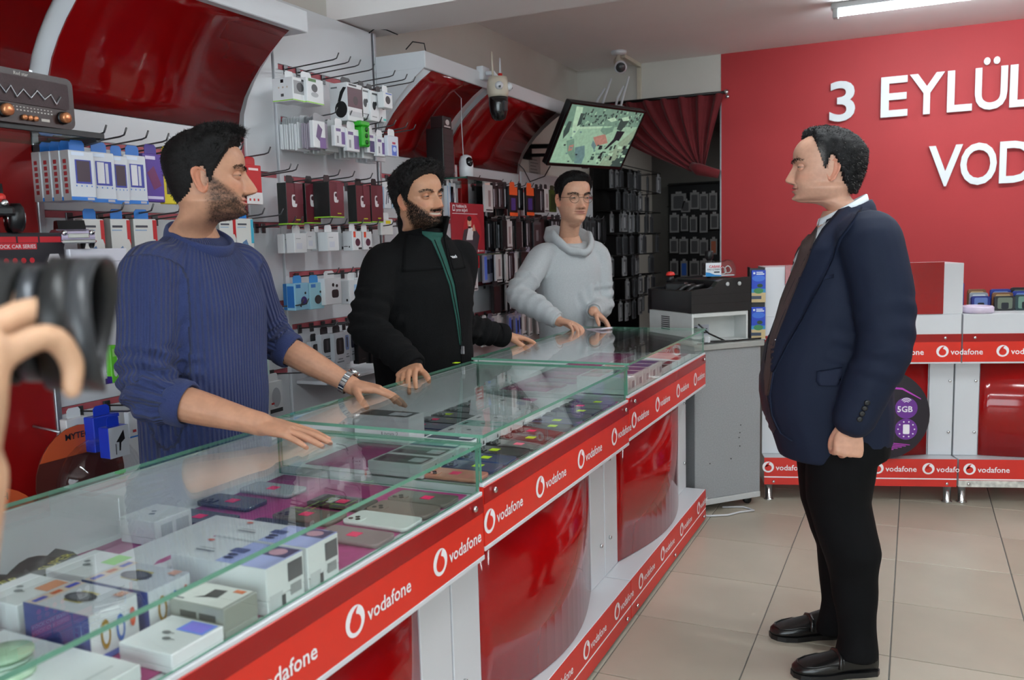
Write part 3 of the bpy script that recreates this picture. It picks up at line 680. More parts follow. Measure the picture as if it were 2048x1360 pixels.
# row 2: thin packs one behind the other on their hooks
def stack(y, z1, w, h, x0, n, step, th, body, prints, tab, label, group, cat='package', name='case_pack'):
    first = None
    for i in range(n):
        xx = x0+i*step; lab = label+', %s from the wall' % ORD[i]
        if first is None: first = pack(y-w/2, y+w/2, z1-h, z1, xx+th, th, body, prints, tab, label=lab, group=group, cat=cat, name=name)
        else: dup(first, (xx, y+random.uniform(-.003, .003), z1-h+random.uniform(-.006, .003)), lab, rz=random.uniform(-.05, .05))
    return first
g = 'thin phone case packs in the second row of the white display'
purple = [((.55, .12, .95, .72), LIL), ((.1, .72, .5, .86), (110, 90, 140)), ((.15, .15, .3, .5), (150, 150, 156))]
stack(2.862, 1.905, .075, .100, -2.345, 4, .0108, .008, WHT, [], (210, 212, 214), 'thin white pack, left end of the second row', g+', left group')
stack(2.862, 1.905, .075, .104, -2.298, 5, .0108, .008, WHT, [], (210, 212, 214), 'thin white pack, second group of the second row', g+', second group')
stack(2.862, 1.900, .075, .098, -2.236, 7, .0112, .008, (168, 158, 172), [], (150, 150, 154), 'thin lilac-grey pack, third group of the second row', g+', third group')
pk(627, 242, 651, 296, -2.13, .02, WHT, [([(.2, .4), (.5, .25), (.75, .7), (.4, .9)], (98, 76, 118)), ((.5, 0, 1, .4), LIL)], (150, 150, 154), label='white pack with a purple phone case, in front of the lilac-grey packs', name='case_pack')
stack(2.965, 1.895, .08, .100, -2.31, 6, .022, .010, (214, 216, 214), [], WHT, 'thin white pack, middle of the second row', g+', middle hook')
pk(670, 252, 693, 293, -2.13, .02, WHT, purple, WHT, label='white pack showing a purple phone, left of the two in the second row', name='case_pack')
pk(694, 258, 719, 303, -2.12, .02, WHT, purple, WHT, label='white pack showing a purple phone, beside the green clip', name='case_pack')
gcl = thing('green_clip', 'bright green plastic clip hanging among white packs in the second row', 'clip', at_x(726, 294, -2.12))
gm = mat('bright_green_plastic', (40, 168, 30), .35, var=.05)
b = MB(); b.box((-.03, -.028, 0), (.02, .028, .085), 0, .006); b.build('body', gm, gcl)
b = MB(); b.box((-.03, -.04, .085), (.02, .03, .105), 0, .004); b.build('top_flange', gm, gcl)
b = MB()
for q in (.018, .045, .07): b.lathe([(.001, .018), (.010, .021), (.010, .0225), (.001, .0225)], (0, 0, q), 0, 0, 10)
b.build('hole_ring', mat('dark_green', (16, 80, 20), .5), gcl)
stack(3.185, 1.89, .075, .100, -2.32, 7, .024, .010, (222, 224, 224), [], WHT, 'thin white pack behind the green clip', g+', hook behind green clip')
pk(735, 266, 752, 306, -2.13, .02, WHT, [((.25, .05, .8, .6), (66, 60, 110)), ((.1, .75, .7, .88), (120, 100, 150))], WHT, label='white pack with a dark blue phone, right of the green clip', name='case_pack')
pk(754, 274, 772, 313, -2.12, .02, WHT, purple, WHT, label='white pack showing a small purple phone near the far end of the second row', name='case_pack')
stack(3.33, 1.885, .075, .100, -2.31, 5, .026, .010, (220, 222, 226), [], WHT, 'thin white pack, far end of the second row', g+', far hook')
pk(776, 272, 797, 313, -2.10, .02, (214, 218, 228), [((.35, .05, .8, .55), (90, 120, 210)), (ell(.6, .35, .16, .12), (200, 220, 250)), ((.4, .6, .7, .7), (190, 60, 90))], WHT, label='clear-edged pack with a glowing blue print at the row end', name='case_pack')
# row 3: black and maroon boxes
def maroon(l, t, r, b, xf, dep, lab):
    P = [((0, .035, 1, .99), MAR), ((0, 0, 1, .03), GRN), (rrect(.3, .42, .62, .72, .08), (222, 218, 220)), (ell(.47, .63, .11, .055), (60, 30, 36)), ((.5, .1, .78, .13), (190, 200, 40)), ((.5, .5, 1, 1), (104, 40, 52))]
    T = pk(l, t, r, b, xf, dep, (28, 30, 30), P, (18, 18, 20), [((0, 0, 1, .03), GRN)], label=lab, cat='box', name='gadget_box', tabw=.42)
maroon(574, 366, 606, 449, -2.18, .11, 'dark box with maroon front and white gadget, left end of the third row')
maroon(612, 367, 640, 447, -2.18, .08, 'dark box with maroon front, second from the left in the third row')
maroon(659.5, 364, 687, 435, -2.10, .22, 'dark deep box with maroon front standing forward, middle of the third row')
maroon(713, 371, 740, 446, -2.17, .11, 'dark box with maroon front, first of the right-hand pair in the third row')
maroon(743, 371, 765.5, 445, -2.17, .07, 'dark box with greyish maroon front, far end of the third row')
# row 4: white boxes
lt = [((.12, .7, .5, .74), (170, 172, 176)), ((.15, .2, .6, .5), (214, 218, 228))]
pk(568, 468, 583, 507, -2.25, .08, WHT, lt, WHT, label='plain white box at the left end of the fourth row', cat='box', name='white_box')
pk(589, 466, 614, 506, -2.20, .10, WHT, lt, WHT, label='plain white box, second in the fourth row, wider than the first', cat='box', name='white_box')
pk(614, 463, 632, 499, -2.22, .09, WHT, lt, WHT, label='plain white box, third in the fourth row, hung a little higher', cat='box', name='white_box')
pk(633, 464, 647, 501, -2.25, .08, WHT, lt, WHT, label='narrow plain white box, fourth in the fourth row', cat='box', name='white_box')
pk(655, 464, 678, 502, -2.18, .12, WHT, lt, WHT, label='plain white box, fifth in the fourth row, set forward', cat='box', name='white_box')
pk(679, 466, 689, 500, -2.24, .06, WHT, [((.4, .05, .9, .2), DK)], WHT, label='narrow white box with a dark foot print left of the red-tagged box', cat='box', name='white_box')
rt = [((.12, .68, .36, .98), (220, 70, 40)), (ell(.55, .42, .26, .2), (84, 40, 60)), ((.6, .06, .95, .16), DK)]
pk(705, 462, 723.5, 501, -2.17, .12, WHT, rt, WHT, [((.1, .2, .5, .24), (90, 90, 92)), ((.6, .16, .72, .24), DK)], label='white box with red tag and maroon earphone print in the fourth row', cat='box', name='earphone_box')
pk(726, 463, 744, 500, -2.18, .08, WHT, rt, WHT, label='white box with red tag beside the black sleeve in the fourth row', cat='box', name='earphone_box')
# row 5: earphone cartons
blu_f = [((.1, .82, .42, .95), (50, 130, 210)), (ell(.62, .34, .22, .16), (60, 50, 120)), (ell(.74, .62, .06, .05), DK), ([(.3, .15), (.4, .1), (.52, .3), (.48, .36)], DK)]
pk(590, 566, 618, 620, -2.20, .10, (150, 206, 232), blu_f, (60, 150, 220), [((.1, .1, .9, .9), (30, 110, 190))], label='pale blue earphone box with dark blue buds, left of two', cat='box', name='earphone_box')
pk(620, 565, 648, 618, -2.20, .07, (160, 212, 226), [(a, c) for a, c in blu_f[:1]]+[(ell(.56, .36, .24, .17), (50, 46, 48)), (ell(.74, .64, .06, .05), DK)], (60, 150, 220), label='pale blue earphone box with black buds, right of two', cat='box', name='earphone_box')
pk(576, 567, 588, 620, -2.26, .06, (40, 120, 190), [((.2, .3, .8, .7), (90, 160, 215)), ((.1, 0, .9, .25), WHT)], WHT, label='blue carton seen edge-on at the left end of the fifth row', cat='box', name='earphone_box')
pk(650, 556, 683, 609, -2.18, .09, WHT, [(rrect(.4, .25, .82, .56, .1), (34, 32, 34)), (ell(.5, .74, .07, .07), DK), (ell(.72, .7, .07, .06), DK)], WHT, label='white earphone box with a black charging case printed on it', cat='box', name='earphone_box')
pk(699, 559, 728, 607, -2.18, .11, WHT, [(rrect(.3, .3, .75, .66, .1), (170, 200, 226)), ((.32, .66, .7, .8), (150, 190, 222))], WHT, [((.6, .12, .8, .22), DK)], label='white earphone box with a pale blue charging case print', cat='box', name='earphone_box')
pk(720, 555, 732, 596, -2.17, .07, WHT, [(ell(.6, .5, .35, .32), (40, 40, 44)), (ell(.75, .5, .25, .22), WHT)], WHT, label='white box with a black strap print beside the black sleeve', cat='box', name='watch_box')
# row 6: charger cable boxes
def cab(l, t, r, b, xf, dep, inner, lab):
    pk(l, t, r, b, xf, dep, (196, 200, 206), [(rrect(.18, .42, .84, .86, .1), inner), ((.2, .2, .8, .24), (120, 124, 130)), ((.3, .28, .7, .31), (120, 124, 130)), ((.42, .5, .6, .8), (70, 64, 66))], (28, 30, 34), label=lab, cat='box', name='cable_box')
cab(623, 682, 642, 725, -2.22, .06, (30, 30, 34), 'white cable box with dark window, leftmost visible in the sixth row')
cab(643, 668, 667, 732, -2.20, .07, (26, 24, 28), 'white cable box with dark window, second in the sixth row')
cab(669, 665, 692, 740, -2.18, .08, (34, 28, 28), 'white cable box with dark window, third in the sixth row')
cab(689, 660, 700, 728, -2.20, .06, (120, 140, 190), 'white cable box with a blue-grey window in the sixth row')
cab(700, 658, 712, 722, -2.21, .05, (26, 30, 60), 'white cable box with a navy window in the sixth row')
for i, (l, r, q) in enumerate(((716, 740, 'first'), (741, 752, 'second'), (753, 765, 'third'))):
    pk(l, 660, r, 726, -2.19+.01*i, .07, (20, 18, 20), [((.3, .12, .6, .15), (70, 66, 66))], (20, 18, 20), label='plain black box at the far end of the sixth row, %s of three' % q, cat='box', name='cable_box')
# bay A rows
wb_f = [((0, 0, 1, .075), (40, 120, 205)), (rect(.22, .34, .86, .82), (60, 70, 160)), (rect(.28, .38, .80, .80), (66, 50, 62)), ((.1, .9, .6, .97), (220, 232, 250)), ((.62, .015, .9, .06), (190, 190, 200)), ((.2, .28, .24, .31), BLU), ((.4, .28, .44, .31), BLU), ((.6, .28, .64, .31), BLU), ((.8, .28, .84, .31), BLU)]
wb_w = wb_f[:2]+[(rect(.28, .38, .56, .80), (222, 222, 226)), (rect(.60, .38, .72, .78), (206, 206, 212))]+wb_f[3:]
sd = [((0, 0, 1, 1), (150, 146, 146)), ((.3, .14, .7, .22), (140, 40, 44)), ((.3, .26, .7, .34), (140, 40, 44)), ((.3, .38, .7, .46), (140, 40, 44)), ((.3, .5, .7, .58), (140, 40, 44)), ((.3, .62, .7, .70), (140, 40, 44)), ((.3, .74, .7, .82), (140, 40, 44))]
W1 = (at_x(140, 351, -2.105).y, at_x(190, 351, -2.105).y, at_x(165, 401, -2.105).z, at_x(165, 302, -2.105).z)
for i in range(4):
    P = dict(label='white charger box with blue window, foremost of the left-hand hook' if i == 3 else 'charger box seen edge-on with red squares, %s from the wall' % ORD[i], cat='box', name='charger_box')
    if i < 3: P['group'] = 'charger boxes seen edge-on at the left'
    pack(W1[0]-.004*(3-i), W1[1]-.004*(3-i), W1[2], W1[3], -2.105-.034*(3-i), .032, (214, 218, 224), wb_f, (40, 110, 190), sd, **P)
pk(181, 305, 231, 405, -2.13, .05, (214, 218, 224), wb_w, (40, 110, 190), label='white charger box with white plug in its blue window, second hook', cat='box', name='charger_box')
pk(223, 312, 258, 408, -2.14, .05, (214, 218, 224), wb_f, (40, 110, 190), label='white charger box with dark window, third hook beside the man', cat='box', name='charger_box')
pk(251, 311, 294, 408, -2.15, .05, (214, 218, 224), wb_w, (40, 110, 190), label='white charger box with white plug, fourth hook nearest the sweater', cat='box', name='charger_box')
pk(289, 308, 328, 404, -2.17, .05, (84, 56, 150), [([(.15, .6), (.5, .75), (.85, .35), (.45, .25)], (110, 40, 90)), ((.1, .88, .6, .95), (220, 210, 240)), ((.1, .06, .9, .12), (214, 204, 236))], (70, 50, 140), label='purple charger box behind the head of the man in blue', cat='box', name='charger_box')
pk(326, 312, 356, 408, -2.19, .05, (226, 206, 40), [((.2, .2, .8, .5), (60, 50, 50))], (226, 206, 40), label='yellow box mostly hidden behind the head of the man in blue', cat='box', name='charger_box')
wr_f = [([(.82, .98), (1, .98), (1, .5), (.9, .62), (.82, .62)], (196, 40, 44)), ([(.3, .42), (.55, .5), (.75, .25), (.5, .16)], (96, 130, 170)), ((.08, .84, .6, .88), (70, 74, 84)), ((.05, .78, .55, .8), (150, 180, 210)), ((0, 0, 1, .06), (40, 90, 170))]
for (l, t, r, b_, q) in ((169, 438, 211, 545, 'leftmost of five, above the toy car'), (224, 438, 263, 545, 'second of five'), (270, 438, 316, 545, 'third of five, beside the collar'), (440, 437, 473, 520, 'fourth of five, right of the chin')):
    pk(l, t, r, b_, -2.17, .07, (222, 222, 218), wr_f, (40, 120, 200), [((0, 0, 1, 1), (150, 150, 146))], label='white box with red corner arrow, ' + q, cat='box', name='adapter_box')
pk(474, 437, 508, 520, -2.17, .07, (222, 222, 218), [((.84, .4, 1, .98), (70, 180, 210))]+wr_f[1:], (40, 120, 200), label='white box with turquoise stripe right of the bearded chin', cat='box', name='adapter_box')
pk(492, 330, 524, 408, -2.19, .03, (196, 24, 30), [((0, 0, 1, .3), (236, 232, 232)), ((.2, .86, .8, .92), (250, 220, 220)), ((.15, .08, .25, .14), (210, 60, 60)), ((.4, .08, .5, .14), (210, 60, 60)), ((.65, .08, .75, .14), (210, 60, 60))], (190, 30, 34), label='red and white pack hanging beside the nose of the man in blue', name='card_pack')
pk(518, 540, 532, 600, -2.22, .03, (226, 110, 60), [((0, 0, 1, .8), (222, 218, 214))], (220, 90, 40), label='white pack with orange top showing past the blue sleeve', name='card_pack')
pk(520, 690, 540, 800, -2.22, .03, (210, 226, 220), [((.5, .1, .9, .9), (190, 214, 206))], None, label='pale green-white pack just right of the blue sleeve cuff', name='card_pack')
pk(536, 762, 566, 828, -2.20, .015, (214, 216, 218), [(ell(.55, .5, .3, .3), (170, 172, 178)), ((.1, .04, .95, .16), (60, 60, 62)), ((.2, .3, .4, .36), (190, 40, 40))], (214, 216, 218), label='clear bag with a white charger by the cuff, above the counter glass', name='card_pack')
pk(194, 571, 222, 612, -2.15, .05, (222, 224, 228), [((.1, .75, .5, .85), DK), (ell(.6, .3, .3, .25), (90, 110, 170)), ((.92, 0, 1, 1), (50, 110, 190))], WHT, label='white box with blue edge between the lens and the sweater', cat='box', name='adapter_box')
pk(222, 690, 236, 766, -2.15, .03, (110, 214, 50), [(ell(.6, .3, .3, .14), WHT), ((.3, .7, .8, .9), (180, 236, 140))], None, [((0, 0, 1, .18), (60, 40, 130))], label='bright green pack at the elbow of the man in blue', name='card_pack')
pk(208, 692, 224, 768, -2.17, .03, (214, 216, 218), [((.2, .3, .9, .8), (90, 92, 96)), ((0, 0, 1, .15), (60, 40, 130))], None, label='clear and white pack left of the bright green one', name='card_pack')
bl = (24, 60, 196)
pk(218, 852, 258, 914, -2.08, .10, bl, [((0, 0, 1, 1), (206, 210, 216)), ([(.35, .5), (.75, .86), (.8, .55), (.6, .45), (.55, .2), (.48, .2), (.5, .48)], DK), ((.3, .1, .34, .45), DK)], bl, label='blue charger box with white front and black plug, nearest the glass', cat='box', name='charger_box')
pk(188, 830, 242, 900, -2.2, .10, bl, [((.3, .5, .5, .6), (150, 30, 50)), ((.7, .3, 1, .9), (210, 214, 220))], bl, label='blue charger box behind the nearest blue one', cat='box', name='charger_box')
pk(258, 821, 291, 873, -2.16, .05, WHT, [((0, 0, 1, .06), (50, 130, 220)), ([(.5, .5), (.9, .8), (.9, .4), (.7, .1), (.6, .1)], DK), ((.2, .2, .4, .3), (200, 60, 70))], WHT, label='white charger box with blue base at the hem of the sweater', cat='box', name='charger_box')
pk(135, 835, 180, 915, -2.25, .03, (222, 222, 222), [((.2, .6, .8, .8), (190, 192, 196))], WHT, label='white pack behind the clear headset bubbles', name='card_pack')
# bay C behind the black fleece
wire = [([(.3, .2), (.4, .2), (.6, .8), (.5, .8)], (50, 60, 80)), ([(.55, .25), (.65, .25), (.75, .7), (.68, .7)], (50, 60, 80)), ((0, 0, .12, 1), (150, 190, 220))]
for i, (l, t, r, b_) in enumerate(((766, 374, 782, 417), (784, 374, 799, 417), (895, 372, 908, 432), (900, 366, 912, 430))):
    pk(l, t, r, b_, -2.2-.0*i, .02, (214, 218, 224), wire, WHT, label='white cable pack %s' % ('left of the bearded man, %s' % ORD[i] if i < 2 else 'between his face and the poster, %s' % ORD[i-2]), name='cable_pack')
pk(762, 438, 786, 470, -2.22, .02, (222, 222, 220), [((.4, .7, .8, .9), (226, 200, 40))], WHT, label='white pack with yellow sticker above the black collar', name='cable_pack')
pk(878, 440, 892, 500, -2.24, .02, (200, 202, 206), [((.3, 0, .4, 1), (90, 90, 94)), ((.6, 0, .66, 1), (90, 90, 94))], WHT, label='clear pack with thin dark cables right of the fleece collar', name='cable_pack')
# racks of dark phone cases: thin slices hanging edge-on
def rack(yl, yr, z1, h, xr, n, styles, lab, grp, seed, w=.085, hooks=None):
    rnd = random.Random(seed); protos = {}
    for i in range(n):
        y = yl+(yr-yl)*(i+.5)/n + rnd.uniform(-.01, .01); st = rnd.choice(styles); x = rnd.uniform(*xr)
        body, pr, nm = st; hh = h*rnd.uniform(.86, 1.04)
        key = nm
        L = '%s, %s from the left %s' % (nm, ORD[i], lab)
        if hooks is not None: add_local(hooks, MB().tube([(-2.40, y, z1+.018), (x+.03, y, z1+.022)], .003, 0, 5), 'peg', black_m)
        if key not in protos: protos[key] = pack(y-w/2, y+w/2, z1-h, z1, x+.014, .014, body, pr, body if body[0] > 60 else (40, 40, 44), label=L, group='%s, %s' % (grp, nm), name='case_pack')
        else: dup(protos[key], (x, y, z1-h+rnd.uniform(-.008, .006)), L, rz=rnd.uniform(-.22, .16))
BK = ((16, 16, 18), [((.1, .1, .9, .8), (30, 30, 34))], 'black phone case pack')
BW = ((20, 20, 24), [((.12, .1, .3, .9), (190, 192, 200)), ((.5, .2, .6, .9), (120, 122, 130))], 'black pack with silver stripes')
WC = ((206, 204, 204), [((.4, .2, .7, .8), (150, 130, 130)), ((.1, .05, .9, .1), (60, 60, 64))], 'slim white phone case pack')
CL = ((70, 72, 76), [((.1, .1, .9, .9), (44, 45, 48)), ((.3, .3, .6, .7), (110, 112, 118))], 'clear-bagged dark case pack')
OR = ((20, 18, 22), [((0, .72, 1, 1), (236, 92, 36)), ((.2, .2, .75, .62), (70, 54, 130)), ((0, 0, 1, .12), (236, 92, 36))], 'black pack with orange header and violet phone')
CO = ((150, 150, 170), [((.1, .1, .5, .9), (90, 120, 220)), ((.5, .3, .9, .8), (40, 40, 60))], 'white pack with a blue shimmering print')
RD = ((40, 18, 20), [((0, .3, 1, 1), (150, 30, 36)), (ell(.5, .6, .3, .15), (190, 150, 150))], 'black pack with red header card')
r1 = 'in the first rack row'; r2 = 'in the second rack row'
rack(4.47, 4.66, 1.735, .17, (-2.33, -2.22), 7, [BK], r1, 'first rack row', 1)
pk(970, 370, 986, 424, -2.18, .015, *WC[:2], (230, 200, 190), label='slim white phone case pack between black ones in the first rack row', name='case_pack')
for i, l in enumerate((986, 997, 1008)): pk(l, 374, l+10, 418, -2.18, .015, *BW[:2], (40, 40, 44), label='black pack with silver stripes left of the orange header pack, %s of three' % ORD[i], name='case_pack')
pk(1019, 374, 1035, 432, -2.16, .015, *OR[:2], (236, 92, 36), label='black pack with orange header, left of the two, by the hooded man', name='case_pack')
pk(1036, 376, 1047, 420, -2.2, .015, *BW[:2], (40, 40, 44), label='black pack with silver stripes between the two orange header packs', name='case_pack')
pk(1053, 376, 1068, 431, -2.16, .015, *OR[:2], (236, 92, 36), label='black pack with orange header, right of the two, by the hooded man', name='case_pack')
for i, l in enumerate((1071, 1080, 1089)): pk(l, 378, l+9, 425, -2.18, .015, *((BK, BW, WC)[i][:2]), (40, 40, 44), label=('black', 'silver-striped', 'whitish')[i]+' case pack right of the second orange header pack', name='case_pack')
pk(1100, 380, 1113, 424, -2.2, .015, (70, 84, 30), [((.1, .1, .9, .8), (40, 50, 22))], (60, 60, 40), label='olive green case pack behind the spectacles of the hooded man', name='case_pack')
rack(4.50, 5.15, 1.535, .17, (-2.30, -2.20), 17, [BK, BK, BW, WC, CL], r2, 'second rack row', 2)
rack(4.50, 5.15, 1.345, .17, (-2.30, -2.20), 17, [BK, BK, BW, WC, CO], 'in the third rack row', 'third rack row', 3)
rack(4.50, 5.15, 1.155, .16, (-2.30, -2.20), 15, [BK, CO, BW, WC, CL], 'in the fourth rack row', 'fourth rack row', 4)
rack(4.35, 5.10, .965, .15, (-2.28, -2.18), 12, [CO, WC, WC], 'in the lowest rack row', 'lowest rack row', 5)
rack(3.75, 4.33, 1.29, .15, (-2.30, -2.22), 7, [WC, CL], 'left of the red strip', 'hooks left of red strip', 6)
rack(5.3, 6.6, 1.56, .165, (-2.34, -2.26), 24, [BK, BK, WC, CL, BW], 'in the first dim row', 'first dim row', 7)
rack(5.3, 6.6, 1.35, .165, (-2.34, -2.26), 20, [BK, BK, CL, BW], 'in the second dim row', 'second dim row', 8)
rack(5.3, 6.6, 1.14, .17, (-2.34, -2.26), 18, [BK, CL, BW, RD], 'in the third dim row', 'third dim row', 9)
rack(5.3, 6.6, .94, .16, (-2.34, -2.26), 16, [BK, CL, WC], 'in the lowest dim row', 'lowest dim row', 10)
# clear-bag rack further along the wall
TF = thing('case_rack', 'tall black rack full of clear-bagged phone cases beside the dark doorway', 'rack', (XL, 7.35, 0))
add_local(TF, MB().box((XL+.001, 6.75, .5), (-2.40, 8.0, 2.05)), 'backing', black_m)
CB = ((150, 152, 156), [((.1, .08, .9, .92), (90, 92, 96)), ((.2, .2, .5, .8), (180, 182, 186))], 'clear-bagged phone case')
CB2 = ((84, 86, 90), [((.1, .08, .9, .92), (50, 52, 56))], 'grey-bagged phone case')
for k, z in enumerate((1.98, 1.80, 1.62, 1.43, 1.25, 1.06, .88)):
    rack(6.82, 7.95, z, .15, (-2.34, -2.18), 10, [CB, CB2], 'in row %s of the tall dim rack' % ('one', 'two', 'three', 'four', 'five', 'six', 'seven')[k], 'tall rack row %d' % (k+1), 20+k, .075, TF)
    add_local(TF, MB().tube([(-2.40, 6.80, z+.02), (-2.17, 6.80, z+.03), (-2.17, 7.95, z+.03), (-2.40, 7.95, z+.02)], .004, 0, 6), 'rack_rod', black_m)
# dark room rack at the very back
TG = thing('case_rack', 'black hook rack with bagged cases inside the dark back room', 'rack', (-1.75, 8.5, 0))
add_local(TG, MB().box((-2.24, 8.5, 0), (-1.2, 8.55, 1.95)), 'backing', black_m)
for k, z in enumerate((1.93, 1.72, 1.48, 1.27)):
    add_local(TG, MB().tube([(-2.24, 8.47, z+.0), (-1.2, 8.47, z+.0)], .006, 0, 6), 'rack_rod', black_m)
rr = random.Random(5)
GP = [(1342, 388, 1372, 420), (1362, 402, 1380, 424), (1380, 385, 1398, 418), (1399, 388, 1416, 420), (1418, 386, 1434, 420), (1440, 388, 1449, 418),
      (1339, 430, 1358, 465), (1361, 432, 1376, 462), (1379, 434, 1394, 464), (1399, 430, 1415, 465), (1420, 428, 1437, 458), (1441, 428, 1449, 460),
      (1339, 478, 1356, 506), (1358, 478, 1376, 508), (1380, 478, 1398, 507), (1399, 480, 1416, 511), (1420, 478, 1434, 509), (1440, 478, 1449, 506),
      (1340, 522, 1356, 550), (1361, 522, 1375, 554), (1379, 522, 1398, 552), (1400, 521, 1419, 552)]
for i, (l, t, r, b_) in enumerate(GP):
    a = at_y(l, t, 8.44); c = at_y(r, b_, 8.44); row, col = ORD[(0, 6, 12, 18).index(max(q for q in (0, 6, 12, 18) if q <= i))], i-max(q for q in (0, 6, 12, 18) if q <= i)
    T = thing('case_pack', 'grey bagged phone case in the back room, %s row, %s from the left' % (row, ORD[col]), 'package', ((a.x+c.x)/2, 8.44, c.z))
    ww, hh = c.x-a.x, a.z-c.z; inner = (60, 60, 62) if i not in (16, 19) else ((150, 80, 50) if i == 16 else (30, 80, 160))
    MB().box((-ww/2, 0, 0), (ww/2, .012, hh), 0, .002).build('bag', cm(118, 118, 118), T)
    b = MB(); plate(b, rrect(-ww*.34, hh*.1, ww*.34, hh*.86, ww*.1), (0, 0, 0), (1, 0, 0), (0, 0, 1), .0005, 0); b.build('case', cm(*inner), T)
    b = MB(); b.prism([(.004, hh), (.006, hh), (.006, hh+.02), (.004, hh+.02)], 0, -ww*.2, ww*.2); b.build('hang_tab', cm(140, 140, 140), T)
    MB().tube([(0, .0, hh+.014), (0, .058, hh+.012)], .003, 0, 5).build('peg', black_m, T)
# ================================================================= back of the shop
# --- television on its wall arm
_n = Vector((math.sin(1.96)*math.cos(.558), math.cos(1.96)*math.cos(.558), -math.sin(.558)))
_r = _n.cross(Vector((0, 0, 1))).normalized(); _u = _r.cross(_n)
TV = thing('television', 'wall-mounted television tilted down, showing a greenish security view of the shop', 'television', (-1.90, 5.429, 2.073))
MT = Matrix((-_r, _u, _n)).transposed().to_4x4()          # x to the viewer's right, y up, z towards the viewer
def tvpart(b, name, m, p=None):
    o = b.build(name, m, TV if p is None else p)
    if p is None: o.matrix_local = MT
    return o
tvpart(MB().box((-.365, -.215, -.05), (.365, .215, -.004), 0, .006), 'back_case', black_p)
bz = MB()
for a, c in (((-.365, -.215, -.006), (-.35, .215, .006)), ((.35, -.215, -.006), (.365, .215, .006)), ((-.35, .201, -.006), (.35, .215, .006)), ((-.35, -.215, -.006), (.35, -.194, .006))): bz.box(a, c, 0, .002)
tvpart(bz, 'bezel', mat('tv_bezel', (14, 14, 16), .25, var=.05))
tvpart(MB().box((-.03, -.222, -.004), (.03, -.213, .005), 0, .002), 'maker_tab', black_p)
def scr(name, c): return mat('screen_'+name, c, .3, var=.12, scale=40, emit=.62)
S = [scr('floor', (128, 160, 136)), scr('dark', (48, 66, 62)), scr('mid', (96, 126, 110)), scr('pale', (150, 178, 152)), scr('ink', (22, 28, 34)), scr('red', (150, 110, 98)), scr('blue', (88, 116, 116)), scr('right', (120, 140, 118))]
b = MB(); P = lambda poly, lift, m: plate(b, poly, (0, 0, 0), (1, 0, 0), (0, 1, 0), lift, m)
P(rect(-.35, -.194, .35, .201), 0, 0)
P([(-.35, .201), (.35, .201), (.35, .10), (.12, .085), (-.10, .07), (-.28, .05), (-.35, .06)], .0004, 2)
rt_ = random.Random(3)
for k in range(130):
    x = rt_.uniform(-.22, .34); y = rt_.uniform(.085, .192) - max(0, -x*.12); w_ = rt_.uniform(.006, .02); h_ = rt_.uniform(.008, .018)
    P(rect(x, y, min(x+w_, .348), min(y+h_, .2)), .0006+.000002*k, rt_.choice((1, 1, 4, 0, 2)))
P([(.35, .1), (.35, -.194), (.12, -.194), (.2, -.05)], .0004, 7); P([(.35, .02), (.35, -.194), (.24, -.194)], .0007, 1)
P([(-.30, .19), (-.24, .19), (-.20, .05), (-.23, -.02), (-.27, .06)], .0007, 3)
P([(-.21, .06), (.10, .09), (.08, .075), (-.20, .045)], .001, 3)
P([(.02, .13), (.08, .15), (.12, .13), (.12, .05), (.06, .02), (.0, .05)], .001, 2); P([(.02, .13), (.08, .15), (.12, .13), (.07, .115)], .0013, 3)
P([(.15, .15), (.21, .165), (.24, .14), (.2, .06), (.15, .07)], .001, 1); P([(.15, .15), (.21, .165), (.24, .14), (.18, .13)], .0013, 3)
P([(-.04, .0), (.06, .03), (.12, -.03), (.02, -.06)], .001, 5); P([(-.03, -.02), (.02, -.055), (.02, -.09), (-.03, -.055)], .0012, 6)
P([(.16, .06), (.24, .06), (.22, -.01), (.16, .0)], .0012, 4); P([(.16, .0), (.2, .0), (.13, -.075), (.11, -.075)], .0013, 4)
P([(-.32, .09), (-.29, .09), (-.28, .02), (-.31, -.03), (-.33, .02)], .0012, 1); P([(-.24, .15), (-.21, .15), (-.20, .08), (-.23, .06)], .0013, 1)
P([(-.27, -.04), (-.21, -.02), (-.16, -.11), (-.1, -.17), (-.14, -.18), (-.22, -.12)], .0012, 2); P([(-.23, -.07), (-.19, -.06), (-.19, -.1), (-.22, -.11)], .0014, 5)
P([(-.17, -.08), (-.09, -.06), (-.05, -.13), (-.05, -.19), (-.12, -.19)], .0012, 6)
for k in range(40):
    x = rt_.uniform(.0, .33); y = rt_.uniform(-.18, -.05); P(rect(x, y, min(x+rt_.uniform(.01, .04), .348), y+rt_.uniform(.006, .03)), .0016+.000004*k, rt_.choice((1, 2, 4, 0, 3)))
for k in range(14):
    x = rt_.uniform(-.34, .1); y = rt_.uniform(-.19, .03); P(rect(x, y, x+.018, y+.01), .0022+.000004*k, rt_.choice((1, 6, 4)))
tvpart(b, 'screen', S)
arm = MB(); pc = Vector((-1.90, 5.429, 2.073)); wallp = Vector((XL, 5.50, 2.06))
L_ = lambda p: Vector(p)-pc
arm.box(L_((XL, 5.42, 1.97)), L_((XL+.02, 5.54, 2.17)), 0, .003); arm.tube([L_(wallp), L_((-2.2, 5.62, 2.06)), L_(pc-_n*.05)], .016, 0, 8)
arm.tube([L_(wallp+Vector((0, 0, -.06))), L_((-2.2, 5.62, 2.0)), L_(pc-_n*.05-_u*.06)], .012, 0, 8)
arm.build('wall_arm', black_m, TV)
tcb = thing('television_cable', 'thin black cable looping below the left corner of the television', 'cable', (-2.25, 5.22, 1.88))
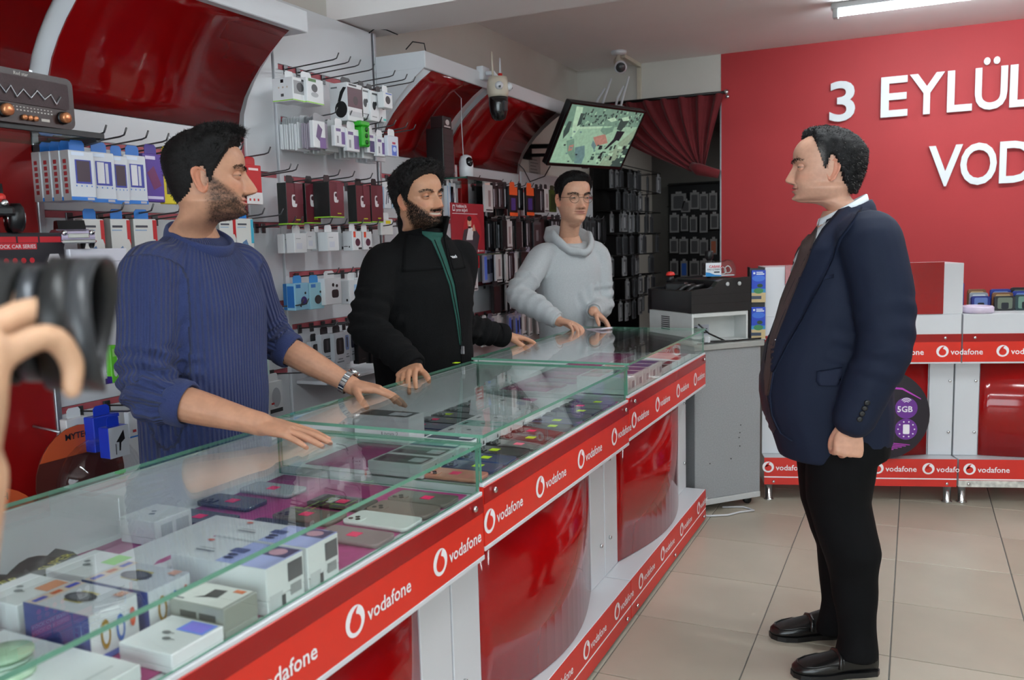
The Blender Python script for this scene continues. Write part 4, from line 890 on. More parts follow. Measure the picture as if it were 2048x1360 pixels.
MB().tube([Vector(q)-Vector((-2.25, 5.22, 1.88)) for q in ((-2.13, 5.17, 1.885), (-2.2, 5.24, 1.83), (-2.3, 5.23, 1.80), (-2.33, 5.2, 1.88), (-2.425, 5.16, 1.99))], .004, 0, 6).build('cable', black_p, tcb)
# notice behind the arm
nt_ = thing('paper_notice', 'faded paper notice on the wall left of the television', 'notice', (XL+.001, 5.62, 1.80))
MB().box((0, -.1, 0), (.002, .1, .21)).build('sheet', mat('faded_paper', (150, 148, 144), .8), nt_)
b = MB()
for k in range(8): plate(b, rect(-.08, .02+k*.022, .06-.02*(k % 3), .028+k*.022), (.002, 0, 0), (0, 1, 0), (0, 0, 1), .0004, 0)
b.build('printed_lines', mat('faded_ink', (110, 108, 106), .8), nt_)
# --- router with white antennas on the lintel behind the television
rt = thing('router', 'white router with four upright antennas behind the television', 'router', tuple(at_y(1216, 214, 6.22)-Vector((0, 0, .03))))
MB().box((-.12, -.06, 0), (.12, .06, .03), 0, .006).build('case', white, rt); MB().box((XL-rt.location.x, -.07, -.012), (.13, .07, 0), 0, .002).build('shelf', white, rt)
for k, (x, dx) in enumerate(((-.10, .05), (-.05, .05), (.06, .04), (.10, .04))): MB().tube([(x, .0, .03), (x+dx*.4, 0, .09), (x+dx*1.6, -.0, .235 if k % 2 else .17)], [.009, .010, .007], 0, 8).build('antenna', white, rt)
# --- bullet camera and its conduit
cc = thing('security_camera', 'white bullet security camera on the ceiling by the red wall', 'camera', (-1.93, 6.0, ZC))
cw = mat('cream_plastic', (200, 190, 172), .4, var=.04)
MB().lathe([(.055, 0), (.055, -.016), (.04, -.026), (.015, -.03)], n=18).build('base', white, cc)
MB().tube([(0, 0, -.02), (.0, -.02, -.06), (.02, -.04, -.085)], .016, 0, 8).build('bracket', cw, cc)
d_ = (Vector((.4, -1.0, -.42))).normalized(); p0 = Vector((-.035, .10, -.05))
MB().tube([p0, p0+d_*.20], .036, 0, 16).build('barrel', cw, cc)
b = MB(); b.tube([p0+d_*.20, p0+d_*.225], [.043, .044], 0, 18); b.build('hood_ring', white, cc)
b = MB(); b.tube([p0+d_*.222, p0+d_*.228], [.034, .034], 0, 18); b.build('lens', mat('dark_lens', (60, 64, 68), .15, spec=.8), cc)
cdt = thing('cable_conduit', 'cream cable conduit running down from the ceiling camera', 'conduit', (-1.93, YB, 2.43))
MB().box((-.016, -.018, 0), (.016, .003, ZC-2.43-.03), 0, .002).build('vertical_run', cw, cdt)
MB().box((-.016, -.40, ZC-2.43-.028), (.016, .003, ZC-2.43-.001), 0, .002).build('ceiling_run', cw, cdt)
# --- curtain swagged to one side under the lintel
cu = thing('curtain', 'dark red curtain gathered to the right over the dark doorway', 'curtain', (-1.30, 6.44, 2.44))
vel = mat('dark_red_velvet', (98, 14, 22), .88, var=.12, scale=20, sheen=.1, bump=.2, bscale=200)
nx, nz = 110, 30; vs = []; fs = []
xl, xr = -2.38, -1.285
for j in range(nz+1):
    s = j/nz
    for i in range(nx+1):
        t = i/nx; gx, gz = -1.475+(t-.5)*.09, 1.915-.02*math.sin(t*9)
        k = s**1.15 if t < .75 else s**1.0
        x = xl+(xr-xl)*t; sag = .05*math.sin(PI*s)*(1-t)
        xx = x+(gx-x)*k*.97; zz = 2.44+(gz-2.44)*s-sag
        f = (.024*math.sin(t*50)+.012*math.sin(t*103+s*3))*(1-.55*s)
        vs.append((xx, 6.44+f-.02*math.sin(s*3), zz))
for j in range(nz):
    for i in range(nx): a = j*(nx+1)+i; fs.append((a, a+1, a+nx+2, a+nx+1))
L0 = Vector((-1.30, 6.44, 2.44)); o_ = len(vs)
vs2 = [Vector(v)-L0 for v in vs]; vs2 += [v+Vector((0, .008, 0)) for v in vs2]
fs += [tuple(q+o_ for q in f[::-1]) for f in fs]
MB().add(vs2, fs, 0, True).build('drape', vel, cu)
b = MB(); b.tube([Vector(p)-L0 for p in ((-1.52, 6.42, 1.94), (-1.46, 6.41, 1.905), (-1.39, 6.42, 1.885), (-1.318, 6.44, 1.865))], [.026, .045, .038, .032], 0, 12); b.build('tie_end', vel, cu)
b = MB(); b.tube([Vector(p)-L0 for p in ((-2.42, 6.44, 2.447), (-1.28, 6.44, 2.447))], .011, 0, 10); b.build('rod', black_m, cu)
b = MB(); b.ball(Vector((-1.265, 6.44, 2.447))-L0, .02, 0, 12, 8); b.ball(Vector((-1.262, 6.47, 2.42))-L0, .016, 0, 10, 6); b.build('finial', chrome, cu)
# --- double-dome camera hanging from the white fascia
PC = (-2.0, 4.16, 2.24)
pz = thing('dome_camera', 'white and black pan-tilt camera with two antennas hanging from the fascia', 'camera', PC)
MB().box((-.10, -.05, .015), (-.06, .03, .085), 0, .004).build('bracket', white, pz); MB().tube([(-.07, -.01, .05), (-.02, -.01, .05), (0, 0, .02)], .012, 0, 8).build('bracket_arm', white, pz)
MB().lathe([(.02, .03), (.048, .026), (.055, .0), (.058, -.03), (.055, -.06), (.05, -.075)], n=24).build('housing', cw, pz)
MB().lathe([(.05, -.077), (.05, -.11), (.047, -.15), (.036, -.185), (.018, -.195)], n=24).build('dark_dome', mat('dark_dome', (18, 18, 20), .2, var=.05, spec=.7), pz)
for a in (-1.0, .35):
    q = Vector((math.cos(a)*.056, math.sin(a)*.056, -.025))
    b = MB(); b.ball(q, .022, 0, 12, 8); b.build('side_lens_rim', white, pz); b = MB(); b.ball(q*1.16, .013, 0, 10, 6); b.build('side_lens', mat('dark_lens', (60, 64, 68)), pz)
MB().box((.03, -.03, -.15), (.05, .01, -.10), 0, .003).build('lower_lens', dark_g, pz)
MB().tube([(-.01, -.035, .02), (-.012, -.04, .15)], [.006, .005], 0, 8).build('antenna', cw, pz)
b = MB(); b.tube([(.0, .03, .02), (.0, .032, .05)], .012, 0, 8); b.build('red_collar', mat('red_plastic', (200, 44, 36), .4), pz); MB().tube([(0, .032, .05), (0, .033, .13)], [.006, .004], 0, 8).build('antenna', white, pz)
# --- little white camera on a glass shelf, cable going up
gs = thing('glass_shelf', 'small glass shelf with dark edge carrying the little white camera', 'shelf', (XB, 4.08, 1.735))
o = MB().box((0, -.19, 0), (.30, .21, .008)).build('pane', [g_sheet, g_edge2], gs)
for p in o.data.polygons:
    if abs(p.normal.z) < .5: p.material_index = 1
MB().box((.298, -.19, -.006), (.306, .21, .010), 0, .001).build('edge_strip', black_p, gs)
for y in (-.17, .19): MB().box((-.002, y-.012, -.02), (.06, y+.012, -.001), 0, .002).build('bracket', alu, gs)
wc = thing('indoor_camera', 'little white indoor camera with black lens on the small glass shelf', 'camera', (-2.15, 4.06, 1.7435))
MB().lathe([(.03, 0), (.036, .004), (.038, .05), (.037, .09), (.028, .118), (.01, .126)], n=22).build('body', white, wc)
b = MB(); b.ball((.02, -.012, .085), .026, 0, 14, 8, (1, .8, 1.1)); b.build('lens', mat('lens_black', (8, 8, 12), .08, var=.02), wc)
MB().tube([(-.02, .01, .12), (-.03, .02, .3), (-.015, .0, .47)], .0022, 0, 5).build('white_cable', white, wc)
sp = thing('gadget_boxes_stack', 'stack of black boxes standing beside the little white camera', 'box', (-2.20, 3.90, 1.7435))
sp['label'] = 'tall black boxed gadget standing on the glass shelf beside the white camera'; sp.name = 'gadget_box'
MB().box((-.06, -.06, 0), (.04, .05, .245), 0, .003).build('carton', cm(14, 14, 16), sp)
b = MB()
for k in range(7): plate(b, rect(-.05, .02+k*.032, .04, .044+k*.032), (.04, 0, 0), (0, 1, 0), (0, 0, 1), .0006, 0)
b.build('front_ribs', cm(30, 30, 32), sp)
b = MB(); b.box((-.05, .05, 0), (.03, .075, .16), 0, .002); b.build('red_carton', cm(120, 16, 22), sp)
cs = thing('gadget_box', 'small dark box with white writing on top of the tall black one', 'box', (-2.20, 3.90, 1.989))
MB().box((-.04, -.045, 0), (.035, .045, .06), 0, .003).build('carton', cm(30, 20, 22), cs)
b = MB(); plate(b, ell(0, .03, .02, .014), (.035, 0, 0), (0, 1, 0), (0, 0, 1), .0005, 0); plate(b, rect(-.035, .004, .03, .012), (.035, 0, 0), (0, 1, 0), (0, 0, 1), .0005, 0); b.build('printed_front', cm(190, 180, 180), cs)
# --- red poster on a lower glass shelf
gs2 = thing('glass_shelf', 'glass shelf under the red poster beside the black fleece', 'shelf', (XB, 3.93, 1.345))
o = MB().box((0, -.25, 0), (.36, .22, .008)).build('pane', [g_sheet, g_edge2], gs2)
for p in o.data.polygons:
    if abs(p.normal.z) < .5: p.material_index = 1
for y in (-.2, .18): MB().box((-.002, y-.012, -.02), (.06, y+.012, -.001), 0, .002).build('bracket', alu, gs2)
po = thing('advert_panel', 'red upright advert panel with a smiling man and white headline', 'sign', (-2.04, 3.845, 1.3535), 0)
PR = mat('poster_red', (150, 30, 42), .35, var=.05, scale=6); W_, H_ = .375, .262
b = MB(); b.box((0, -.175, 0), (.006, .175, .252), 0, .001); b.build('board', PR, po)
pm = [cm(226, 220, 222), cm(176, 34, 44), cm(60, 56, 62), cm(214, 160, 134), cm(30, 22, 22), cm(110, 14, 24), cm(190, 192, 196)]
b = MB(); q_ = lambda poly, m, l=.0006: plate(b, poly, (.006, 0, 0), (0, 1, 0), (0, 0, 1), l, m)
q_(ell(.04, .11, .10, .09), 1, .0004)
q_([(-.05, 0), (.02, 0), (.03, .09), (.0, .13), (-.05, .12), (-.075, .06)], 2); q_([(.0, .0), (.08, .0), (.12, .09), (.07, .13), (.02, .12)], 2, .0007)
q_([(-.03, .07), (.04, .07), (.05, .13), (.0, .135)], 0, .0009)
q_(ell(.01, .155, .022, .028), 3, .0009); q_(ell(.01, .177, .023, .013), 4, .0012); q_([(-.008, .138), (.028, .138), (.022, .128), (-.002, .128)], 4, .0012); q_(rect(.002, .141, .018, .145), 0, .0014)
q_([(.035, .115), (.075, .115), (.06, .15), (.045, .14)], 3, .0012); q_(ell(.075, .085, .035, .028), 2, .0011)
q_(rrect(-.16, .212, -.135, .242, .004), 0); q_(rrect(-.155, .217, -.14, .237, .004), 5, .0008)
put_text(b, "Vodafone'da", (.006, -.125, .230), (0, 1, 0), (0, 0, 1), .022, 0, .014, 0, lift=.0007); put_text(b, 'paran değerli', (.006, -.125, .211), (0, 1, 0), (0, 0, 1), .022, 0, .014, 0, lift=.0007)
q_(rect(-.165, .199, .10, .2015), 0); q_(ell(.10, .014, .007, .007), 0); put_text(b, 'vodafone', (.006, .11, .010), (0, 1, 0), (0, 0, 1), .014, 0, .01, 0, lift=.0007)
q_(rect(-.15, .0, -.065, .052), 6)
b.build('printed_picture', pm, po)
MB().box((-.05, -.12, 0), (0, .12, .004), 0).build('rear_foot', PR, po)
rc = thing('price_card', 'small red card hanging under the glass shelf by the poster', 'card', (-2.12, 4.07, 1.275)); MB().box((0, -.045, 0), (.003, .045, .07), 0).build('card', cm(190, 30, 40), rc)
b = MB()
for k in range(3): plate(b, rect(-.03, .012+k*.018, .025, .022+k*.018), (.003, 0, 0), (0, 1, 0), (0, 0, 1), .0004, 0)
b.build('printed_lines', cm(226, 200, 204), rc)
# ================================================================= white and red counters in front of the red wall
DA = math.atan2(.289, .957)
def desk(s0, s1, label, tower=None, logos_t=(), logos_p=(), worn=False, feet=()):
    T = thing('service_counter', label, 'counter', (-.704+.957*s0, 4.597+.289*s0, 0), DA); Lg = s1-s0
    A = lambda b, n, m, p=None: b.build(n, m, T if p is None else p)
    pl = A(MB().box((.002, .0, .09), (Lg-.002, .48, .235), 0, .002), 'plinth', white)
    A(MB().box((.002, -.004, .125 if worn else .09), (Lg-.002, .0, .235), 0), 'plinth_front', red_plinth if not worn else red_plinth, pl)
    A(MB().box((.002, -.0052, .128), (Lg-.002, -.004, .134), 0), 'stripe', logo_w, pl)
    if worn: A(MB().box((.002, -.003, .09), (Lg-.002, -.0, .126), 0), 'worn_edge', mat('chipped_white', (200, 198, 190), .7, var=.35, scale=30, bump=.4), pl)
    A(MB().box((.002, .10, .235), (Lg-.002, .48, .735), 0), 'carcass', white)
    for a, c in ((.0, .12), (Lg-.12, Lg)):
        po_ = A(MB().box((a+.001, .085, .236), (c-.001, .10, .735), 0, .002), 'post', white)
        for z in (.36, .63): o = screw(po_, ((a+.02 if a > 0.01 and False else (c-.02 if a < .01 else a+.1)), .085, z), -PI/2)
    m = MB(); pts = [(.125+(Lg-.25)*i/16, .09-.055*math.sin(PI*i/16)) for i in range(17)]
    m.prism(pts+[(x, y+.006) for x, y in pts[::-1]], 2, .237, .732, 0, True); A(m, 'bowed_panel', red_gloss)
    A(MB().box((.001, -.002, .735), (Lg-.001, .48, .985), 0, .002), 'top_box', white)
    fs = A(MB().box((.001, -.006, .742), (Lg-.001, -.002, .885), 0, .001), 'sign_strip', red_sign)
    A(MB().box((.001, -.0072, .845), (Lg-.001, -.006, .885), 0), 'upper_band', red_dark, fs); A(MB().box((.001, -.007, .734), (Lg-.001, -.002, .742), 0), 'white_edging', white, fs)
    for x in (.055, Lg-.08, Lg*.5): screw(fs, (x, -.0072, .866), -PI/2)
    for x in (.05, Lg-.05): screw(pl, (x, -.004, .107), -PI/2)
    for x in logos_t: logo(fs, (x, -.0064, .797), red_sign, -PI/2)
    for x in logos_p: logo(pl, (x, -.0044, .185), red_plinth, -PI/2, t='vodafo' if x == .825 else 'vodafone')
    if tower:
        a, c = tower
        tb = A(MB().box((a, -.002, .985), (c, .26, 1.243), 0, .002), 'upper_box', white)
        A(MB().box((a+.10, -.010, .988), (c-.095, -.002, 1.250), 0, .001), 'red_front', red_gloss, tb)
    for x, y in feet:
        b = MB().lathe([(.026, 0), (.026, .006), (.019, .010), (.019, .09)], (x, y, 0), n=16); A(b, 'steel_foot', chrome)
    for x in (Lg*.35, Lg*.65): A(MB().lathe([(.018, .0), (.018, .06), (.012, .09)], (x, .40, 0), n=12), 'black_foot', black_p)
    return T
desk(.0, .966, 'white and red service counter with tall box, mostly behind the suited man', (.0, .968), [.03, .31, .594, .876], [.022, .30, .575, .825], feet=[(.03, .03), (.93, .03)])
desk(.972, 1.95, 'lower white and red service counter at the right edge with worn base', None, [.19, .50, .8], [.053, .36, .66], worn=True, feet=[(.03, .03), (.93, .03)])
DX = Vector((.957, .289, 0)); DY = Vector((-.289, .957, 0)); D0 = Vector((-.704, 4.597, 0))
def on_desk(s, t, z): return D0+DX*s+DY*t+Vector((0, 0, z))
# purple round sign leaning on the counter front
rs = thing('round_sign', 'round purple and black sign reading 5GB leaning behind the suited man', 'sign', on_desk(.585, -.004, .2365), DA)
R_ = .235; b = MB(); b.x = Matrix.Translation((0, -.012, R_)) @ Matrix.Rotation(-.03, 4, 'X'); b.prism([(q, p) for p, q in disc(40, R_)], 1, -.004, .004, 0)
b.build('disc', mat('sign_black', (26, 16, 30), .3), rs)
pu = [mat('sign_purple', (104, 40, 140), .35), mat('sign_white', (236, 232, 238), .4), mat('sign_magenta', (190, 60, 190), .35)]
b = MB(); b.x = Matrix.Translation((0, -.0165, R_)) @ Matrix.Rotation(-.03, 4, 'X')
Q = lambda poly, m, l=.0004: plate(b, poly, (0, 0, 0), (1, 0, 0), (0, 0, 1), l, m)
for (cx, cz) in ((.12, .035), (.12, -.075), (-.02, .08), (-.1, -.02)): Q(ell(cx, cz, .055, .055, 24), 0)
for k in range(5): Q([(-.2+.02*k, -.12-.012*k), (.14-.02*k, -.155-.006*k), (.14-.02*k, -.159-.006*k), (-.2+.02*k, -.125-.012*k)], 2, .0006)
Q([(-.1, .15), (.1, .13), (.19, .08), (.19, .085), (.1, .14), (-.1, .156)], 2, .0006)
put_text(b, '5GB', (.075, 0, .015), (1, 0, 0), (0, 0, 1), .042, 1, .02, 0, lift=.0008)
for r in (.012, .02, .028):
    arcp = [(.12+r*math.cos(a), .056+r*math.sin(a)) for a in [PI*(.22+.56*i/8) for i in range(9)]]; Q(arcp+[(.12+(r+.004)*math.cos(a), .056+(r+.004)*math.sin(a)) for a in [PI*(.22+.56*i/8) for i in range(8, -1, -1)]], 1, .0008)
Q(rrect(.105, -.10, .137, -.05, .005), 1, .0008)
for i in range(10): a = 2*PI*i/10; Q(ell(.121+.04*math.cos(a), -.075+.04*math.sin(a), .004, .004, 8), 1, .0008)
b.build('printed_marks', pu, rs)
# things on the lower counter
tr = thing('tape_roll', 'flat pale lilac roll of tape lying on the lower white counter', 'tape roll', on_desk(1.062, .07, .9855), 0)
MB().lathe([(.07, .0), (.078, .006), (.078, .03), (.07, .036), (.05, .036), (.048, .03), (.048, .004)], n=32).build('roll', mat('lilac_tape', (214, 200, 222), .2, spec=.7), tr)
cols = [((30, 50, 130), 'blue'), ((26, 40, 120), 'navy'), ((40, 40, 44), 'black'), ((36, 60, 66), 'dark teal'), ((40, 70, 60), 'green')]
for k, (s, dy, w_, h_) in enumerate(((1.01, .22, .075, .15), (1.125, .20, .09, .075), (1.235, .18, .10, .075), (1.335, .18, .10, .08), (1.445, .18, .09, .08))):
    c, nm = cols[k]
    n_ = 1 if k == 0 else 3
    for j in range(n_):
        T = thing('phone_case', '%s boxed phone case by the tall white box' % nm if k == 0 else '%s phone case in the %s file on the lower counter, %s from the front' % (nm, ORD[k-1], ORD[j]), 'phone case', on_desk(s, dy+.028*j, .9855), DA)
        if k and j: T['label'] = 'phone case in the %s file on the lower counter, %s from the front' % (ORD[k-1], ORD[j])
        cc_ = c if j == 0 else [(40, 60, 150), (30, 30, 34), (150, 160, 170), (130, 90, 60)][(k+j) % 4]
        hh = h_*(1+.22*j)
        b = MB(); b.prism([(p, q) for q, p in []] or [(q, p) for p, q in rrect(-w_/2, 0, w_/2, hh, .012)], 1, -.008, .008, 0, True); b.build('shell', cm(*cc_), T)
        b = MB(); plate(b, rrect(-w_*.36, hh*.12, w_*.36, hh*.9, .008), (0, -.008, 0), (1, 0, 0), (0, 0, 1), .0005, 0); plate(b, rrect(-w_*.18, hh*.12, w_*.18, hh*.55, .006), (0, -.008, 0), (1, 0, 0), (0, 0, 1), .001, 1)
        b.build('printed_face', [cm(min(cc_[0]+70, 230), min(cc_[1]+80, 230), min(cc_[2]+60, 235)), cm(24, 28, 40)], T)
# brochures at the left end
C0_ = Vector((-.943, 4.264, 0))
bh = thing('brochure_stand', 'upright stand of blue holiday brochures left of the tall white box', 'brochure', C0_+Vector((.674, .738, 0))*.318+Vector((-.738, .674, 0))*.05+Vector((0, 0, .895)), DA)
MB().box((-.004, .002, -.02), (.0, .10, .35), 0, .001).build('side_panel', dark_g, bh); MB().box((-.004, -.02, -.022), (.076, .10, -.018), 0, .001).build('base', grey_p, bh); MB().box((.0, .014, -.018), (.074, .02, .345), 0, .001).build('back_panel', dark_g, bh)
for j, (z0_, sh) in enumerate(((.17, 0), (-.02, 0))):
    T = bh
    b = MB(); b.box((.0045, -.002, z0_), (.075, .012, z0_+.165), 0, .001); bo = b.build('brochure', cm(36, 70, 190), T)
    b = MB(); q3 = lambda poly, m, l: plate(b, [(.0045+p*.0705, z0_+q*.165) for p, q in poly], (0, -.002, 0), (1, 0, 0), (0, 0, 1), l, m)
    q3(rect(0, 0, 1, .3), 0, .0004); q3(rect(0, .3, 1, .42), 1, .0004); q3(ell(.5, .36, .34, .09), 2, .0006); q3(ell(.6, .52, .2, .06), 3, .0006); q3(rect(0, .10, .7, .2), 4, .0007); q3(rect(.12, .88, .26, .94), 5, .0006); q3(rect(.34, .86, .9, .9), 5, .0006); q3(rect(.34, .92, .8, .95), 5, .0006)
    q3(ell(.5, .75, .46, .1), 6, .0003)
    b.build('printed_cover', [cm(200, 176, 130), cm(60, 140, 190), cm(60, 130, 80), cm(40, 70, 40), cm(60, 70, 90), cm(220, 228, 240), cm(60, 110, 210)], T)
# ================================================================= grey cabinet and the white machine on it
CA = math.atan2(.738, .674); cdx = Vector((.674, .738, 0)); cdn = Vector((-.738, .674, 0)); C0 = Vector((-.943, 4.264, 0))
gc = thing('rolling_cabinet', 'grey fabric-covered rolling cabinet at the end of the glass counters', 'cabinet', C0-cdx*.06, CA)
gf = mat('grey_felt_panel', (146, 148, 150), .9, var=.08, scale=140, bump=.15, bscale=400)
MB().box((0, 0, .075), (.405, .40, .842), 0, .003).build('body', gf, gc); MB().box((-.012, -.012, .843), (.42, .41, .872), 0, .003).build('top', mat('grey_top', (158, 158, 154), .5, var=.05), gc)
MB().box((0, -.003, .045), (.405, .40, .075), 0, .002).build('base_rail', grey_p, gc)
b = MB()
for (x, z) in ((.28, .44), (.275, .40), (.27, .375), (.275, .33), (.22, .27), (.09, .26)): b.lathe([(.001, -.001), (.0035, -.001), (.0035, .0005)], (x, 0, z), 1, 0, 8)
b.build('screw_hole', black_p, gc)
for x in (.05, .36):
    for y in (.05, .35): MB().lathe([(.021, -.011), (.023, 0), (.021, .011)], (x, y, .023), 1, 0, 14).build('caster', black_p, gc)
for x in (.05, .36):
    for y in (.05, .35): MB().box((x-.014, y-.014, .03), (x+.014, y+.014, .046), 0).build('caster_fork', grey_p, gc)
mc = thing('office_machine', 'white box machine with black moulded lid standing on the grey cabinet', 'machine', C0+cdn*.03+Vector((0, 0, .8725)), CA)
mw = mat('machine_white', (200, 202, 200), .4, var=.03)
b = MB(); x0, x1, y1_, h_ = -.055, .288, .40, .155
b.box((x0, 0, 0), (x0+.012, y1_, h_), 0, .002); b.box((x1-.012, 0, 0), (x1, y1_, h_), 0, .002); b.box((x0+.012, 0, h_-.022), (x1-.012, y1_, h_), 0, .002); b.box((x0+.012, .10, 0), (x1-.012, .11, h_-.022), 0); b.box((x0+.012, 0, 0), (x1-.012, .10, .012), 0, .001)
b.build('housing', mw, mc)
b = MB()
for k in range(8): b.box((x0-.0012, .20, .05+k*.0105), (x0+.0002, .28, .055+k*.0105), 0)
b.build('vent_slots', dark_g, mc)
b = MB(); b.box((.02, .098, .03), (.115, .0995, .085), 0); b.build('data_label', cm(176, 178, 190), mc)
b = MB(); b.box((.025, .097, .055), (.045, .098, .075), 0); b.box((.07, .097, .04), (.105, .098, .048), 0); b.box((.07, .097, .06), (.105, .098, .066), 0); b.build('label_print', dark_g, mc)
bk = mat('moulded_black', (26, 25, 27), .38, var=.12, scale=30)
prof = [(x0-.004, h_+.001), (x1+.012, h_+.001), (x1+.012, h_+.165), (x1+.005, h_+.172), (.13, h_+.165), (.10, h_+.155), (.075, h_+.128), (.06, h_+.122), (x0+.02, h_+.118), (x0-.004, h_+.110)]
b = MB(); b.prism([(q, p) for p, q in prof], 1, -.004, .03, 0); b.build('lid_front', bk, mc)
b = MB(); b.prism([(q, p) for p, q in prof], 1, .37, .405, 0); b.build('lid_back', bk, mc)
MB().box((x0-.004, .0, h_+.001), (x0+.02, .40, h_+.112), 0, .004).build('lid_side', bk, mc); MB().box((x1-.01, .0, h_+.001), (x1+.012, .40, h_+.165), 0, .004).build('lid_side', bk, mc)
MB().box((x0+.01, .02, h_+.001), (x1-.005, .39, h_+.085), 0, .004).build('tray', bk, mc); MB().box((.11, .02, h_+.085), (x1-.005, .39, h_+.160), 0, .004).build('raised_tray', bk, mc)
for k in range(2): MB().box((x0-.006, -.0055, h_+.045+k*.045), (x1+.013, -.0035, h_+.048+k*.045), 0).build('groove', mat('groove_black', (8, 8, 8), .6), mc)
for x in (.155, .228): MB().lathe([(.0105, .0), (.0105, -.004), (.008, -.0055)], (x, -.004, h_+.140), 1, 0, 16).build('round_button', cm(170, 172, 172), mc)
for k, y in enumerate((.12, .2)): MB().tube([(x0+.03, y, h_+.09), (.02, y-.02, h_+.125), (.10, y, h_+.13)], .012, 0, 8).build('roller_arm', bk, mc)
# cables
b = MB(); base = C0+Vector((0, 0, .8755))
cp = lambda s, t, z: cdx*s+cdn*t+Vector((0, 0, z))
wr = thing('power_cable', 'black cables with a white plug lying on the grey cabinet', 'cable', base)
MB().tube([cp(-.03, .01, .10), cp(.03, .005, .05), cp(.12, -.004, .008), cp(.17, -.006, .005), cp(.26, .0, .006), cp(.345, .0, .006)], .0045, 0, 6).build('cable', black_p, wr)
MB().tube([cp(.02, -.006, .012), cp(.08, -.008, .010), cp(.16, -.002, .006), cp(.20, .012, .005)], .0045, 0, 6).build('cable', black_p, wr)
MB().tube([cp(-.05, -.008, .004), cp(.02, -.012, .004), cp(.10, -.009, .004), cp(.15, .0, .004)], .003, 0, 6).build('thin_cable', black_p, wr)
b = MB(); c_ = cp(.012, -.004, .02); b.box(c_-Vector((.014, .012, .014)), c_+Vector((.014, .012, .016)), 0, .004); b.build('white_plug', white, wr)
# clear blister pack with white card on the lid
bp = thing('blister_pack', 'clear blister pack with white and blue CABAKA card on the black machine lid', 'package', C0+cdn*.16+cdx*.20+Vector((0, 0, .8725+.155+.1735)), CA-.22)
cpl = glass('clear_plastic', (.93, .94, .96), 1.5, .04)
b = MB(); pr_ = [(-.085, 0), (.085, 0), (.085, .045), (.07, .078), (.045, .086), (.02, .075), (0, .080), (-.02, .076), (-.045, .086), (-.07, .078), (-.085, .045)]
b.prism([(q, p) for p, q in pr_], 1, -.02, .02, 0); b.build('bubble', cpl, bp)
b = MB(); b.box((-.083, -.012, .001), (.083, .012, .008), 0, .002); b.build('base_card', cm(206, 208, 210), bp)
b = MB(); b.box((-.08, -.0215, .002), (.005, -.0205, .072), 0); b.build('front_card', cm(222, 226, 232), bp)
b = MB(); q4 = lambda poly, m, l=.0004: plate(b, poly, (0, -.0215, 0), (1, 0, 0), (0, 0, 1), l, m)
q4([(-.08, .002), (.005, .002), (.005, .008), (-.03, .010), (-.06, .022), (-.08, .024)], 0); put_text(b, 'CABAKA', (-.062, -.0215, .046), (1, 0, 0), (0, 0, 1), .019, 1, .02, 0, lift=.0005); put_text(b, 'DALI ÇORBACI', (-.072, -.0215, .034), (1, 0, 0), (0, 0, 1), .0115, 2, .012, 0, lift=.0005); q4(rect(-.035, .02, -.004, .027), 2)
b.build('printed_card', [cm(50, 140, 206), cm(206, 40, 50), cm(40, 44, 60)], bp)
b = MB(); b.tube([(.02+.02*math.cos(a), .006*math.sin(a*2), .03+.018*math.sin(a)) for a in [i*.5 for i in range(26)]], .003, 0, 6); b.tube([(.05+.018*math.cos(a), .006*math.sin(a*2), .035+.018*math.sin(a)) for a in [i*.5 for i in range(26)]], .003, 0, 6); b.build('coiled_cable', cm(190, 186, 184), bp)
tl = thing('torch', 'black torch standing on end behind the clear blister pack', 'torch', C0+cdn*.30+cdx*.24+Vector((0, 0, .8725+.155+.161)))
MB().lathe([(.013, 0), (.013, .09), (.014, .095), (.022, .105), (.024, .14), (.020, .145)], n=16).build('barrel', black_p, tl)
b = MB(); b.lathe([(.0135, .02), (.0145, .022), (.0145, .03), (.0135, .032)], n=16); b.lathe([(.0135, .05), (.0145, .052), (.0145, .06), (.0135, .062)], n=16); b.build('grip_rings', dark_g, tl)
kb = thing('tape_dispenser', 'black desk gadget with a small red top in the dark doorway', 'gadget', C0+cdn*.30+cdx*.03+Vector((0, 0, .8725+.155+.086)))
MB().box((-.05, -.04, 0), (.06, .04, .06), 0, .008).build('body', black_p, kb); MB().lathe([(.022, .06), (.02, .085), (.016, .095)], (-.03, 0, 0), n=14).build('neck', black_p, kb); MB().lathe([(.022, .095), (.024, .10), (.02, .112), (.01, .116)], (-.03, 0, 0), n=14).build('red_top', mat('red_plastic', (200, 44, 36), .4), kb)
ex = thing('extension_cable', 'white extension cable looped on the floor under the grey cabinet', 'cable', (-.98, 4.27, .006))
MB().tube([(-.02, -.02, 0), (.06, -.05, 0), (.15, .0, 0), (.2, .07, 0), (.26, .12, 0), (.2, .16, 0), (.1, .12, 0)], .005, 0, 6).build('cable', white, ex)
wq = thing('charging_cable', 'thin white charging cable hanging down the dim wall base', 'cable', (-2.36, 6.1, .60))
MB().tube([(.01, 0, .30), (.03, .1, .32), (.04, .25, .27), (.04, .36, .12), (.03, .40, -.1)], .005, 0, 6).build('cable', white, wq); MB().box((0, -.03, .28), (.03, .02, .32), 0, .004).build('plug', white, wq)
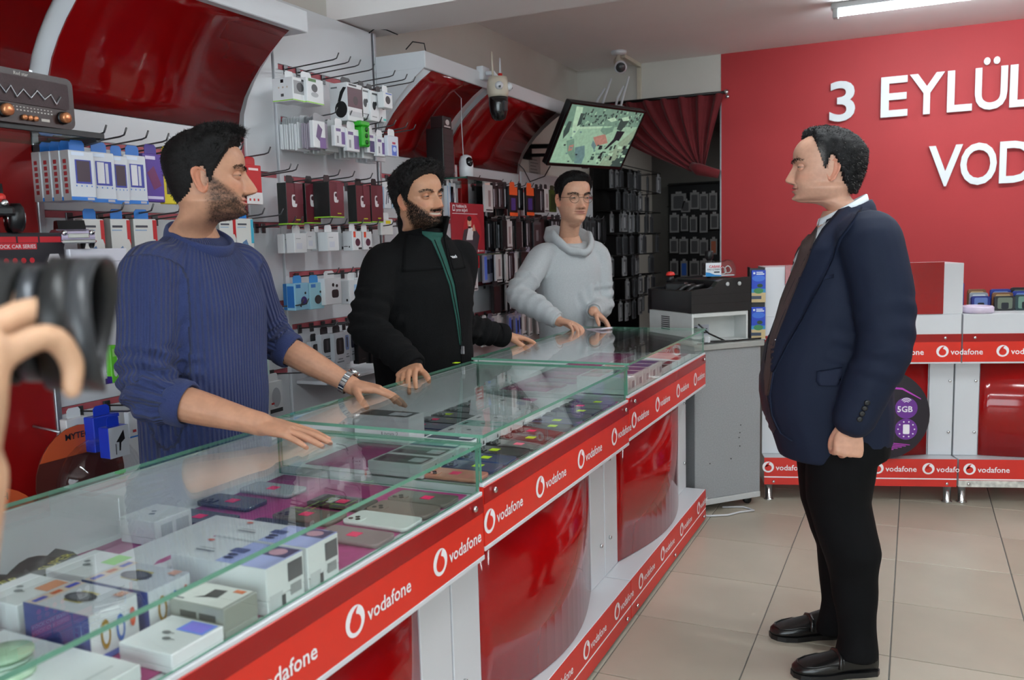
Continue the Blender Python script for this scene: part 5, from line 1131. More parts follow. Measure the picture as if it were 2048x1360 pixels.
# ================================================================= left edge: radio and toys
sh = thing('glass_shelf', 'glass shelf with dark edge carrying the old-style radio', 'shelf', (XB, 1.45, 1.727))
o = MB().box((.0, -.5, 0), (.275, .305, .010)).build('pane', [g_sheet, g_edge2], sh)
for p in o.data.polygons:
    if abs(p.normal.z) < .5: p.material_index = 1
MB().box((.274, -.5, -.004), (.282, .305, .012), 0, .001).build('edge_strip', black_p, sh); b = MB(); b.prism([(-.001, 0), (-.001, .272), (-.012, .272), (-.045, 0)], 1, .285, .30); b.build('support_arm', dark_g, sh)
ra = thing('radio', 'brown old-style radio with copper knobs on the glass shelf', 'radio', (-2.125, 1.525, 1.7375), .05)
br = mat('dark_walnut', (46, 27, 25), .35, var=.2, scale=12, aniso=(1, 12, 40))
b = MB(); b.prism([(p, q) for p, q in rrect(-.17, 0, .135, .134, .02, 5)], 0, -.10, .055, 0, True); b.build('cabinet', br, ra)
b = MB(); b.prism([(p, q) for p, q in rrect(-.155, .050, .118, .118, .010, 4)], 0, .0555, .0580, 0, True); b.build('speaker_grille', mat('grille_cloth', (66, 50, 52), .6, var=.15, scale=150, bump=.4, bscale=500), ra)
b = MB()
wp = [(-.14, .085), (-.13, .066), (-.115, .09), (-.10, .062), (-.085, .088), (-.07, .07), (-.055, .09), (-.04, .064), (-.02, .086), (0, .066), (.02, .088), (.04, .068), (.06, .084), (.075, .06), (.09, .082)]
b.tube([(.060, p, q) for p, q in wp], .0028, 0, 6); b.build('silver_ornament', alu, ra)
cop = mat('copper_knob', (210, 140, 96), .3, metal=.7, var=.06)
for y, r_ in ((-.075, .015), (.095, .014)):
    MB().lathe([(r_*1.2, .056), (r_*1.2, .061)], (0, y, .028), 0, 0, 20).build('knob_ring', black_p, ra); MB().lathe([(r_, .061), (r_, .074), (r_*.8, .077)], (0, y, .028), 0, 0, 20).build('knob', cop, ra)
for y in (-.022, -.006, .010): MB().lathe([(.007, .056), (.007, .063), (.005, .065)], (0, y, .016), 0, 0, 14).build('button', cop, ra)
b = MB()
for k in range(12): plate(b, rect(-.05+k*.010, .032, -.045+k*.010, .035), (.055, 0, 0), (0, 1, 0), (0, 0, 1), .0006, 0); plate(b, rect(-.05+k*.010, .040, -.046+k*.010, .0425), (.055, 0, 0), (0, 1, 0), (0, 0, 1), .0006, 0)
plate(b, rect(.03, .012, .055, .019), (.055, 0, 0), (0, 1, 0), (0, 0, 1), .0006, 0); put_text(b, 'Red star', (.055, -.04, .1205), (0, 1, 0), (0, 0, 1), .012, 0, .008, 0, lift=.0006)
o = b.build('dial_print', cm(190, 184, 176), ra); o['kind'] = 'stuff'
# lower shelf with toys
s2 = thing('toy_shelf', 'white shelf with the boxed toys at the left edge', 'shelf', (XB, 1.35, 1.26))
MB().box((0, -.55, -.02), (.42, .42, 0), 0, .002).build('board', white, s2)
for y in (-.4, .35): MB().box((0, y-.01, -.09), (.3, y+.01, -.021), 0, .002).build('bracket', alu, s2)
tb = thing('toy_box', 'dark toy car box with red lettering left of the lens', 'box', (-2.12, 1.48, 1.2605))
MB().box((-.10, -.16, 0), (.08, .09, .20), 0, .003).build('carton', cm(46, 44, 48), tb)
b = MB(); q5 = lambda poly, m, l=.0005: plate(b, poly, (.08, 0, 0), (0, 1, 0), (0, 0, 1), l, m)
for (a, c) in ((-.10, -.045), (-.04, .015), (.02, .08)): q5(rect(a, .175, c, .19), 0)
q5(rect(-.10, .158, .01, .174), 0); put_text(b, 'ROCK CAR SERIES', (.08, -.098, .161), (0, 1, 0), (0, 0, 1), .013, 1, .015, 0, lift=.0008)
for k in range(4): q5(ell(-.075+.023*k, .13, .007, .007), 0); q5(rect(-.078+.023*k, .108, -.072+.023*k, .116), 2)
q5([(.035, .125), (.045, .145), (.07, .145), (.078, .125)], 1); q5(ell(.045, .122, .008, .008), 1, .0008); q5(ell(.07, .122, .008, .008), 1, .0008)
b.build('printed_front', [cm(196, 40, 50), cm(214, 210, 212), cm(140, 60, 66)], tb)
wbx = thing('white_box', 'plain white box under the small vintage toy car', 'box', (-2.11, 1.655, 1.2605)); MB().box((-.09, -.075, 0), (.075, .105, .155), 0, .002).build('carton', cm(214, 212, 220), wbx); MB().box((-.092, -.077, .12), (.077, .107, .1565), 0, .002).build('lid', cm(216, 214, 222), wbx)
def toy_wheel(T, c, r, w): 
    MB().lathe([(r*.7, -w/2), (r, -w*.3), (r, w*.3), (r*.7, w/2)], c, 1, 0, 16).build('wheel', black_p, T); MB().lathe([(r*.5, -w/2-.001), (r*.3, -w/2-.003)], c, 1, 0, 12).build('wheel_hub', chrome, T); MB().lathe([(r*.5, w/2+.001), (r*.3, w/2+.003)], c, 1, 0, 12).build('wheel_hub', chrome, T)
tc_ = thing('toy_car', 'silver-lilac vintage toy car with black roof on the white box', 'toy car', (-2.10, 1.64, 1.4175), -.5)
lil = mat('lilac_car_paint', (178, 166, 190), .2, metal=.3, var=.03, coat=.5)
b = MB(); body = [(-.10, .018), (.10, .018), (.104, .03), (.10, .046), (.035, .05), (.02, .054), (-.06, .054), (-.10, .047)]
b.prism([(q, p) for p, q in body], 1, -.04, .04, 0); b.build('body', lil, tc_)
b = MB(); cab_ = [(-.06, .054), (.025, .054), (.005, .078), (-.045, .078)]; b.prism([(q, p) for p, q in cab_], 1, -.034, .034, 0); b.build('roof', black_p, tc_)
for x in (-.062, .065):
    for y in (-.037, .037): toy_wheel(tc_, (x, y, .019), .019, .012)
b = MB(); b.box((.10, -.042, .014), (.112, .042, .024), 0, .003); b.box((.102, -.026, .028), (.107, .026, .04), 0, .002); b.build('bumper_grille', chrome, tc_)
for y in (-.033, .033): b = MB(); b.ball((.102, y, .042), .008, 0, 10, 6); b.build('headlamp', chrome, tc_)
tt = thing('toy_truck', 'black and red monster toy truck on top of the dark toy box', 'toy car', (-2.13, 1.42, 1.4610), -.55)
b = MB(); b.box((-.13, -.05, .045), (.11, .05, .075), 0, .006); b.prism([(q, p) for p, q in [(-.1, .075), (.03, .075), (.0, .125), (-.09, .125)]], 1, -.045, .045, 0); b.build('cab', black_p, tt)
b = MB(); b.box((.02, -.045, .075), (.10, .045, .095), 0, .006); b.box((-.02, -.02, .02), (.06, .02, .045), 0, .004); b.build('bonnet', mat('red_plastic', (200, 44, 36), .4), tt)
b = MB(); b.box((.10, -.06, .04), (.125, .06, .062), 0, .005); b.build('bumper', black_p, tt)
for y in (-.04, -.015, .015, .04): b = MB(); b.ball((.112, y, .07), .010, 0, 10, 6); b.build('headlamp', chrome, tt)
for x in (-.09, .075):
    for y in (-.065, .065): toy_wheel(tt, (x, y, .036), .036, .035)
# clear bubble packs with headset cables low at the left
for k, (x, y, z, lab) in enumerate(((-2.16, 1.72, .60, 'clear bubble pack with grey cable and orange plugs behind the near glass'), (-2.02, 1.34, .52, 'clear bubble pack at the lower left edge behind the hand'))):
    T = thing('bubble_pack', lab, 'package', (x, y, z))
    b = MB(); n = 12; vs = []; fs = []
    b.ball((0, 0, .13), .14, 0, 20, 12, (.55, 1, 1)); b.build('bubble', cpl, T)
    b = MB(); b.prism([(p, q) for p, q in ell(0, .14, .15, .16, 24)], 0, -.085, -.081, 0); b.build('backing_card', cm(90, 40, 34), T)
    b = MB(); b.prism([(.15*math.cos(a), .14+.16*math.sin(a)) for a in [PI*(.15+.7*i/12) for i in range(13)]], 0, -.081, -.079, 0); b.build('header_print', cm(206, 90, 50), T)
    b = MB(); put_text(b, 'MYTECH', (-.078, -.05, .262), (0, 1, 0), (0, 0, 1), .026, 0, .02, 0, lift=.001); b.build('lettering', cm(40, 40, 50), T)
    b = MB()
    for i in range(5): b.tube([(.0+.02*math.sin(a*2+i), (.06+.006*i)*math.cos(a), .07+(.035+.004*i)*math.sin(a)) for a in [2*PI*j/18 for j in range(19)]], .005, 0, 6)
    b.build('coiled_cable', cm(180, 176, 174), T)
    b = MB(); b.tube([(.03, -.03, .075), (.04, .05, .065)], .014, 0, 8); b.build('orange_plug', cm(206, 76, 34), T)
    MB().tube([(-.083, -.06, .29), (XB-x+.003, -.06, .30)], .004, 0, 6).build('hang_wire', alu, T)
st = thing('price_sticker', 'yellow-green price tag stuck on the back edge of the counter glass', 'sticker', at_z(918, 726, .9545))
MB().box((-.022, -.012, .0), (.0, .012, .0015), 0).build('tag', mat('sticker_206', (206, 240, 20), .6), st)
# ================================================================= people: shared builders
from mathutils.bvhtree import BVHTree
def arr(v): return np.array([tuple(p) for p in v], float)
def mesh_arrays(me):
    V = np.empty(len(me.vertices)*3); me.vertices.foreach_get('co', V)
    return V.reshape(-1, 3), [tuple(p.vertices) for p in me.polygons]
def remesh(mb, vox, smooth=4, fac=.5):
    """fuse overlapping closed solids into one continuous skin"""
    me = bpy.data.meshes.new('tmp'); me.from_pydata(mb.v, [], mb.f)
    o = bpy.data.objects.new('tmp', me); COL.objects.link(o)
    m = o.modifiers.new('r', 'REMESH'); m.mode = 'VOXEL'; m.voxel_size = vox
    if smooth: s = o.modifiers.new('s', 'SMOOTH'); s.factor = fac; s.iterations = smooth
    dg = bpy.context.evaluated_depsgraph_get(); dg.update()
    r = bpy.data.meshes.new_from_object(o.evaluated_get(dg)); V, F = mesh_arrays(r)
    bpy.data.objects.remove(o); bpy.data.meshes.remove(me); bpy.data.meshes.remove(r)
    return V, F
def normals(V, F):
    N = np.zeros_like(V)
    q = np.array([f if len(f) == 4 else (f[0], f[1], f[2], f[2]) for f in F])
    n = np.cross(V[q[:, 2]]-V[q[:, 0]], V[q[:, 3]]-V[q[:, 1]])
    for k in range(4): np.add.at(N, q[:, k], n)
    return N/np.maximum(np.linalg.norm(N, axis=1, keepdims=True), 1e-12)
def solid(name, V, F, m, parent, col=None, fl=None):
    me = bpy.data.meshes.new(name); me.from_pydata([tuple(v) for v in V], [], F)
    for q in (m if isinstance(m, (list, tuple)) else [m]): me.materials.append(q)
    me.polygons.foreach_set('use_smooth', [True]*len(me.polygons))
    if col is not None:
        a = me.color_attributes.new('Col', 'FLOAT_COLOR', 'POINT'); c = np.ones((len(V), 4)); c[:, :3] = col; a.data.foreach_set('color', c.ravel())
    if fl is not None:
        a = me.attributes.new('rib', 'FLOAT', 'POINT'); a.data.foreach_set('value', np.asarray(fl, float))
    me.update()
    o = bpy.data.objects.new(name, me); COL.objects.link(o); o.parent = parent
    if parent is not None: o.location = -Vector(parent.location)
    return o
def L3(*c): return np.array([lin(q) for q in c])
def wrink(V, amp, k, seed, ani=(1, 1, 1)):
    r = np.random.RandomState(seed); out = np.zeros(len(V)); P = V*np.array(ani)
    for i in range(7):
        d = r.normal(size=3); d /= np.linalg.norm(d); d2 = r.normal(size=3)
        out += np.sin(P@d*k*r.uniform(.6, 1.7)+r.uniform(0, 6)+1.6*np.sin(P@d2*k*.45+r.uniform(0, 6)))
    return amp*out/3.
def ik(S, W, L1, L2, pole):
    S, W, pole = Vector(S), Vector(W), Vector(pole); v = W-S; d = v.length; v = v/d; d = min(d, (L1+L2)*.999)
    a = (L1*L1-L2*L2+d*d)/(2*d); h = math.sqrt(max(0, L1*L1-a*a)); p = (pole-v*pole.dot(v)).normalized()
    return S+v*a+p*h
def blend_tube(mb, pts, rads, n=16, sub=4, flat=1.):
    """smooth tapered tube through joints (Catmull-Rom)"""
    P = [Vector(p) for p in pts]; P = [P[0]*2-P[1]]+P+[P[-1]*2-P[-2]]; R = [rads[0]]+list(rads)+[rads[-1]]
    path, rr = [], []
    for i in range(1, len(P)-2):
        for s in range(sub):
            t = s/sub; a, b, c, d = P[i-1:i+3]
            path.append(.5*((2*b)+(c-a)*t+(2*a-5*b+4*c-d)*t*t+(3*b-a-3*c+d)*t**3)); rr.append(R[i]+(R[i+1]-R[i])*(t*t*(3-2*t)))
    path.append(P[-2]); rr.append(R[-2])
    # rounded ends
    t0 = (path[0]-path[1]).normalized(); t1 = (path[-1]-path[-2]).normalized()
    path = [path[0]+t0*rr[0]*.8, path[0]+t0*rr[0]*.5]+path+[path[-1]+t1*rr[-1]*.5, path[-1]+t1*rr[-1]*.8]
    rr = [rr[0]*.45, rr[0]*.82]+rr+[rr[-1]*.82, rr[-1]*.45]
    mb.tube(path, rr, 0, n, True, flat)
# ---------------------------------------------------------------- hand
def hand(mb, W, fwd, palm, side, curl, spread=1., thumb=(.2, .3, .3), scale=1., tdir=None, nails=None):
    """palm block and five jointed fingers; side +1: thumb on local +x"""
    f = Vector(fwd).normalized(); p = Vector(palm).normalized(); p = (p-f*p.dot(f)).normalized(); up = -p; x = f.cross(up)*side
    W = Vector(W); G = lambda a: W+(x*a[0]+f*a[1]+up*a[2])*scale
    rings = []
    for (y, w_, t_, cx, cz) in ((-.012, .024, .018, 0, 0), (.004, .028, .019, 0, 0), (.025, .034, .0195, .002, -.001), (.05, .040, .0175, .001, -.001), (.075, .0415, .0145, -.002, 0), (.090, .040, .0115, -.003, .001), (.098, .036, .006, -.003, .001)):
        rings.append([G((cx+w_*math.copysign(abs(math.cos(a))**.75, math.cos(a)), y, cz+t_*math.copysign(abs(math.sin(a))**.8, math.sin(a)))) for a in [2*PI*i/20 for i in range(20)]])
    mb.loft(rings)
    base = [(.0285, .086, .001), (.0075, .091, .003), (-.0135, .087, .002), (-.0325, .077, -.001)]
    lens = [(.043, .026, .021), (.047, .030, .022), (.044, .028, .022), (.034, .021, .019)]
    rad = [.0092, .0094, .0088, .0078]
    for i in range(4):
        an = spread*(.14, .03, -.06, -.17)[i]; d = Vector((math.sin(an), math.cos(an), 0)); pts = [Vector(base[i])-d*.02, Vector(base[i])]; ang = 0
        for s in range(3):
            ang += curl[i][s]; dd = Vector((d.x*math.cos(ang), d.y*math.cos(ang), -math.sin(ang))); pts.append(pts[-1]+dd*lens[i][s])
        r = rad[i]*scale
        blend_tube(mb, [G(q) for q in pts], [r*1.02, r*1.08, r*1.02, r*.92, r*.74], 12, 4)
        if nails is not None:
            nrm = Vector((d.x*math.sin(ang), d.y*math.sin(ang), math.cos(ang))); nails.append(G(pts[-1]-dd*.004+nrm*rad[i]*.8))
    td = Vector(tdir or (.80, .55, -.22)).normalized(); ax = Vector((-.35, .5, -.8)).normalized()
    pts = [Vector((.012, .012, -.006)), Vector((.026, .028, -.009))]; d = td.copy(); dv = Vector((-.55, .75, -.35)).normalized()
    for s in range(3):
        d = (d + dv*thumb[s]).normalized(); pts.append(pts[-1]+d*(.036, .030, .025)[s])
    r = .0112*scale
    blend_tube(mb, [G(q) for q in pts], [r*1.25, r*1.3, r*1.02, r*.98, r*.76], 12, 4)
    if nails is not None: nails.append(G(pts[-1]-d*.004+(Vector((.3, -.2, .9))).normalized()*.008))
# ---------------------------------------------------------------- head
def smi(x, xp, fp):
    """smooth curve through a table"""
    x, xp, fp = np.asarray(x, float), np.asarray(xp, float), np.asarray(fp, float)
    d = np.diff(fp)/np.diff(xp); m = np.concatenate([[d[0]], (d[1:]+d[:-1])/2, [d[-1]]]); m[1:-1][d[1:]*d[:-1] <= 0] = 0
    i = np.clip(np.searchsorted(xp, x, side='right')-1, 0, len(xp)-2); h = xp[i+1]-xp[i]; t = np.clip((x-xp[i])/h, 0, 1)
    return (2*t**3-3*t**2+1)*fp[i]+(t**3-2*t**2+t)*h*m[i]+(-2*t**3+3*t**2)*fp[i+1]+(t**3-t**2)*h*m[i+1]
def head_geo(P):
    H = P.get('H', .225); M = 132
    zs = np.concatenate([np.linspace(-.50, -.09, 10), np.linspace(-.08, .155, 22), np.linspace(.16, .62, 84), np.linspace(.63, .88, 20), .88+.12*np.sin(np.linspace(.12, PI/2, 12))])
    t = np.linspace(-1, 1, M, endpoint=False); th = PI*(.42*t+.58*t**3)
    wz = P.get('wk', 1.); ja = P.get('jaw', 1.)
    W = smi(zs, [0, .04, .1, .16, .22, .3, .42, .55, .7, .8, .88, .94, .98, 1], np.array([.14*ja, .185*ja, .232*ja, .262*ja, .283*ja, .298, .315, .325, .333, .315, .265, .195, .11, .0])*wz)
    Fr = smi(zs, [0, .03, .07, .12, .17, .22, .28, .36, .44, .5, .58, .66, .72, .80, .87, .93, .97, 1], [.335, .385, .402, .388, .388, .392, .395, .395, .392, .392, .418, .425, .42, .385, .325, .24, .15, .0])
    Bk = smi(zs, [0, .1, .2, .3, .45, .6, .7, .8, .88, .94, .98, 1], [.19, .27, .335, .385, .43, .455, .45, .405, .33, .235, .12, .0])
    cz = zs < 0
    sh = np.sqrt(np.clip(1-(zs/-.085)**2, 0, 1)); W[cz] = W[0]*0+(.14*ja*wz)*sh[cz]; Fr[cz] = .335*sh[cz]; Bk[cz] = .19*sh[cz]
    Wc, Tc = W[:, None], th[None, :]
    co, si = np.cos(Tc), np.sin(Tc)
    ex = np.interp(zs, [0, .2, .45, .7, 1], [2.0, 2.15, 2.35, 2.2, 2.0])[:, None]
    D = np.where(co > 0, Fr[:, None], Bk[:, None])
    rh = (np.abs(si/np.maximum(Wc, 1e-4))**ex+np.abs(co/np.maximum(D, 1e-4))**ex)**(-1/ex)
    # neck
    nr = P.get('neck', .235); ncy = np.interp(zs, [-.5, 0, .2, .35], P.get('ncy', [-.20, -.115, -.08, -.06]))
    nk = smi(zs, [-.5, -.2, .02, .16, .30, .46], [nr*1.12, nr*1.0, nr*.97, nr*.86, nr*.55, .01])
    # polar radius of an offset circle seen from the axis
    cy = ncy[:, None]; rr = nk[:, None]; dsc = np.maximum(rr**2-(cy*si)**2, 1e-9); rn = np.maximum(cy*co+np.sqrt(dsc), .0)
    p = 9.; R = (np.maximum(rh, 1e-4)**p+np.maximum(rn, 1e-4)**p)**(1/p)
    X = R*si; Y = R*co; Z = np.repeat(zs[:, None], M, 1)
    fm = np.clip((co-.05)/.25, 0, 1)*np.ones_like(X)
    g = lambda x0, z0, sx, sz: np.exp(-((X-x0)/sx)**2-((Z-z0)/sz)**2)
    dY = np.zeros_like(X); dZ = np.zeros_like(X); dX = np.zeros_like(X)
    nl = P.get('nose', 1.); ny = smi(zs, P.get('nz', [.245, .268, .285, .305, .335, .37, .42, .47, .52, .56]), np.array(P.get('nh', [0, .012, .075, .120, .140, .118, .085, .055, .032, 0]))*nl)[:, None]*((zs > .245) & (zs < .565))[:, None]
    nw = np.interp(zs, [.26, .31, .36, .45, .56], [.072, .078, .060, .046, .048])[:, None]*P.get('nw', 1.)
    dY += ny*np.exp(-(np.abs(X)/nw)**2.4)
    for s in (-1, 1):
        dY += .034*nl*g(s*.066, .305, .032, .026)                      # nostril wings
        dY -= .030*g(s*.030, .276, .016, .010)                        # nostrils
        dY += -.060*g(s*.150, .500, .085, .046) + .020*g(s*.13, .572, .10, .022)   # sockets, brow ridge
        dY += P.get('cheek', .016)*g(s*.20, .395, .075, .06)
        sm = P.get('smile', 0.)
        dY += sm*.030*g(s*.175, .325, .07, .05)
        # fold from nostril wing to mouth corner
        for k in range(6): u = k/5; dY -= (.006+.012*sm)*g(s*(.085+.055*u), .315-.115*u, .014, .020)
    sm = P.get('smile', 0.); op = P.get('open', 0.)
    mz = Z - sm*.9*np.minimum(X**2, .03)                               # mouth line curves up with the smile
    mw = .105+.035*sm
    mx = np.exp(-(np.abs(X)/mw)**3.)
    dY += mx*(.024*np.exp(-((mz-.226-op*.3)/.016)**2)+.030*np.exp(-((mz-.178+op*.6)/.020)**2)-.026*np.exp(-((mz-.203)/(.0065+op))**2))
    dY += .016*g(0, .065, .09, .045) - .012*g(0, .135, .10, .018)
    dY -= .006*g(0, .262, .016, .02)
    dY += P.get('chin2', 0.)*g(0, -.02, .16, .07)
    Y = Y+dY*fm
    V = np.stack([X, Y, Z-.455], -1)*H
    N_, M_ = X.shape; F = []
    for i in range(N_-1):
        for j in range(M_): k = (j+1) % M_; F.append((i*M_+j, (i+1)*M_+j, (i+1)*M_+k, i*M_+k))
    F.append(tuple(range(M_)))
    deg = np.abs(np.degrees(th))[None, :]*np.ones_like(X)
    # skin colours, with shade painted dark into nostrils and closed mouth line
    sk = L3(*P['skin']); C = np.ones((N_, M_, 3))*sk
    mixc = lambda C, c, m: C*(1-m[..., None])+np.array(c)*m[..., None]
    warm = sk*np.array([1.05, .80, .76])
    C = mixc(C, warm, np.clip(.55*fm*(g(0, .33, .09, .05)+g(.2, .37, .09, .06)+g(-.2, .37, .09, .06)), 0, .8))
    lip = L3(*P.get('lips', (178, 104, 96)))
    C = mixc(C, lip, np.clip(fm*mx*(np.exp(-((mz-.222-op*.3)/.017)**4)+np.exp(-((mz-.183+op*.6)/.019)**4)), 0, 1)*.85)
    C = mixc(C, sk*.35, np.clip(fm*mx*np.exp(-((mz-.203)/.005)**2), 0, 1)*.8*(1 if not op else 0))
    if op: C = mixc(C, np.array([.72, .68, .60]), np.clip(fm*np.exp(-(np.abs(X)/(mw*.86))**6)*np.exp(-((mz-.208)/(.016))**6), 0, 1))
    for s in (-1, 1):
        C = mixc(C, sk*.16, np.clip(fm*1.2*g(s*.032, .274, .018, .008), 0, 1))
        C = mixc(C, sk*np.array([.74, .66, .66]), .5*fm*g(s*.15, .465, .08, .022))
    rs = np.random.RandomState(P.get('seed', 1)); nz_ = wrink(V.reshape(-1, 3), 1., 900, 3).reshape(N_, M_)
    up_l = np.where(deg > 18, .235+(deg-18)/57*.28, .20)
    bm = np.clip((up_l-Z)/.075, 0, 1)*np.clip((Z+.20)/.16, 0, 1)*np.clip((100-deg)/22, 0, 1)
    must = np.exp(-((mz-.262)/.020)**2)*np.clip((.15-np.abs(X))/.04, 0, 1)*fm
    soul = np.exp(-(X/.04)**2-((Z-.15)/.02)**2)*fm
    bm = np.clip(np.maximum(np.maximum(bm, must), soul)*(1-np.clip(mx*np.exp(-((mz-.203)/.036)**8), 0, 1)), 0, 1)
    if P.get('must_only'): bm = must
    bd = P.get('beard', 0.); C = mixc(C, L3(*P.get('bcol', (34, 28, 26))), np.clip(bm*bd*(.85+.25*nz_), 0, .93))
    return dict(V=V.reshape(-1, 3), F=F, C=C.reshape(-1, 3), deg=deg.ravel(), sg=np.sign(th)[None, :].repeat(N_, 0).ravel(), z=Z.ravel(), x=X.ravel(), bm=bm.ravel(), H=H, N=N_, M=M_)
def ear_geo(H, s, sk, sc=1.):
    """outer ear: shell with rim, hollow and lobe"""
    m = MB(); ny, nx = 18, 15; V = []
    for i in range(ny):
        for j in range(nx):
            v = i/(ny-1)*2-1; u = j/(nx-1)*2-1
            w_ = (.074+.024*max(v, -.45))*math.sqrt(max(0, 1-abs(v)**3.2*.985)); y = -.045+u*w_ - .018*v
            r = math.sqrt(u*u*.92+v*v*.92)
            rim = math.exp(-((r-.86)/.13)**2); hol = math.exp(-((u-.25)/.42)**2-((v+.10)/.42)**2)
            lat = .036*(1-u)*.75 + .020*rim*(1 if v > -.62 else .5) - .026*hol + .008*math.exp(-((u+.15)/.18)**2)*(1 if -.5 < v < .6 else .3)
            V.append((s*(.298+lat), y, (.450+.132*v)-.455))
    o = len(V); V += [(s*(abs(p[0])-.022), p[1]-.004, p[2]) for p in V]; V = np.array(V)*H*sc+np.array([s*.298*H*(1-sc), 0, 0]); F = []
    for i in range(ny-1):
        for j in range(nx-1):
            a = i*nx+j; q = (a, a+1, a+nx+1, a+nx); F.append(q if s < 0 else q[::-1]); F.append(tuple(k+o for k in (q[::-1] if s < 0 else q)))
    for i in range(ny-1):
        for j in (0, nx-1): a = i*nx+j; F.append((a, a+nx, a+nx+o, a+o))
    C = np.ones((len(V), 3))*L3(*sk)*np.array([1.04, .80, .76]); return V, F, C
def hair_geo(hd, thick, colf, seed=2, rough=.25):
    """solid hair cap lifted off the scalp where thick() > 0"""
    V, F, deg, z = hd['V'], hd['F'], hd['deg'], hd['z']; Nn = normals(V, F); H = hd['H']
    T = np.array([thick(d*sg, zz, yy) for d, zz, sg, yy in zip(deg, z, hd['sg'], V[:, 1]/H)]); keep = T > 0
    n = wrink(V, 1., 230, seed)+.6*wrink(V, 1., 480, seed+1)
    Vt = V+Nn*((T*(1+rough*.5*n))[:, None]*H+.0008)
    fs = [f for f in F if all(keep[i] for i in f) and len(f) == 4]
    idx = {}; vs = []; ft = []
    def gi(i):
        if i not in idx: idx[i] = len(vs); vs.append(Vt[i])
        return idx[i]
    for f in fs: ft.append(tuple(gi(i) for i in f))
    # under side to close the cap
    order = list(idx.keys()); k = len(vs); vs += [V[i]-Nn[i]*.002 for i in order]
    ft += [tuple(idx[i]+k for i in f[::-1]) for f in fs]
    from collections import Counter
    ec = Counter()
    for f in fs:
        for a, b in zip(f, f[1:]+f[:1]): ec[(a, b)] += 1
    for (a, b) in list(ec):
        if (b, a) not in ec: ft.append((idx[b], idx[a], idx[a]+k, idx[b]+k))
    C = np.array([colf(deg[i]*hd['sg'][i], z[i]) for i in order]); C = np.concatenate([C, C])
    return np.array(vs), ft, C, keep, T, Vt, Nn
def strands(roots, dirs, lens, wid, cols, bend, n_seg=2):
    V, F, C = [], [], []
    for p, d, l, c, b in zip(roots, dirs, lens, cols, bend):
        d = d/np.linalg.norm(d); a = np.cross(d, [.3, .2, .9]); a /= np.linalg.norm(a)+1e-9; e = np.cross(d, a); o = len(V)
        for s in range(n_seg):
            q = p+d*l*s/n_seg+b*l*(s/n_seg)**2; r = wid*(1-.35*s/n_seg)
            for k in range(3): an = 2.0944*k; V.append(q+(a*math.cos(an)+e*math.sin(an))*r); C.append(c)
        V.append(p+d*l+b*l); C.append(c)
        for s in range(n_seg-1):
            for k in range(3): k2 = (k+1) % 3; F.append((o+s*3+k, o+s*3+k2, o+s*3+3+k2, o+s*3+3+k))
        t_ = o+(n_seg-1)*3
        for k in range(3): F.append((t_+k, t_+(k+1) % 3, o+n_seg*3))
    return np.array(V), F, np.array(C)
hair_mat = None
skin_mat = mat('skin', None, .48, var=.05, scale=90, attr='Col', bump=.12, bscale=700, spec=.4, sss=.06)
hair_mat = mat('hair', None, .62, var=.35, scale=220, attr='Col', spec=.22, bump=.6, bscale=420)
eye_w = mat('eye_white', (124, 112, 108), .45, spec=.25, var=.02); eye_i = mat('eye_iris', (52, 34, 24), .1, var=.2, scale=300); eye_p = mat('eye_pupil', (6, 6, 6), .05, var=0)
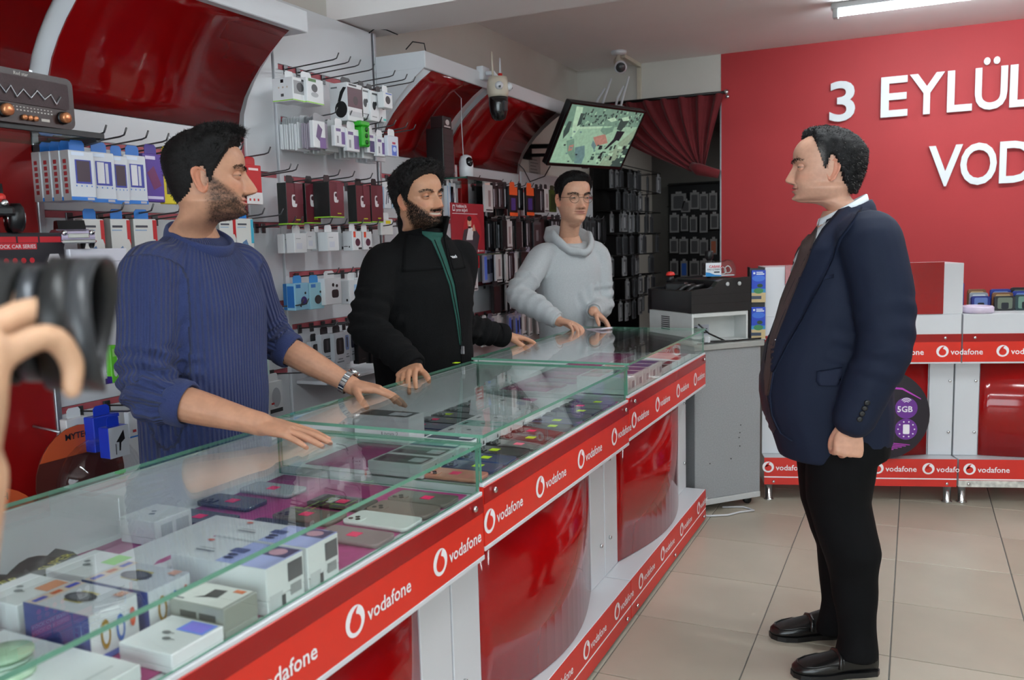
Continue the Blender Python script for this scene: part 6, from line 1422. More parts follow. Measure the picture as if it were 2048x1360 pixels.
def face(T, body, P, loc, yaw, pitch=0., roll=0., gaze=(0, 0), neck=None):
    """head with ears, lids, eyes, brows, hair and beard; body collects the skin"""
    R = Matrix.Rotation(-yaw, 3, 'Z') @ Matrix.Rotation(pitch, 3, 'X') @ Matrix.Rotation(roll, 3, 'Y'); Rn = np.array(R); loc = np.array(loc)
    tw0 = lambda V: V@Rn.T+loc
    hd = head_geo(P); H = hd['H']; sk = L3(*P['skin'])
    bot = tw0(hd['V'][:hd['M']]).mean(0); sft = np.array(neck)-bot if neck is not None else np.zeros(3)
    def tw(V):
        q = np.clip((.16-(V[:, 2]/H+.455))/.60, 0, 1); q = q*q*(3-2*q); return tw0(V)+q[:, None]*sft
    body.append((tw(hd['V']), hd['F'], hd['C']))
    for s in (-1, 1): V, F, C = ear_geo(H, s, P['skin'], P.get('ear', 1.)); body.append((tw(V), F, C))
    sq = P.get('squint', 0.)
    for s in (-1, 1):
        c = np.array([s*.150, .316, .500-.455])*H; r = .058*H
        # lids: bands of a slightly larger sphere
        for lo, hi in ((np.radians(8-6*sq), np.radians(88)), (np.radians(-88), np.radians(-14+7*sq))):
            V = []; F = []; n1, n2 = 8, 27
            for i in range(n1):
                for j in range(n2):
                    az = np.radians(-118+236*j/(n2-1)); u = i/(n1-1)
                    k = max(0., 1-abs(az)/np.radians(62))
                    l0, h0 = (lo, hi) if lo > 0 else (hi, lo)
                    edge = l0*(k**.5) + (-.12)*(1-k**.5)                  # opening narrows to the corners
                    el = edge+(h0-edge)*u; rr = r*(1.10+.03*math.sin(u*3.1))
                    V.append(c+rr*np.array([math.cos(el)*math.sin(az), math.cos(el)*math.cos(az), math.sin(el)]))
            for i in range(n1-1):
                for j in range(n2-1): a = i*n2+j; F.append((a, a+1, a+n2+1, a+n2))
            C = np.ones((len(V), 3))*sk*np.array([.93, .84, .82]); C[:n2] = sk*.35 if lo > 0 else sk*.6
            body.append((tw(np.array(V)), F, C))
        m = MB(); gz = Vector((math.sin(gaze[0]), math.cos(gaze[0]), gaze[1])).normalized(); q = Vector((0, 0, 1)).cross(gz).normalized(); e = gz.cross(q); prof = [0, .12, .22, .23, .36, .54, .56, .7, 1.1, 1.6, 2.2, 3.0]
        rings = [[Vector(tuple(c))+(gz*math.cos(a)*(1.0 if a > .56 else 1.02)+(q*math.cos(b)+e*math.sin(b))*math.sin(a))*r for b in [2*PI*k/16 for k in range(16)]] for a in prof]
        for k in range(len(rings)-1): m.loft([rings[k], rings[k+1]], 2 if prof[k+1] <= .23 else (1 if prof[k+1] <= .56 else 0), False)
        V = tw(np.array(m.v)); m.v = [tuple(v-np.array(T.location)) for v in V]
        m.build('eye', [eye_w, eye_i, eye_p], T)
    rs = np.random.RandomState(P.get('seed', 1))
    hc = L3(*P['hair_col'])
    # brows
    pts = []; dr = []; Hh = hd['V'].reshape(hd['N'], hd['M'], 3)
    cand = np.where((np.abs(hd['x']) > .05) & (np.abs(hd['x']) < .25) & (hd['deg'] < 75))[0]
    bz = .566+.03*np.exp(-((np.abs(hd['x'])-.17)/.08)**2)+P.get('browz', 0.); bw = P.get('broww', .016)*(1.1-1.8*np.clip(np.abs(hd['x'])-.14, 0, .2))
    cand = cand[np.abs(hd['z'][cand]-bz[cand]) < bw[cand]]
    Nn = normals(hd['V'], hd['F'])
    for sd_ in (-1, 1):
        cs_ = cand[np.sign(hd['x'][cand]) == sd_]
        if not len(cs_): continue
        ii = rs.choice(cs_, 210); rt_ = hd['V'][ii]+rs.normal(size=(210, 3))*.0012; dd = Nn[ii]*.35+np.stack([np.sign(hd['x'][ii]), 0*ii, .25+0*ii], 1)*1.0+rs.normal(size=(210, 3))*.15
        V, F, C = strands(rt_, dd, rs.uniform(.006, .011, 210), .00045, [hc*.8]*210, np.zeros((210, 3)))
        solid('eyebrow', tw(V), F, hair_mat, T, C)
    # beard stubble
    if P.get('beard_n'):
        n = P['beard_n']; w_ = hd['bm']**1.5; w_ = w_*(1 if True else 0); w_ /= w_.sum(); ii = rs.choice(len(w_), n, p=w_)
        rt_ = hd['V'][ii]+rs.normal(size=(n, 3))*.0014; dd = Nn[ii]*.55+np.array([0, .1, -.9])+rs.normal(size=(n, 3))*.3
        bc = L3(*P.get('bcol', (34, 28, 26)))
        V, F, C = strands(rt_, dd, rs.uniform(.5, 1., n)*P['beard_l'], P.get('beard_w', .0004), [bc*rs.uniform(.6, 1.3) for _ in range(n)], rs.normal(size=(n, 3))*.15)
        solid('beard', tw(V), F, hair_mat, T, C)
    # hair
    if P.get('thick'):
        V, F, C, keep, Tk, Vt, Nn = hair_geo(hd, P['thick'], P['hcolf'], P.get('seed', 1))
        hv, hf, hcs = tw(V), list(F), C
        n = P.get('hair_n', 2500); wgt = np.where(keep, .15+Tk*14, 0); wgt /= wgt.sum(); ii = rs.choice(len(wgt), n, p=wgt)
        base = hd['V'][ii]+Nn[ii]*(np.maximum(Tk[ii]*.93*H, .0015))[:, None]
        fl = np.array([P['flow'](hd['deg'][i]*hd['sg'][i], hd['z'][i]) for i in ii]); fl = fl-Nn[ii]*np.sum(fl*Nn[ii], 1, keepdims=True)*.6
        dd = fl+Nn[ii]*P.get('lift', .5)+rs.normal(size=(n, 3))*P.get('mess', .25)
        ln = np.clip(Tk[ii]*H*P.get('lenk', 1.3), P.get('lmin', .004), .05)*rs.uniform(.5, 1.2, n)
        cs = [np.array(P['hcolf'](hd['deg'][i]*hd['sg'][i], hd['z'][i]))*rs.uniform(.55, 1.5) if rs.rand() > P.get('grey', 0) else L3(126, 124, 122) for i in ii]
        V2, F2, C2 = strands(base+rs.normal(size=(n, 3))*.0015, dd, ln, P.get('hair_w', .0007), cs, np.array([0, 0, -.15])+rs.normal(size=(n, 3))*.12)
        o = len(hv); hv = np.concatenate([hv, tw(V2)]); hcs = np.concatenate([hcs, C2]); hf += [tuple(k+o for k in f) for f in F2]
        solid('hair', hv, hf, hair_mat, T, hcs)
    return tw, hd
def join_body(T, body, m=None):
    V = np.concatenate([b[0] for b in body]); C = np.concatenate([b[2] for b in body]); F = []; o = 0
    for b in body: F += [tuple(k+o for k in f) for f in b[1]]; o += len(b[0])
    return solid('body', V, F, m or skin_mat, T, C)
def skin_part(mb, vox, sk, nails=(), smooth=4):
    V, F = remesh(mb, vox, smooth); s = L3(*sk); C = np.ones((len(V), 3))*s
    n = wrink(V, 1., 160, 5); C *= (1+.05*n)[:, None]*np.array([1, .98, .97])
    for q in nails:
        d = np.linalg.norm(V-np.array(q), axis=1); k = np.clip((.0068-d)/.002, 0, 1)[:, None]; C = C*(1-k)+(s*np.array([1.12, .95, .95])+.05)*k
    return V, F, C
# ---------------------------------------------------------------- cloth
def torso(mb, rings, yaw, n=28):
    """rings: (centre, half width, front depth, back depth, exponent)"""
    f = Vector((math.sin(yaw), math.cos(yaw), 0)); r = Vector((math.cos(yaw), -math.sin(yaw), 0)); out = []
    for (c, w_, fd, bd, ex) in rings:
        c = Vector(c); ring = []
        for k in range(n):
            a = 2*PI*k/n; ca, sa = math.cos(a), math.sin(a)
            ring.append(c+r*w_*math.copysign(abs(ca)**(2/ex), ca)+f*(fd if sa > 0 else bd)*math.copysign(abs(sa)**(2/ex), sa))
        out.append(ring)
    mb.loft(out)
def folds(V, N, segs, amp):
    """bunching of a sleeve: rings of cloth across the arm between two joints"""
    out = np.zeros(len(V))
    for (a, b, r, k, s0, s1, am, ph) in segs:
        a, b = np.array(a), np.array(b); d = b-a; L = np.linalg.norm(d); d /= L; q = V-a; t = q@d; rad = np.linalg.norm(q-np.outer(t, d), axis=1)
        u = t/L; m = np.clip((u-s0)/.08, 0, 1)*np.clip((s1-u)/.08, 0, 1)*(rad < r*1.6)
        e1 = np.cross(d, [0, .3, 1.]); e1 /= np.linalg.norm(e1); e2 = np.cross(d, e1); an = np.arctan2((q@e2), (q@e1))
        out += m*am*(np.sin(t*k+1.3*np.sin(an+ph)+.9*np.sin(2*an+ph*2))*(.65+.35*np.sin(an*1.0+ph*3)))
    return V+N*(out*amp)[:, None]
def garment(name, T, mb, vox, m, smooth=6, wr=(.0025, 38, (1, 1, .6)), fold=(), seed=4, rib=None, cut=None):
    V, F = remesh(mb, vox, smooth); N = normals(V, F)
    V = V+N*wrink(V, wr[0], wr[1], seed, wr[2])[:, None]
    if fold: V = folds(V, normals(V, F), fold, 1.)
    fl = rib(V) if rib else None
    o = solid(name, V, F, m, T, None, fl)
    bv = BVHTree.FromPolygons([Vector(v) for v in V], F)
    return o, bv
def cast(bv, u, v):
    d = _ray(u, v).normalized(); h = bv.ray_cast(CAM, d)
    if h[0] is not None: return h[0], h[1]
    q = CAM+d*((Vector(bv.find_nearest(CAM+d*3.2)[0])-CAM).dot(d)); h = bv.find_nearest(q); return h[0], h[1]
def strip(name, T, bv, left, right, m, off=.004, thick=.004, n=8, sub=6):
    """a piece of cloth lying on a garment between two edges"""
    def res(pl):
        out = []
        for k in range(len(pl)-1):
            for s in range(sub): t = s/sub; out.append((pl[k][0]+(pl[k+1][0]-pl[k][0])*t, pl[k][1]+(pl[k+1][1]-pl[k][1])*t))
        return out+[pl[-1]]
    A, B = res(left), res(right); rows = []; nr = []
    for a, b in zip(A, B):
        ro = []
        for j in range(n+1):
            t = j/n; p, nn = cast(bv, a[0]+(b[0]-a[0])*t, a[1]+(b[1]-a[1])*t)
            if nn.dot(CAM-p) < 0: nn = -nn
            ro.append((p, nn))
        rows.append(ro)
    V = []; F = []; w_ = n+1
    for ro in rows:
        for p, nn in ro: V.append(p+nn*(off+thick))
    k = len(V)
    for ro in rows:
        for p, nn in ro: V.append(p-nn*.002)
    h = len(rows)
    for i in range(h-1):
        for j in range(n): a = i*w_+j; F.append((a, a+1, a+w_+1, a+w_)); F.append((a+k, a+w_+k, a+w_+1+k, a+1+k))
    for i in range(h-1):
        for j in (0, n): a = i*w_+j; F.append((a, a+w_, a+w_+k, a+k))
    for j in range(n):
        for i in (0, h-1): a = i*w_+j; F.append((a, a+1, a+1+k, a+k))
    return solid(name, np.array([tuple(v) for v in V]), F, m, T)
def seam(name, T, bv, pts, r, m, off=.002):
    P = []
    for k in range(len(pts)-1):
        for s in range(5): t = s/5; p, nn = cast(bv, pts[k][0]+(pts[k+1][0]-pts[k][0])*t, pts[k][1]+(pts[k+1][1]-pts[k][1])*t); P.append(p+(nn if nn.dot(CAM-p) > 0 else -nn)*off)
    b = MB(); b.tube(P, r, 0, 6); o = b.build(name, m, T); o.location = -Vector(T.location); return o
def part(b, name, m, T): o = b.build(name, m, T); o.location = -Vector(T.location); return o
def ringband(c, axis, r, h, t, m, name, T, n=36, ex=1., side=(1, 0, 0), flare=0., tilt=None):
    """soft band of cloth round a neck, wrist or hem"""
    ax = Vector(axis).normalized(); u = Vector(side); u = (u-ax*u.dot(ax)).normalized(); v = ax.cross(u); c = Vector(c); b = MB(); rings = []
    for k in range(n):
        a = 2*PI*k/n; d = u*math.cos(a)*ex+v*math.sin(a); ring = []
        for q in range(10):
            p = 2*PI*q/10; sz = math.copysign(abs(math.sin(p))**.7, math.sin(p)); ring.append(c+d*(r+flare*sz+t*math.cos(p))+ax*(h/2*sz+(tilt(a) if tilt else 0)))
        rings.append(ring)
    rings.append(rings[0]); b.loft(rings, 0, False); return part(b, name, m, T)
# ================================================================= man in the blue sweater
def rib_mat(name, col, pitch, depth, var=.06, rough=.9):
    m = mat(name, col, rough, var=var, scale=200, sheen=.08)
    nt = m.node_tree; N, L = nt.nodes, nt.links; b = N['Principled BSDF']
    a = N.new('ShaderNodeAttribute'); a.attribute_name = 'rib'; mu = N.new('ShaderNodeMath'); mu.operation = 'MULTIPLY'; mu.inputs[1].default_value = 2*PI/pitch
    sn = N.new('ShaderNodeMath'); sn.operation = 'SINE'; L.new(a.outputs['Fac'], mu.inputs[0]); L.new(mu.outputs[0], sn.inputs[0])
    nz = N.new('ShaderNodeTexNoise'); nz.inputs['Scale'].default_value = 420; ad = N.new('ShaderNodeMath'); ad.operation = 'MULTIPLY_ADD'; ad.inputs[1].default_value = .8
    tc = N.new('ShaderNodeTexCoord'); L.new(tc.outputs['Object'], nz.inputs['Vector']); L.new(nz.outputs[0], ad.inputs[0]); L.new(sn.outputs[0], ad.inputs[2])
    bp = N.new('ShaderNodeBump'); bp.inputs['Strength'].default_value = .8; bp.inputs['Distance'].default_value = depth; L.new(ad.outputs[0], bp.inputs['Height']); L.new(bp.outputs[0], b.inputs['Normal'])
    return m
def arm_rib(segs, cx, cy, Rt):
    """knit-rib coordinate: round the trunk, or round whichever sleeve a point belongs to"""
    def f(V):
        out = Rt*np.arctan2(V[:, 0]-cx, V[:, 1]-cy)
        for (a, b, r) in segs:
            a, b = np.array(a), np.array(b); d = b-a; L = np.linalg.norm(d); d /= L; q = V-a; t = np.clip(q@d, 0.03, L+.1); e = q-np.outer(t, d); dist = np.linalg.norm(e, axis=1)
            e1 = np.cross(d, [0., .2, 1.]); e1 /= np.linalg.norm(e1); e2 = np.cross(d, e1); k = dist < r
            out[k] = (r*.8*np.arctan2(e@e2, e@e1))[k]
        return out
    return f
def person(label, P0): return thing('person', label, 'person', P0)
SK1 = (190, 140, 112)
c = at_x(395, 470, -1.76); yaw = math.radians(90); fw = Vector((math.sin(yaw), math.cos(yaw), 0)); rt_v = Vector((math.cos(yaw), -math.sin(yaw), 0))
PB = person('man in a ribbed blue sweater with a silver watch, leaning both hands on the counter', (c.x, c.y, 0))
sR, sL = c+rt_v*.172+Vector((0, 0, -.078)), c-rt_v*.160+Vector((0, 0, -.080))
wR, wL = Vector((-1.445, 1.597, .982)), Vector((-1.56, 2.14, .985))
eR = ik(sR, wR, .325, .295, (-1, -.45, -.5)); eL = ik(sL, wL, .30, .29, (-1, .2, -.1))
body = []; nails = []
b = MB(); blend_tube(b, [eR+(sR-eR)*.45, eR, eR+(wR-eR)*.35, wR+(wR-eR).normalized()*-.01, wR+(wR-eR).normalized()*.02], [.046, .044, .045, .030, .028], 18, 5)
hand(b, wR, (Vector((-1.245, 1.655, .957))-wR)+Vector((0, 0, -.02)), (-.10, .05, -1), -1, [(.10, .10, .08), (.08, .10, .08), (.10, .12, .08), (.14, .12, .1)], .55, (.15, .2, .2), 1.0, (.6, .75, -.25), nails)
body.append(skin_part(b, .0024, SK1, nails)); nails = []
b = MB(); blend_tube(b, [eL+(sL-eL)*.45, eL, eL+(wL-eL)*.35, wL-(wL-eL).normalized()*.01, wL+(wL-eL).normalized()*.02], [.046, .043, .043, .029, .027], 18, 5)
hand(b, wL, (Vector((-1.37, 2.215, .952))-wL)+Vector((0, 0, -.01)), (-.08, -.10, -1), 1, [(.16, .22, .16), (.2, .24, .18), (.24, .26, .2), (.3, .3, .2)], .8, (.15, .25, .25), 1.0, (.95, .35, -.3), nails)
body.append(skin_part(b, .0024, SK1, nails))
b = MB(); torso(b, [(Vector((c.x-.02, c.y, .60)), .165, .115, .10, 2.4), (Vector((c.x-.02, c.y, 1.0)), .16, .11, .10, 2.4), (Vector((c.x-.01, c.y, 1.30)), .18, .10, .10, 2.4), (c+Vector((0, 0, -.05)), .09, .06, .07, 2), (c+Vector((0, 0, .02)), .05, .045, .05, 2)], yaw)
V, F = arr(b.v), b.f; body.append((V, F, np.ones((len(V), 3))*L3(*SK1)))
DKH = L3(16, 14, 14)
def th_blue(d, z, y):
    a = abs(d); hl = np.interp(a, [0, 25, 42, 52, 62, 72, 80, 86, 93, 100, 112, 125, 145, 180], [.83, .82, .79, .72, .63, .54, .40, .42, .60, .58, .44, .30, .22, .20])
    if z < hl: return 0
    u = min(1, (z-hl)/.05); top = np.clip((z-.68)/.2, 0, 1); fr = np.clip((y+.10)/.42, 0, 1)
    side = .012+.026*np.clip((z-.5)/.22, 0, 1)
    return u*(side*(1-top)+top*(.060+.115*fr))
face(PB, body, dict(H=.226, skin=SK1, beard=.82, bcol=(22, 19, 18), beard_n=2600, beard_l=.0045, seed=3, smile=.55, squint=.7, nose=1.05, nz=[.245, .268, .285, .305, .335, .37, .42, .47, .52, .56], nh=[0, .014, .080, .122, .138, .124, .100, .072, .042, 0.01],
     hair_col=(20, 18, 18), thick=th_blue, hcolf=lambda d, z: DKH*(1.0 if z > .62 else 1.5), hair_n=5200, flow=lambda d, z: np.array([.15*np.sign(d), .55 if abs(d) < 90 else -.25, .45 if z > .72 else -.6]), lift=.30, mess=.30, lenk=.55, lmin=.004, hair_w=.0007, ear=1.12, broww=.020, neck=.26, jaw=1.12, wk=1.0, lips=(176, 108, 102)),
     tuple(Vector((-1.700, 1.712, 1.584))+CR*.028), math.radians(50), math.radians(1), 0, (.1, 0), (c.x+.012, c.y, c.z-.035))
join_body(PB, body)
b = MB()
torso(b, [(Vector((c.x-.02, c.y, .70)), .190, .135, .125, 2.5), (Vector((c.x-.02, c.y, .92)), .188, .135, .125, 2.5), (Vector((c.x-.015, c.y, 1.10)), .188, .140, .125, 2.5), (Vector((c.x-.01, c.y, 1.25)), .192, .138, .125, 2.5), (Vector((c.x-.01, c.y, 1.335)), .186, .120, .120, 2.4), (Vector((c.x-.008, c.y, 1.382)), .160, .095, .112, 2.2),
           (Vector((c.x-.006, c.y, 1.422)), .122, .074, .098, 2.0), (Vector((c.x-.004, c.y, 1.440)), .090, .050, .084, 2.0), (Vector((c.x-.01, c.y, 1.452)), .074, .030, .070, 2.0)], yaw)
cR = eR+(wR-eR)*.24; cL = eL+(wL-eL)*.14
blend_tube(b, [sR+(sL-sR)*.22+Vector((0, 0, -.005)), sR+Vector((0, 0, -.022)), sR+(eR-sR)*.5, eR+(sR-eR)*.08, eR+(wR-eR)*.10, cR], [.066, .078, .074, .069, .066, .056], 18, 5)
blend_tube(b, [sL+(sR-sL)*.22+Vector((0, 0, -.005)), sL+Vector((0, 0, -.022)), sL+(eL-sL)*.5, eL+(sL-eL)*.06, cL], [.066, .075, .070, .064, .055], 18, 5)
knit = rib_mat('blue_rib_knit', (42, 54, 100), .0145, .004)
garment('sweater', PB, b, .0065, knit, 7, (.0028, 26, (1, 1, .7)), [(sR, eR, .085, 150, .62, 1.25, .0075, .5), (eR, wR, .085, 150, -.1, .26, .0065, 1.5), (sL, eL, .08, 160, .62, 1.2, .007, 2.5)], 4, arm_rib([(sR+(eR-sR)*.1, eR, .098), (eR, wR, .085), (sL+(eL-sL)*.1, eL, .095), (eL, wL, .08)], c.x, c.y, .165))
ringband(c+Vector((.008, -.002, -.012)), (.42, -.03, .9), .086, .036, .007, knit, 'collar', PB, ex=.98, side=rt_v)
ringband(cR+(wR-eR).normalized()*.018, wR-eR, .053, .05, .007, knit, 'cuff', PB); ringband(cL+(wL-eL).normalized()*.018, wL-eL, .051, .045, .007, knit, 'cuff', PB)
# trousers just below the sweater hem
b = MB(); torso(b, [(Vector((c.x-.02, c.y, .05)), .16, .09, .09, 2.2), (Vector((c.x-.02, c.y, .75)), .17, .115, .11, 2.4), (Vector((c.x-.02, c.y, .86)), .172, .118, .112, 2.4)], yaw); part(b, 'trousers', mat('dark_denim', (26, 30, 40), .85, var=.1, scale=200), PB)
# wrist watch
wt_ = wL-(wL-eL).normalized()*.012; ax = (wL-eL).normalized()
steel = mat('watch_steel', (200, 202, 204), .18, metal=1., var=.05)
T_ = MB(); u = Vector((0, 0, 1)); u = (u-ax*u.dot(ax)).normalized(); v = ax.cross(u)
for k in range(22):
    a = 2*PI*k/22; d = u*math.cos(a)+v*math.sin(a); M_ = Matrix((v*math.cos(a)-u*math.sin(a), ax, d)).transposed()
    T_.x = Matrix.Translation(wt_+d*.0335) @ M_.to_4x4(); T_.box((-.0046, -.010, -.002), (.0046, .010, .0025), 0, .0012)
T_.x = None; wo = part(T_, 'watch_bracelet', steel, PB)
b = MB(); dd = (u*.75+v*-.65).normalized(); b.x = Matrix.Translation(wt_+dd*.036) @ Vector((0, 0, 1)).rotation_difference(dd).to_matrix().to_4x4()
b.lathe([(.017, -.003), (.019, .0), (.019, .005), (.016, .008)], n=24); b.lathe([(.004, 0), (.004, .004)], (.021, 0, .001), 0, 0, 8); part(b, 'watch_case', steel, PB)
# ================================================================= man in the black fleece
SK2 = (188, 138, 108)
c = at_x(845, 470, -1.74); yaw = math.radians(118); fw = Vector((math.sin(yaw), math.cos(yaw), 0)); rt_v = Vector((math.cos(yaw), -math.sin(yaw), 0))
PK = person('bearded smiling man in a black fleece jacket over a green shirt', (c.x, c.y, 0))
sR, sL = c+rt_v*.174+Vector((0, 0, -.082)), c-rt_v*.174+Vector((0, 0, -.082))
wR, wL = at_x(826, 735, -1.585), Vector((-1.605, 3.33, 1.005))
eR = ik(sR, wR, .29, .26, (-1, -.35, -.2)); eL = ik(sL, wL, .30, .28, (-.2, .1, -1))
body = []; nails = []
b = MB(); blend_tube(b, [eR+(wR-eR)*.5, wR, wR+(wR-eR).normalized()*.02], [.036, .030, .028], 16, 5)
hR = at_z(792, 768, .962)
hand(b, wR, Vector(hR)-wR, (.3, -.25, -.9), -1, [(.35, .35, .2), (.4, .4, .25), (.45, .4, .25), (.5, .4, .25)], .5, (.2, .25, .2), 1.0, (.75, .6, -.3), nails)
body.append(skin_part(b, .0026, SK2, nails)); nails = []
b = MB(); blend_tube(b, [eL+(wL-eL)*.5, wL, wL+(wL-eL).normalized()*.02], [.036, .029, .027], 16, 5)
hand(b, wL, Vector((-1.50, 3.50, .965))-wL, (-.1, -.1, -1), 1, [(.2, .3, .2), (.25, .3, .2), (.3, .35, .2), (.35, .35, .2)], .6, (.2, .25, .2), 1.0, (.9, .4, -.3), nails)
body.append(skin_part(b, .0026, SK2, nails))
b = MB(); torso(b, [(Vector((c.x-.02, c.y, .60)), .165, .115, .10, 2.4), (Vector((c.x-.02, c.y, 1.0)), .16, .11, .10, 2.4), (Vector((c.x-.01, c.y, 1.28)), .17, .10, .10, 2.4), (c+Vector((0, 0, -.06)), .09, .06, .07, 2), (c+Vector((0, 0, .0)), .05, .045, .05, 2)], yaw)
V, F = arr(b.v), b.f; body.append((V, F, np.ones((len(V), 3))*L3(*SK2)))
HC2 = L3(24, 22, 22)
def th_black(d, z, y):
    a = abs(d); hl = np.interp(a, [0, 22, 38, 50, 62, 72, 80, 86, 93, 100, 112, 125, 145, 180], [.86, .845, .80, .76, .66, .56, .44, .44, .62, .60, .46, .30, .20, .17])
    if z < hl: return 0
    u = min(1, (z-hl)/.05); top = np.clip((z-.66)/.2, 0, 1); fr = np.clip((y+.15)/.45, 0, 1)
    return u*((.030+.05*np.clip((z-.4)/.3, 0, 1))*(1-top)+top*(.105+.075*fr))
face(PK, body, dict(H=.226, skin=SK2, beard=.95, bcol=(17, 14, 13), beard_n=5200, beard_l=.008, beard_w=.0005, seed=5, smile=.9, open=.012, squint=.5, nose=1.0, nh=[0, .014, .080, .124, .142, .128, .100, .070, .040, .006],
     hair_col=(22, 19, 18), thick=th_black, hcolf=lambda d, z: HC2*(1 if z > .5 else 1.2), hair_n=6000, flow=lambda d, z: np.array([.5*np.sin(d*.05)+.2, .5 if abs(d) < 70 else -.45, .3 if z > .75 else -.5]), lift=.35, mess=.35, lenk=.5, lmin=.006, hair_w=.0009, broww=.017, neck=.255, jaw=1.06, lips=(160, 96, 90), ear=1.05),
     at_x(838, 402, -1.70), math.radians(105), math.radians(3), math.radians(3), (.05, 0), (c.x, c.y, c.z-.04))
join_body(PK, body)
b = MB()
torso(b, [(Vector((c.x-.02, c.y, .74)), .200, .150, .13, 2.5), (Vector((c.x-.02, c.y, .92)), .200, .15, .13, 2.5), (Vector((c.x-.015, c.y, 1.10)), .205, .150, .13, 2.5), (Vector((c.x-.01, c.y, 1.25)), .21, .145, .13, 2.5), (Vector((c.x-.01, c.y, 1.325)), .205, .125, .125, 2.4),
           (Vector((c.x-.008, c.y, 1.375)), .178, .105, .115, 2.2), (Vector((c.x-.006, c.y, 1.418)), .13, .092, .102, 2.0), (Vector((c.x-.004, c.y, 1.450)), .094, .082, .088, 2.0), (Vector((c.x, c.y, 1.468)), .08, .075, .078, 2.0)], yaw)
cR = eR+(wR-eR)*.93; cL = eL+(wL-eL)*.93
blend_tube(b, [sR+(sL-sR)*.22+Vector((0, 0, -.005)), sR+Vector((0, 0, -.022)), sR+(eR-sR)*.5, eR, eR+(wR-eR)*.5, cR], [.066, .077, .074, .068, .060, .050], 18, 5)
blend_tube(b, [sL+(sR-sL)*.22+Vector((0, 0, -.005)), sL+Vector((0, 0, -.022)), sL+(eL-sL)*.5, eL, eL+(wL-eL)*.5, cL], [.066, .076, .074, .067, .058, .048], 18, 5)
fleece = mat('black_fleece', (13, 13, 14), .95, var=.18, scale=120, bump=.5, bscale=320, spec=.2)
smooth_b = mat('black_yoke', (12, 12, 13), .9, var=.1, scale=120, bump=.2, bscale=500, spec=.18)
jk, bv = garment('fleece_jacket', PK, b, .007, fleece, 7, (.004, 24, (1, 1, .7)), [(sR, eR, .085, 120, .55, 1.2, .006, .5), (eR, wR, .085, 130, -.1, .95, .005, 1.5), (sL, eL, .08, 120, .55, 1.2, .006, 2.5), (eL, wL, .08, 130, -.1, .9, .005, .4)], 8)
ringband(cR, wR-eR, .047, .05, .008, fleece, 'cuff', PK); ringband(cL, wL-eL, .045, .05, .008, fleece, 'cuff', PK)
grn = mat('green_shirt', (22, 74, 64), .85, var=.06, scale=60, bump=.15, bscale=400)
strip('shirt', PK, bv, [(836, 462), (862, 482), (880, 520), (898, 570), (912, 640), (919, 690)], [(884, 466), (880, 482), (893, 520), (908, 570), (918, 640), (922, 690)], grn, .001, .003, 6)
ringband(c+Vector((.015, -.003, .004)), (.2, -.05, 1), .068, .03, .006, grn, 'shirt_collar', PK, side=rt_v)
strip('yoke', PK, bv, [(812, 470), (806, 500), (803, 545)], [(868, 476), (872, 505), (886, 538)], smooth_b, .001, .002, 8)
strip('yoke', PK, bv, [(888, 478), (898, 510), (907, 540)], [(902, 476), (922, 505), (930, 536)], smooth_b, .001, .002, 6)
seam('zip_edge', PK, bv, [(868, 480), (884, 520), (902, 570), (915, 640), (921, 692), (925, 745)], .0035, smooth_b); seam('zip_edge', PK, bv, [(888, 474), (897, 520), (911, 570), (920, 640), (924, 692)], .0035, smooth_b)
b = MB(); p, nn = cast(bv, 922, 698); b.box(p+nn*.004-Vector((.004, .004, .02)), p+nn*.012+Vector((.004, .004, .012)), 0, .002); part(b, 'zip_pull', alu, PK)
p, nn = cast(bv, 908, 517); b = MB(); put_text(b, 'nash', p+nn*.006-Vector((.012, .018, 0)), (.55, .83, 0), (0, 0, 1), .017, 0, .02, 0); part(b, 'chest_lettering', logo_w, PK)
# standing collar, open at the front
b = MB(); rings = []; n = 30
for k in range(n+1):
    a = math.radians(32)+(2*PI-math.radians(64))*k/n; d = fw*math.cos(a)+rt_v*math.sin(a); ring = []; op = .012*max(0, math.cos(a))
    top = .052+.012*(1-math.cos(a))*.5
    for (r_, h_) in ((.082, -.03), (.089, -.03), (.096+op, top*.5), (.094+op*2, top), (.088+op*2, top+.004), (.085+op, top*.5)): ring.append(c+d*r_+Vector((0, 0, h_+.012)))
    rings.append(ring)
b.loft(rings); part(b, 'stand_collar', fleece, PK)
b = MB(); torso(b, [(Vector((c.x-.02, c.y, .05)), .16, .09, .09, 2.2), (Vector((c.x-.02, c.y, .70)), .18, .125, .115, 2.4), (Vector((c.x-.02, c.y, .80)), .18, .13, .118, 2.4)], yaw); part(b, 'trousers', mat('black_trousers', (16, 16, 18), .85, var=.1, scale=200), PK)
# ================================================================= young man in the grey hooded top
SK3 = (200, 152, 126)
c = at_x(1140, 472, -1.67); yaw = math.radians(128); fw = Vector((math.sin(yaw), math.cos(yaw), 0)); rt_v = Vector((math.cos(yaw), -math.sin(yaw), 0))
PG = person('young man with round glasses in a pale grey hooded top holding a phone', (c.x, c.y, 0))
sR, sL = c+rt_v*.168+Vector((0, 0, -.085)), c-rt_v*.168+Vector((0, 0, -.085))
wR, wL = at_x(1114, 640, -1.60), at_x(1188, 622, -1.50)
eR = ik(sR, wR, .30, .26, (-1, -.5, -.2)); eL = ik(sL, wL, .29, .25, (-.1, 1, -.3))
body = []
b = MB(); blend_tube(b, [eR+(wR-eR)*.5, wR, wR+(wR-eR).normalized()*.02], [.033, .027, .026], 14, 5)
hand(b, wR, Vector(at_x(1166, 652, -1.46))-wR, (-.25, -.1, -1), -1, [(.3, .45, .3), (.45, .5, .3), (.5, .5, .3), (.55, .5, .3)], .7, (.2, .3, .2), .95, (.75, .6, -.3))
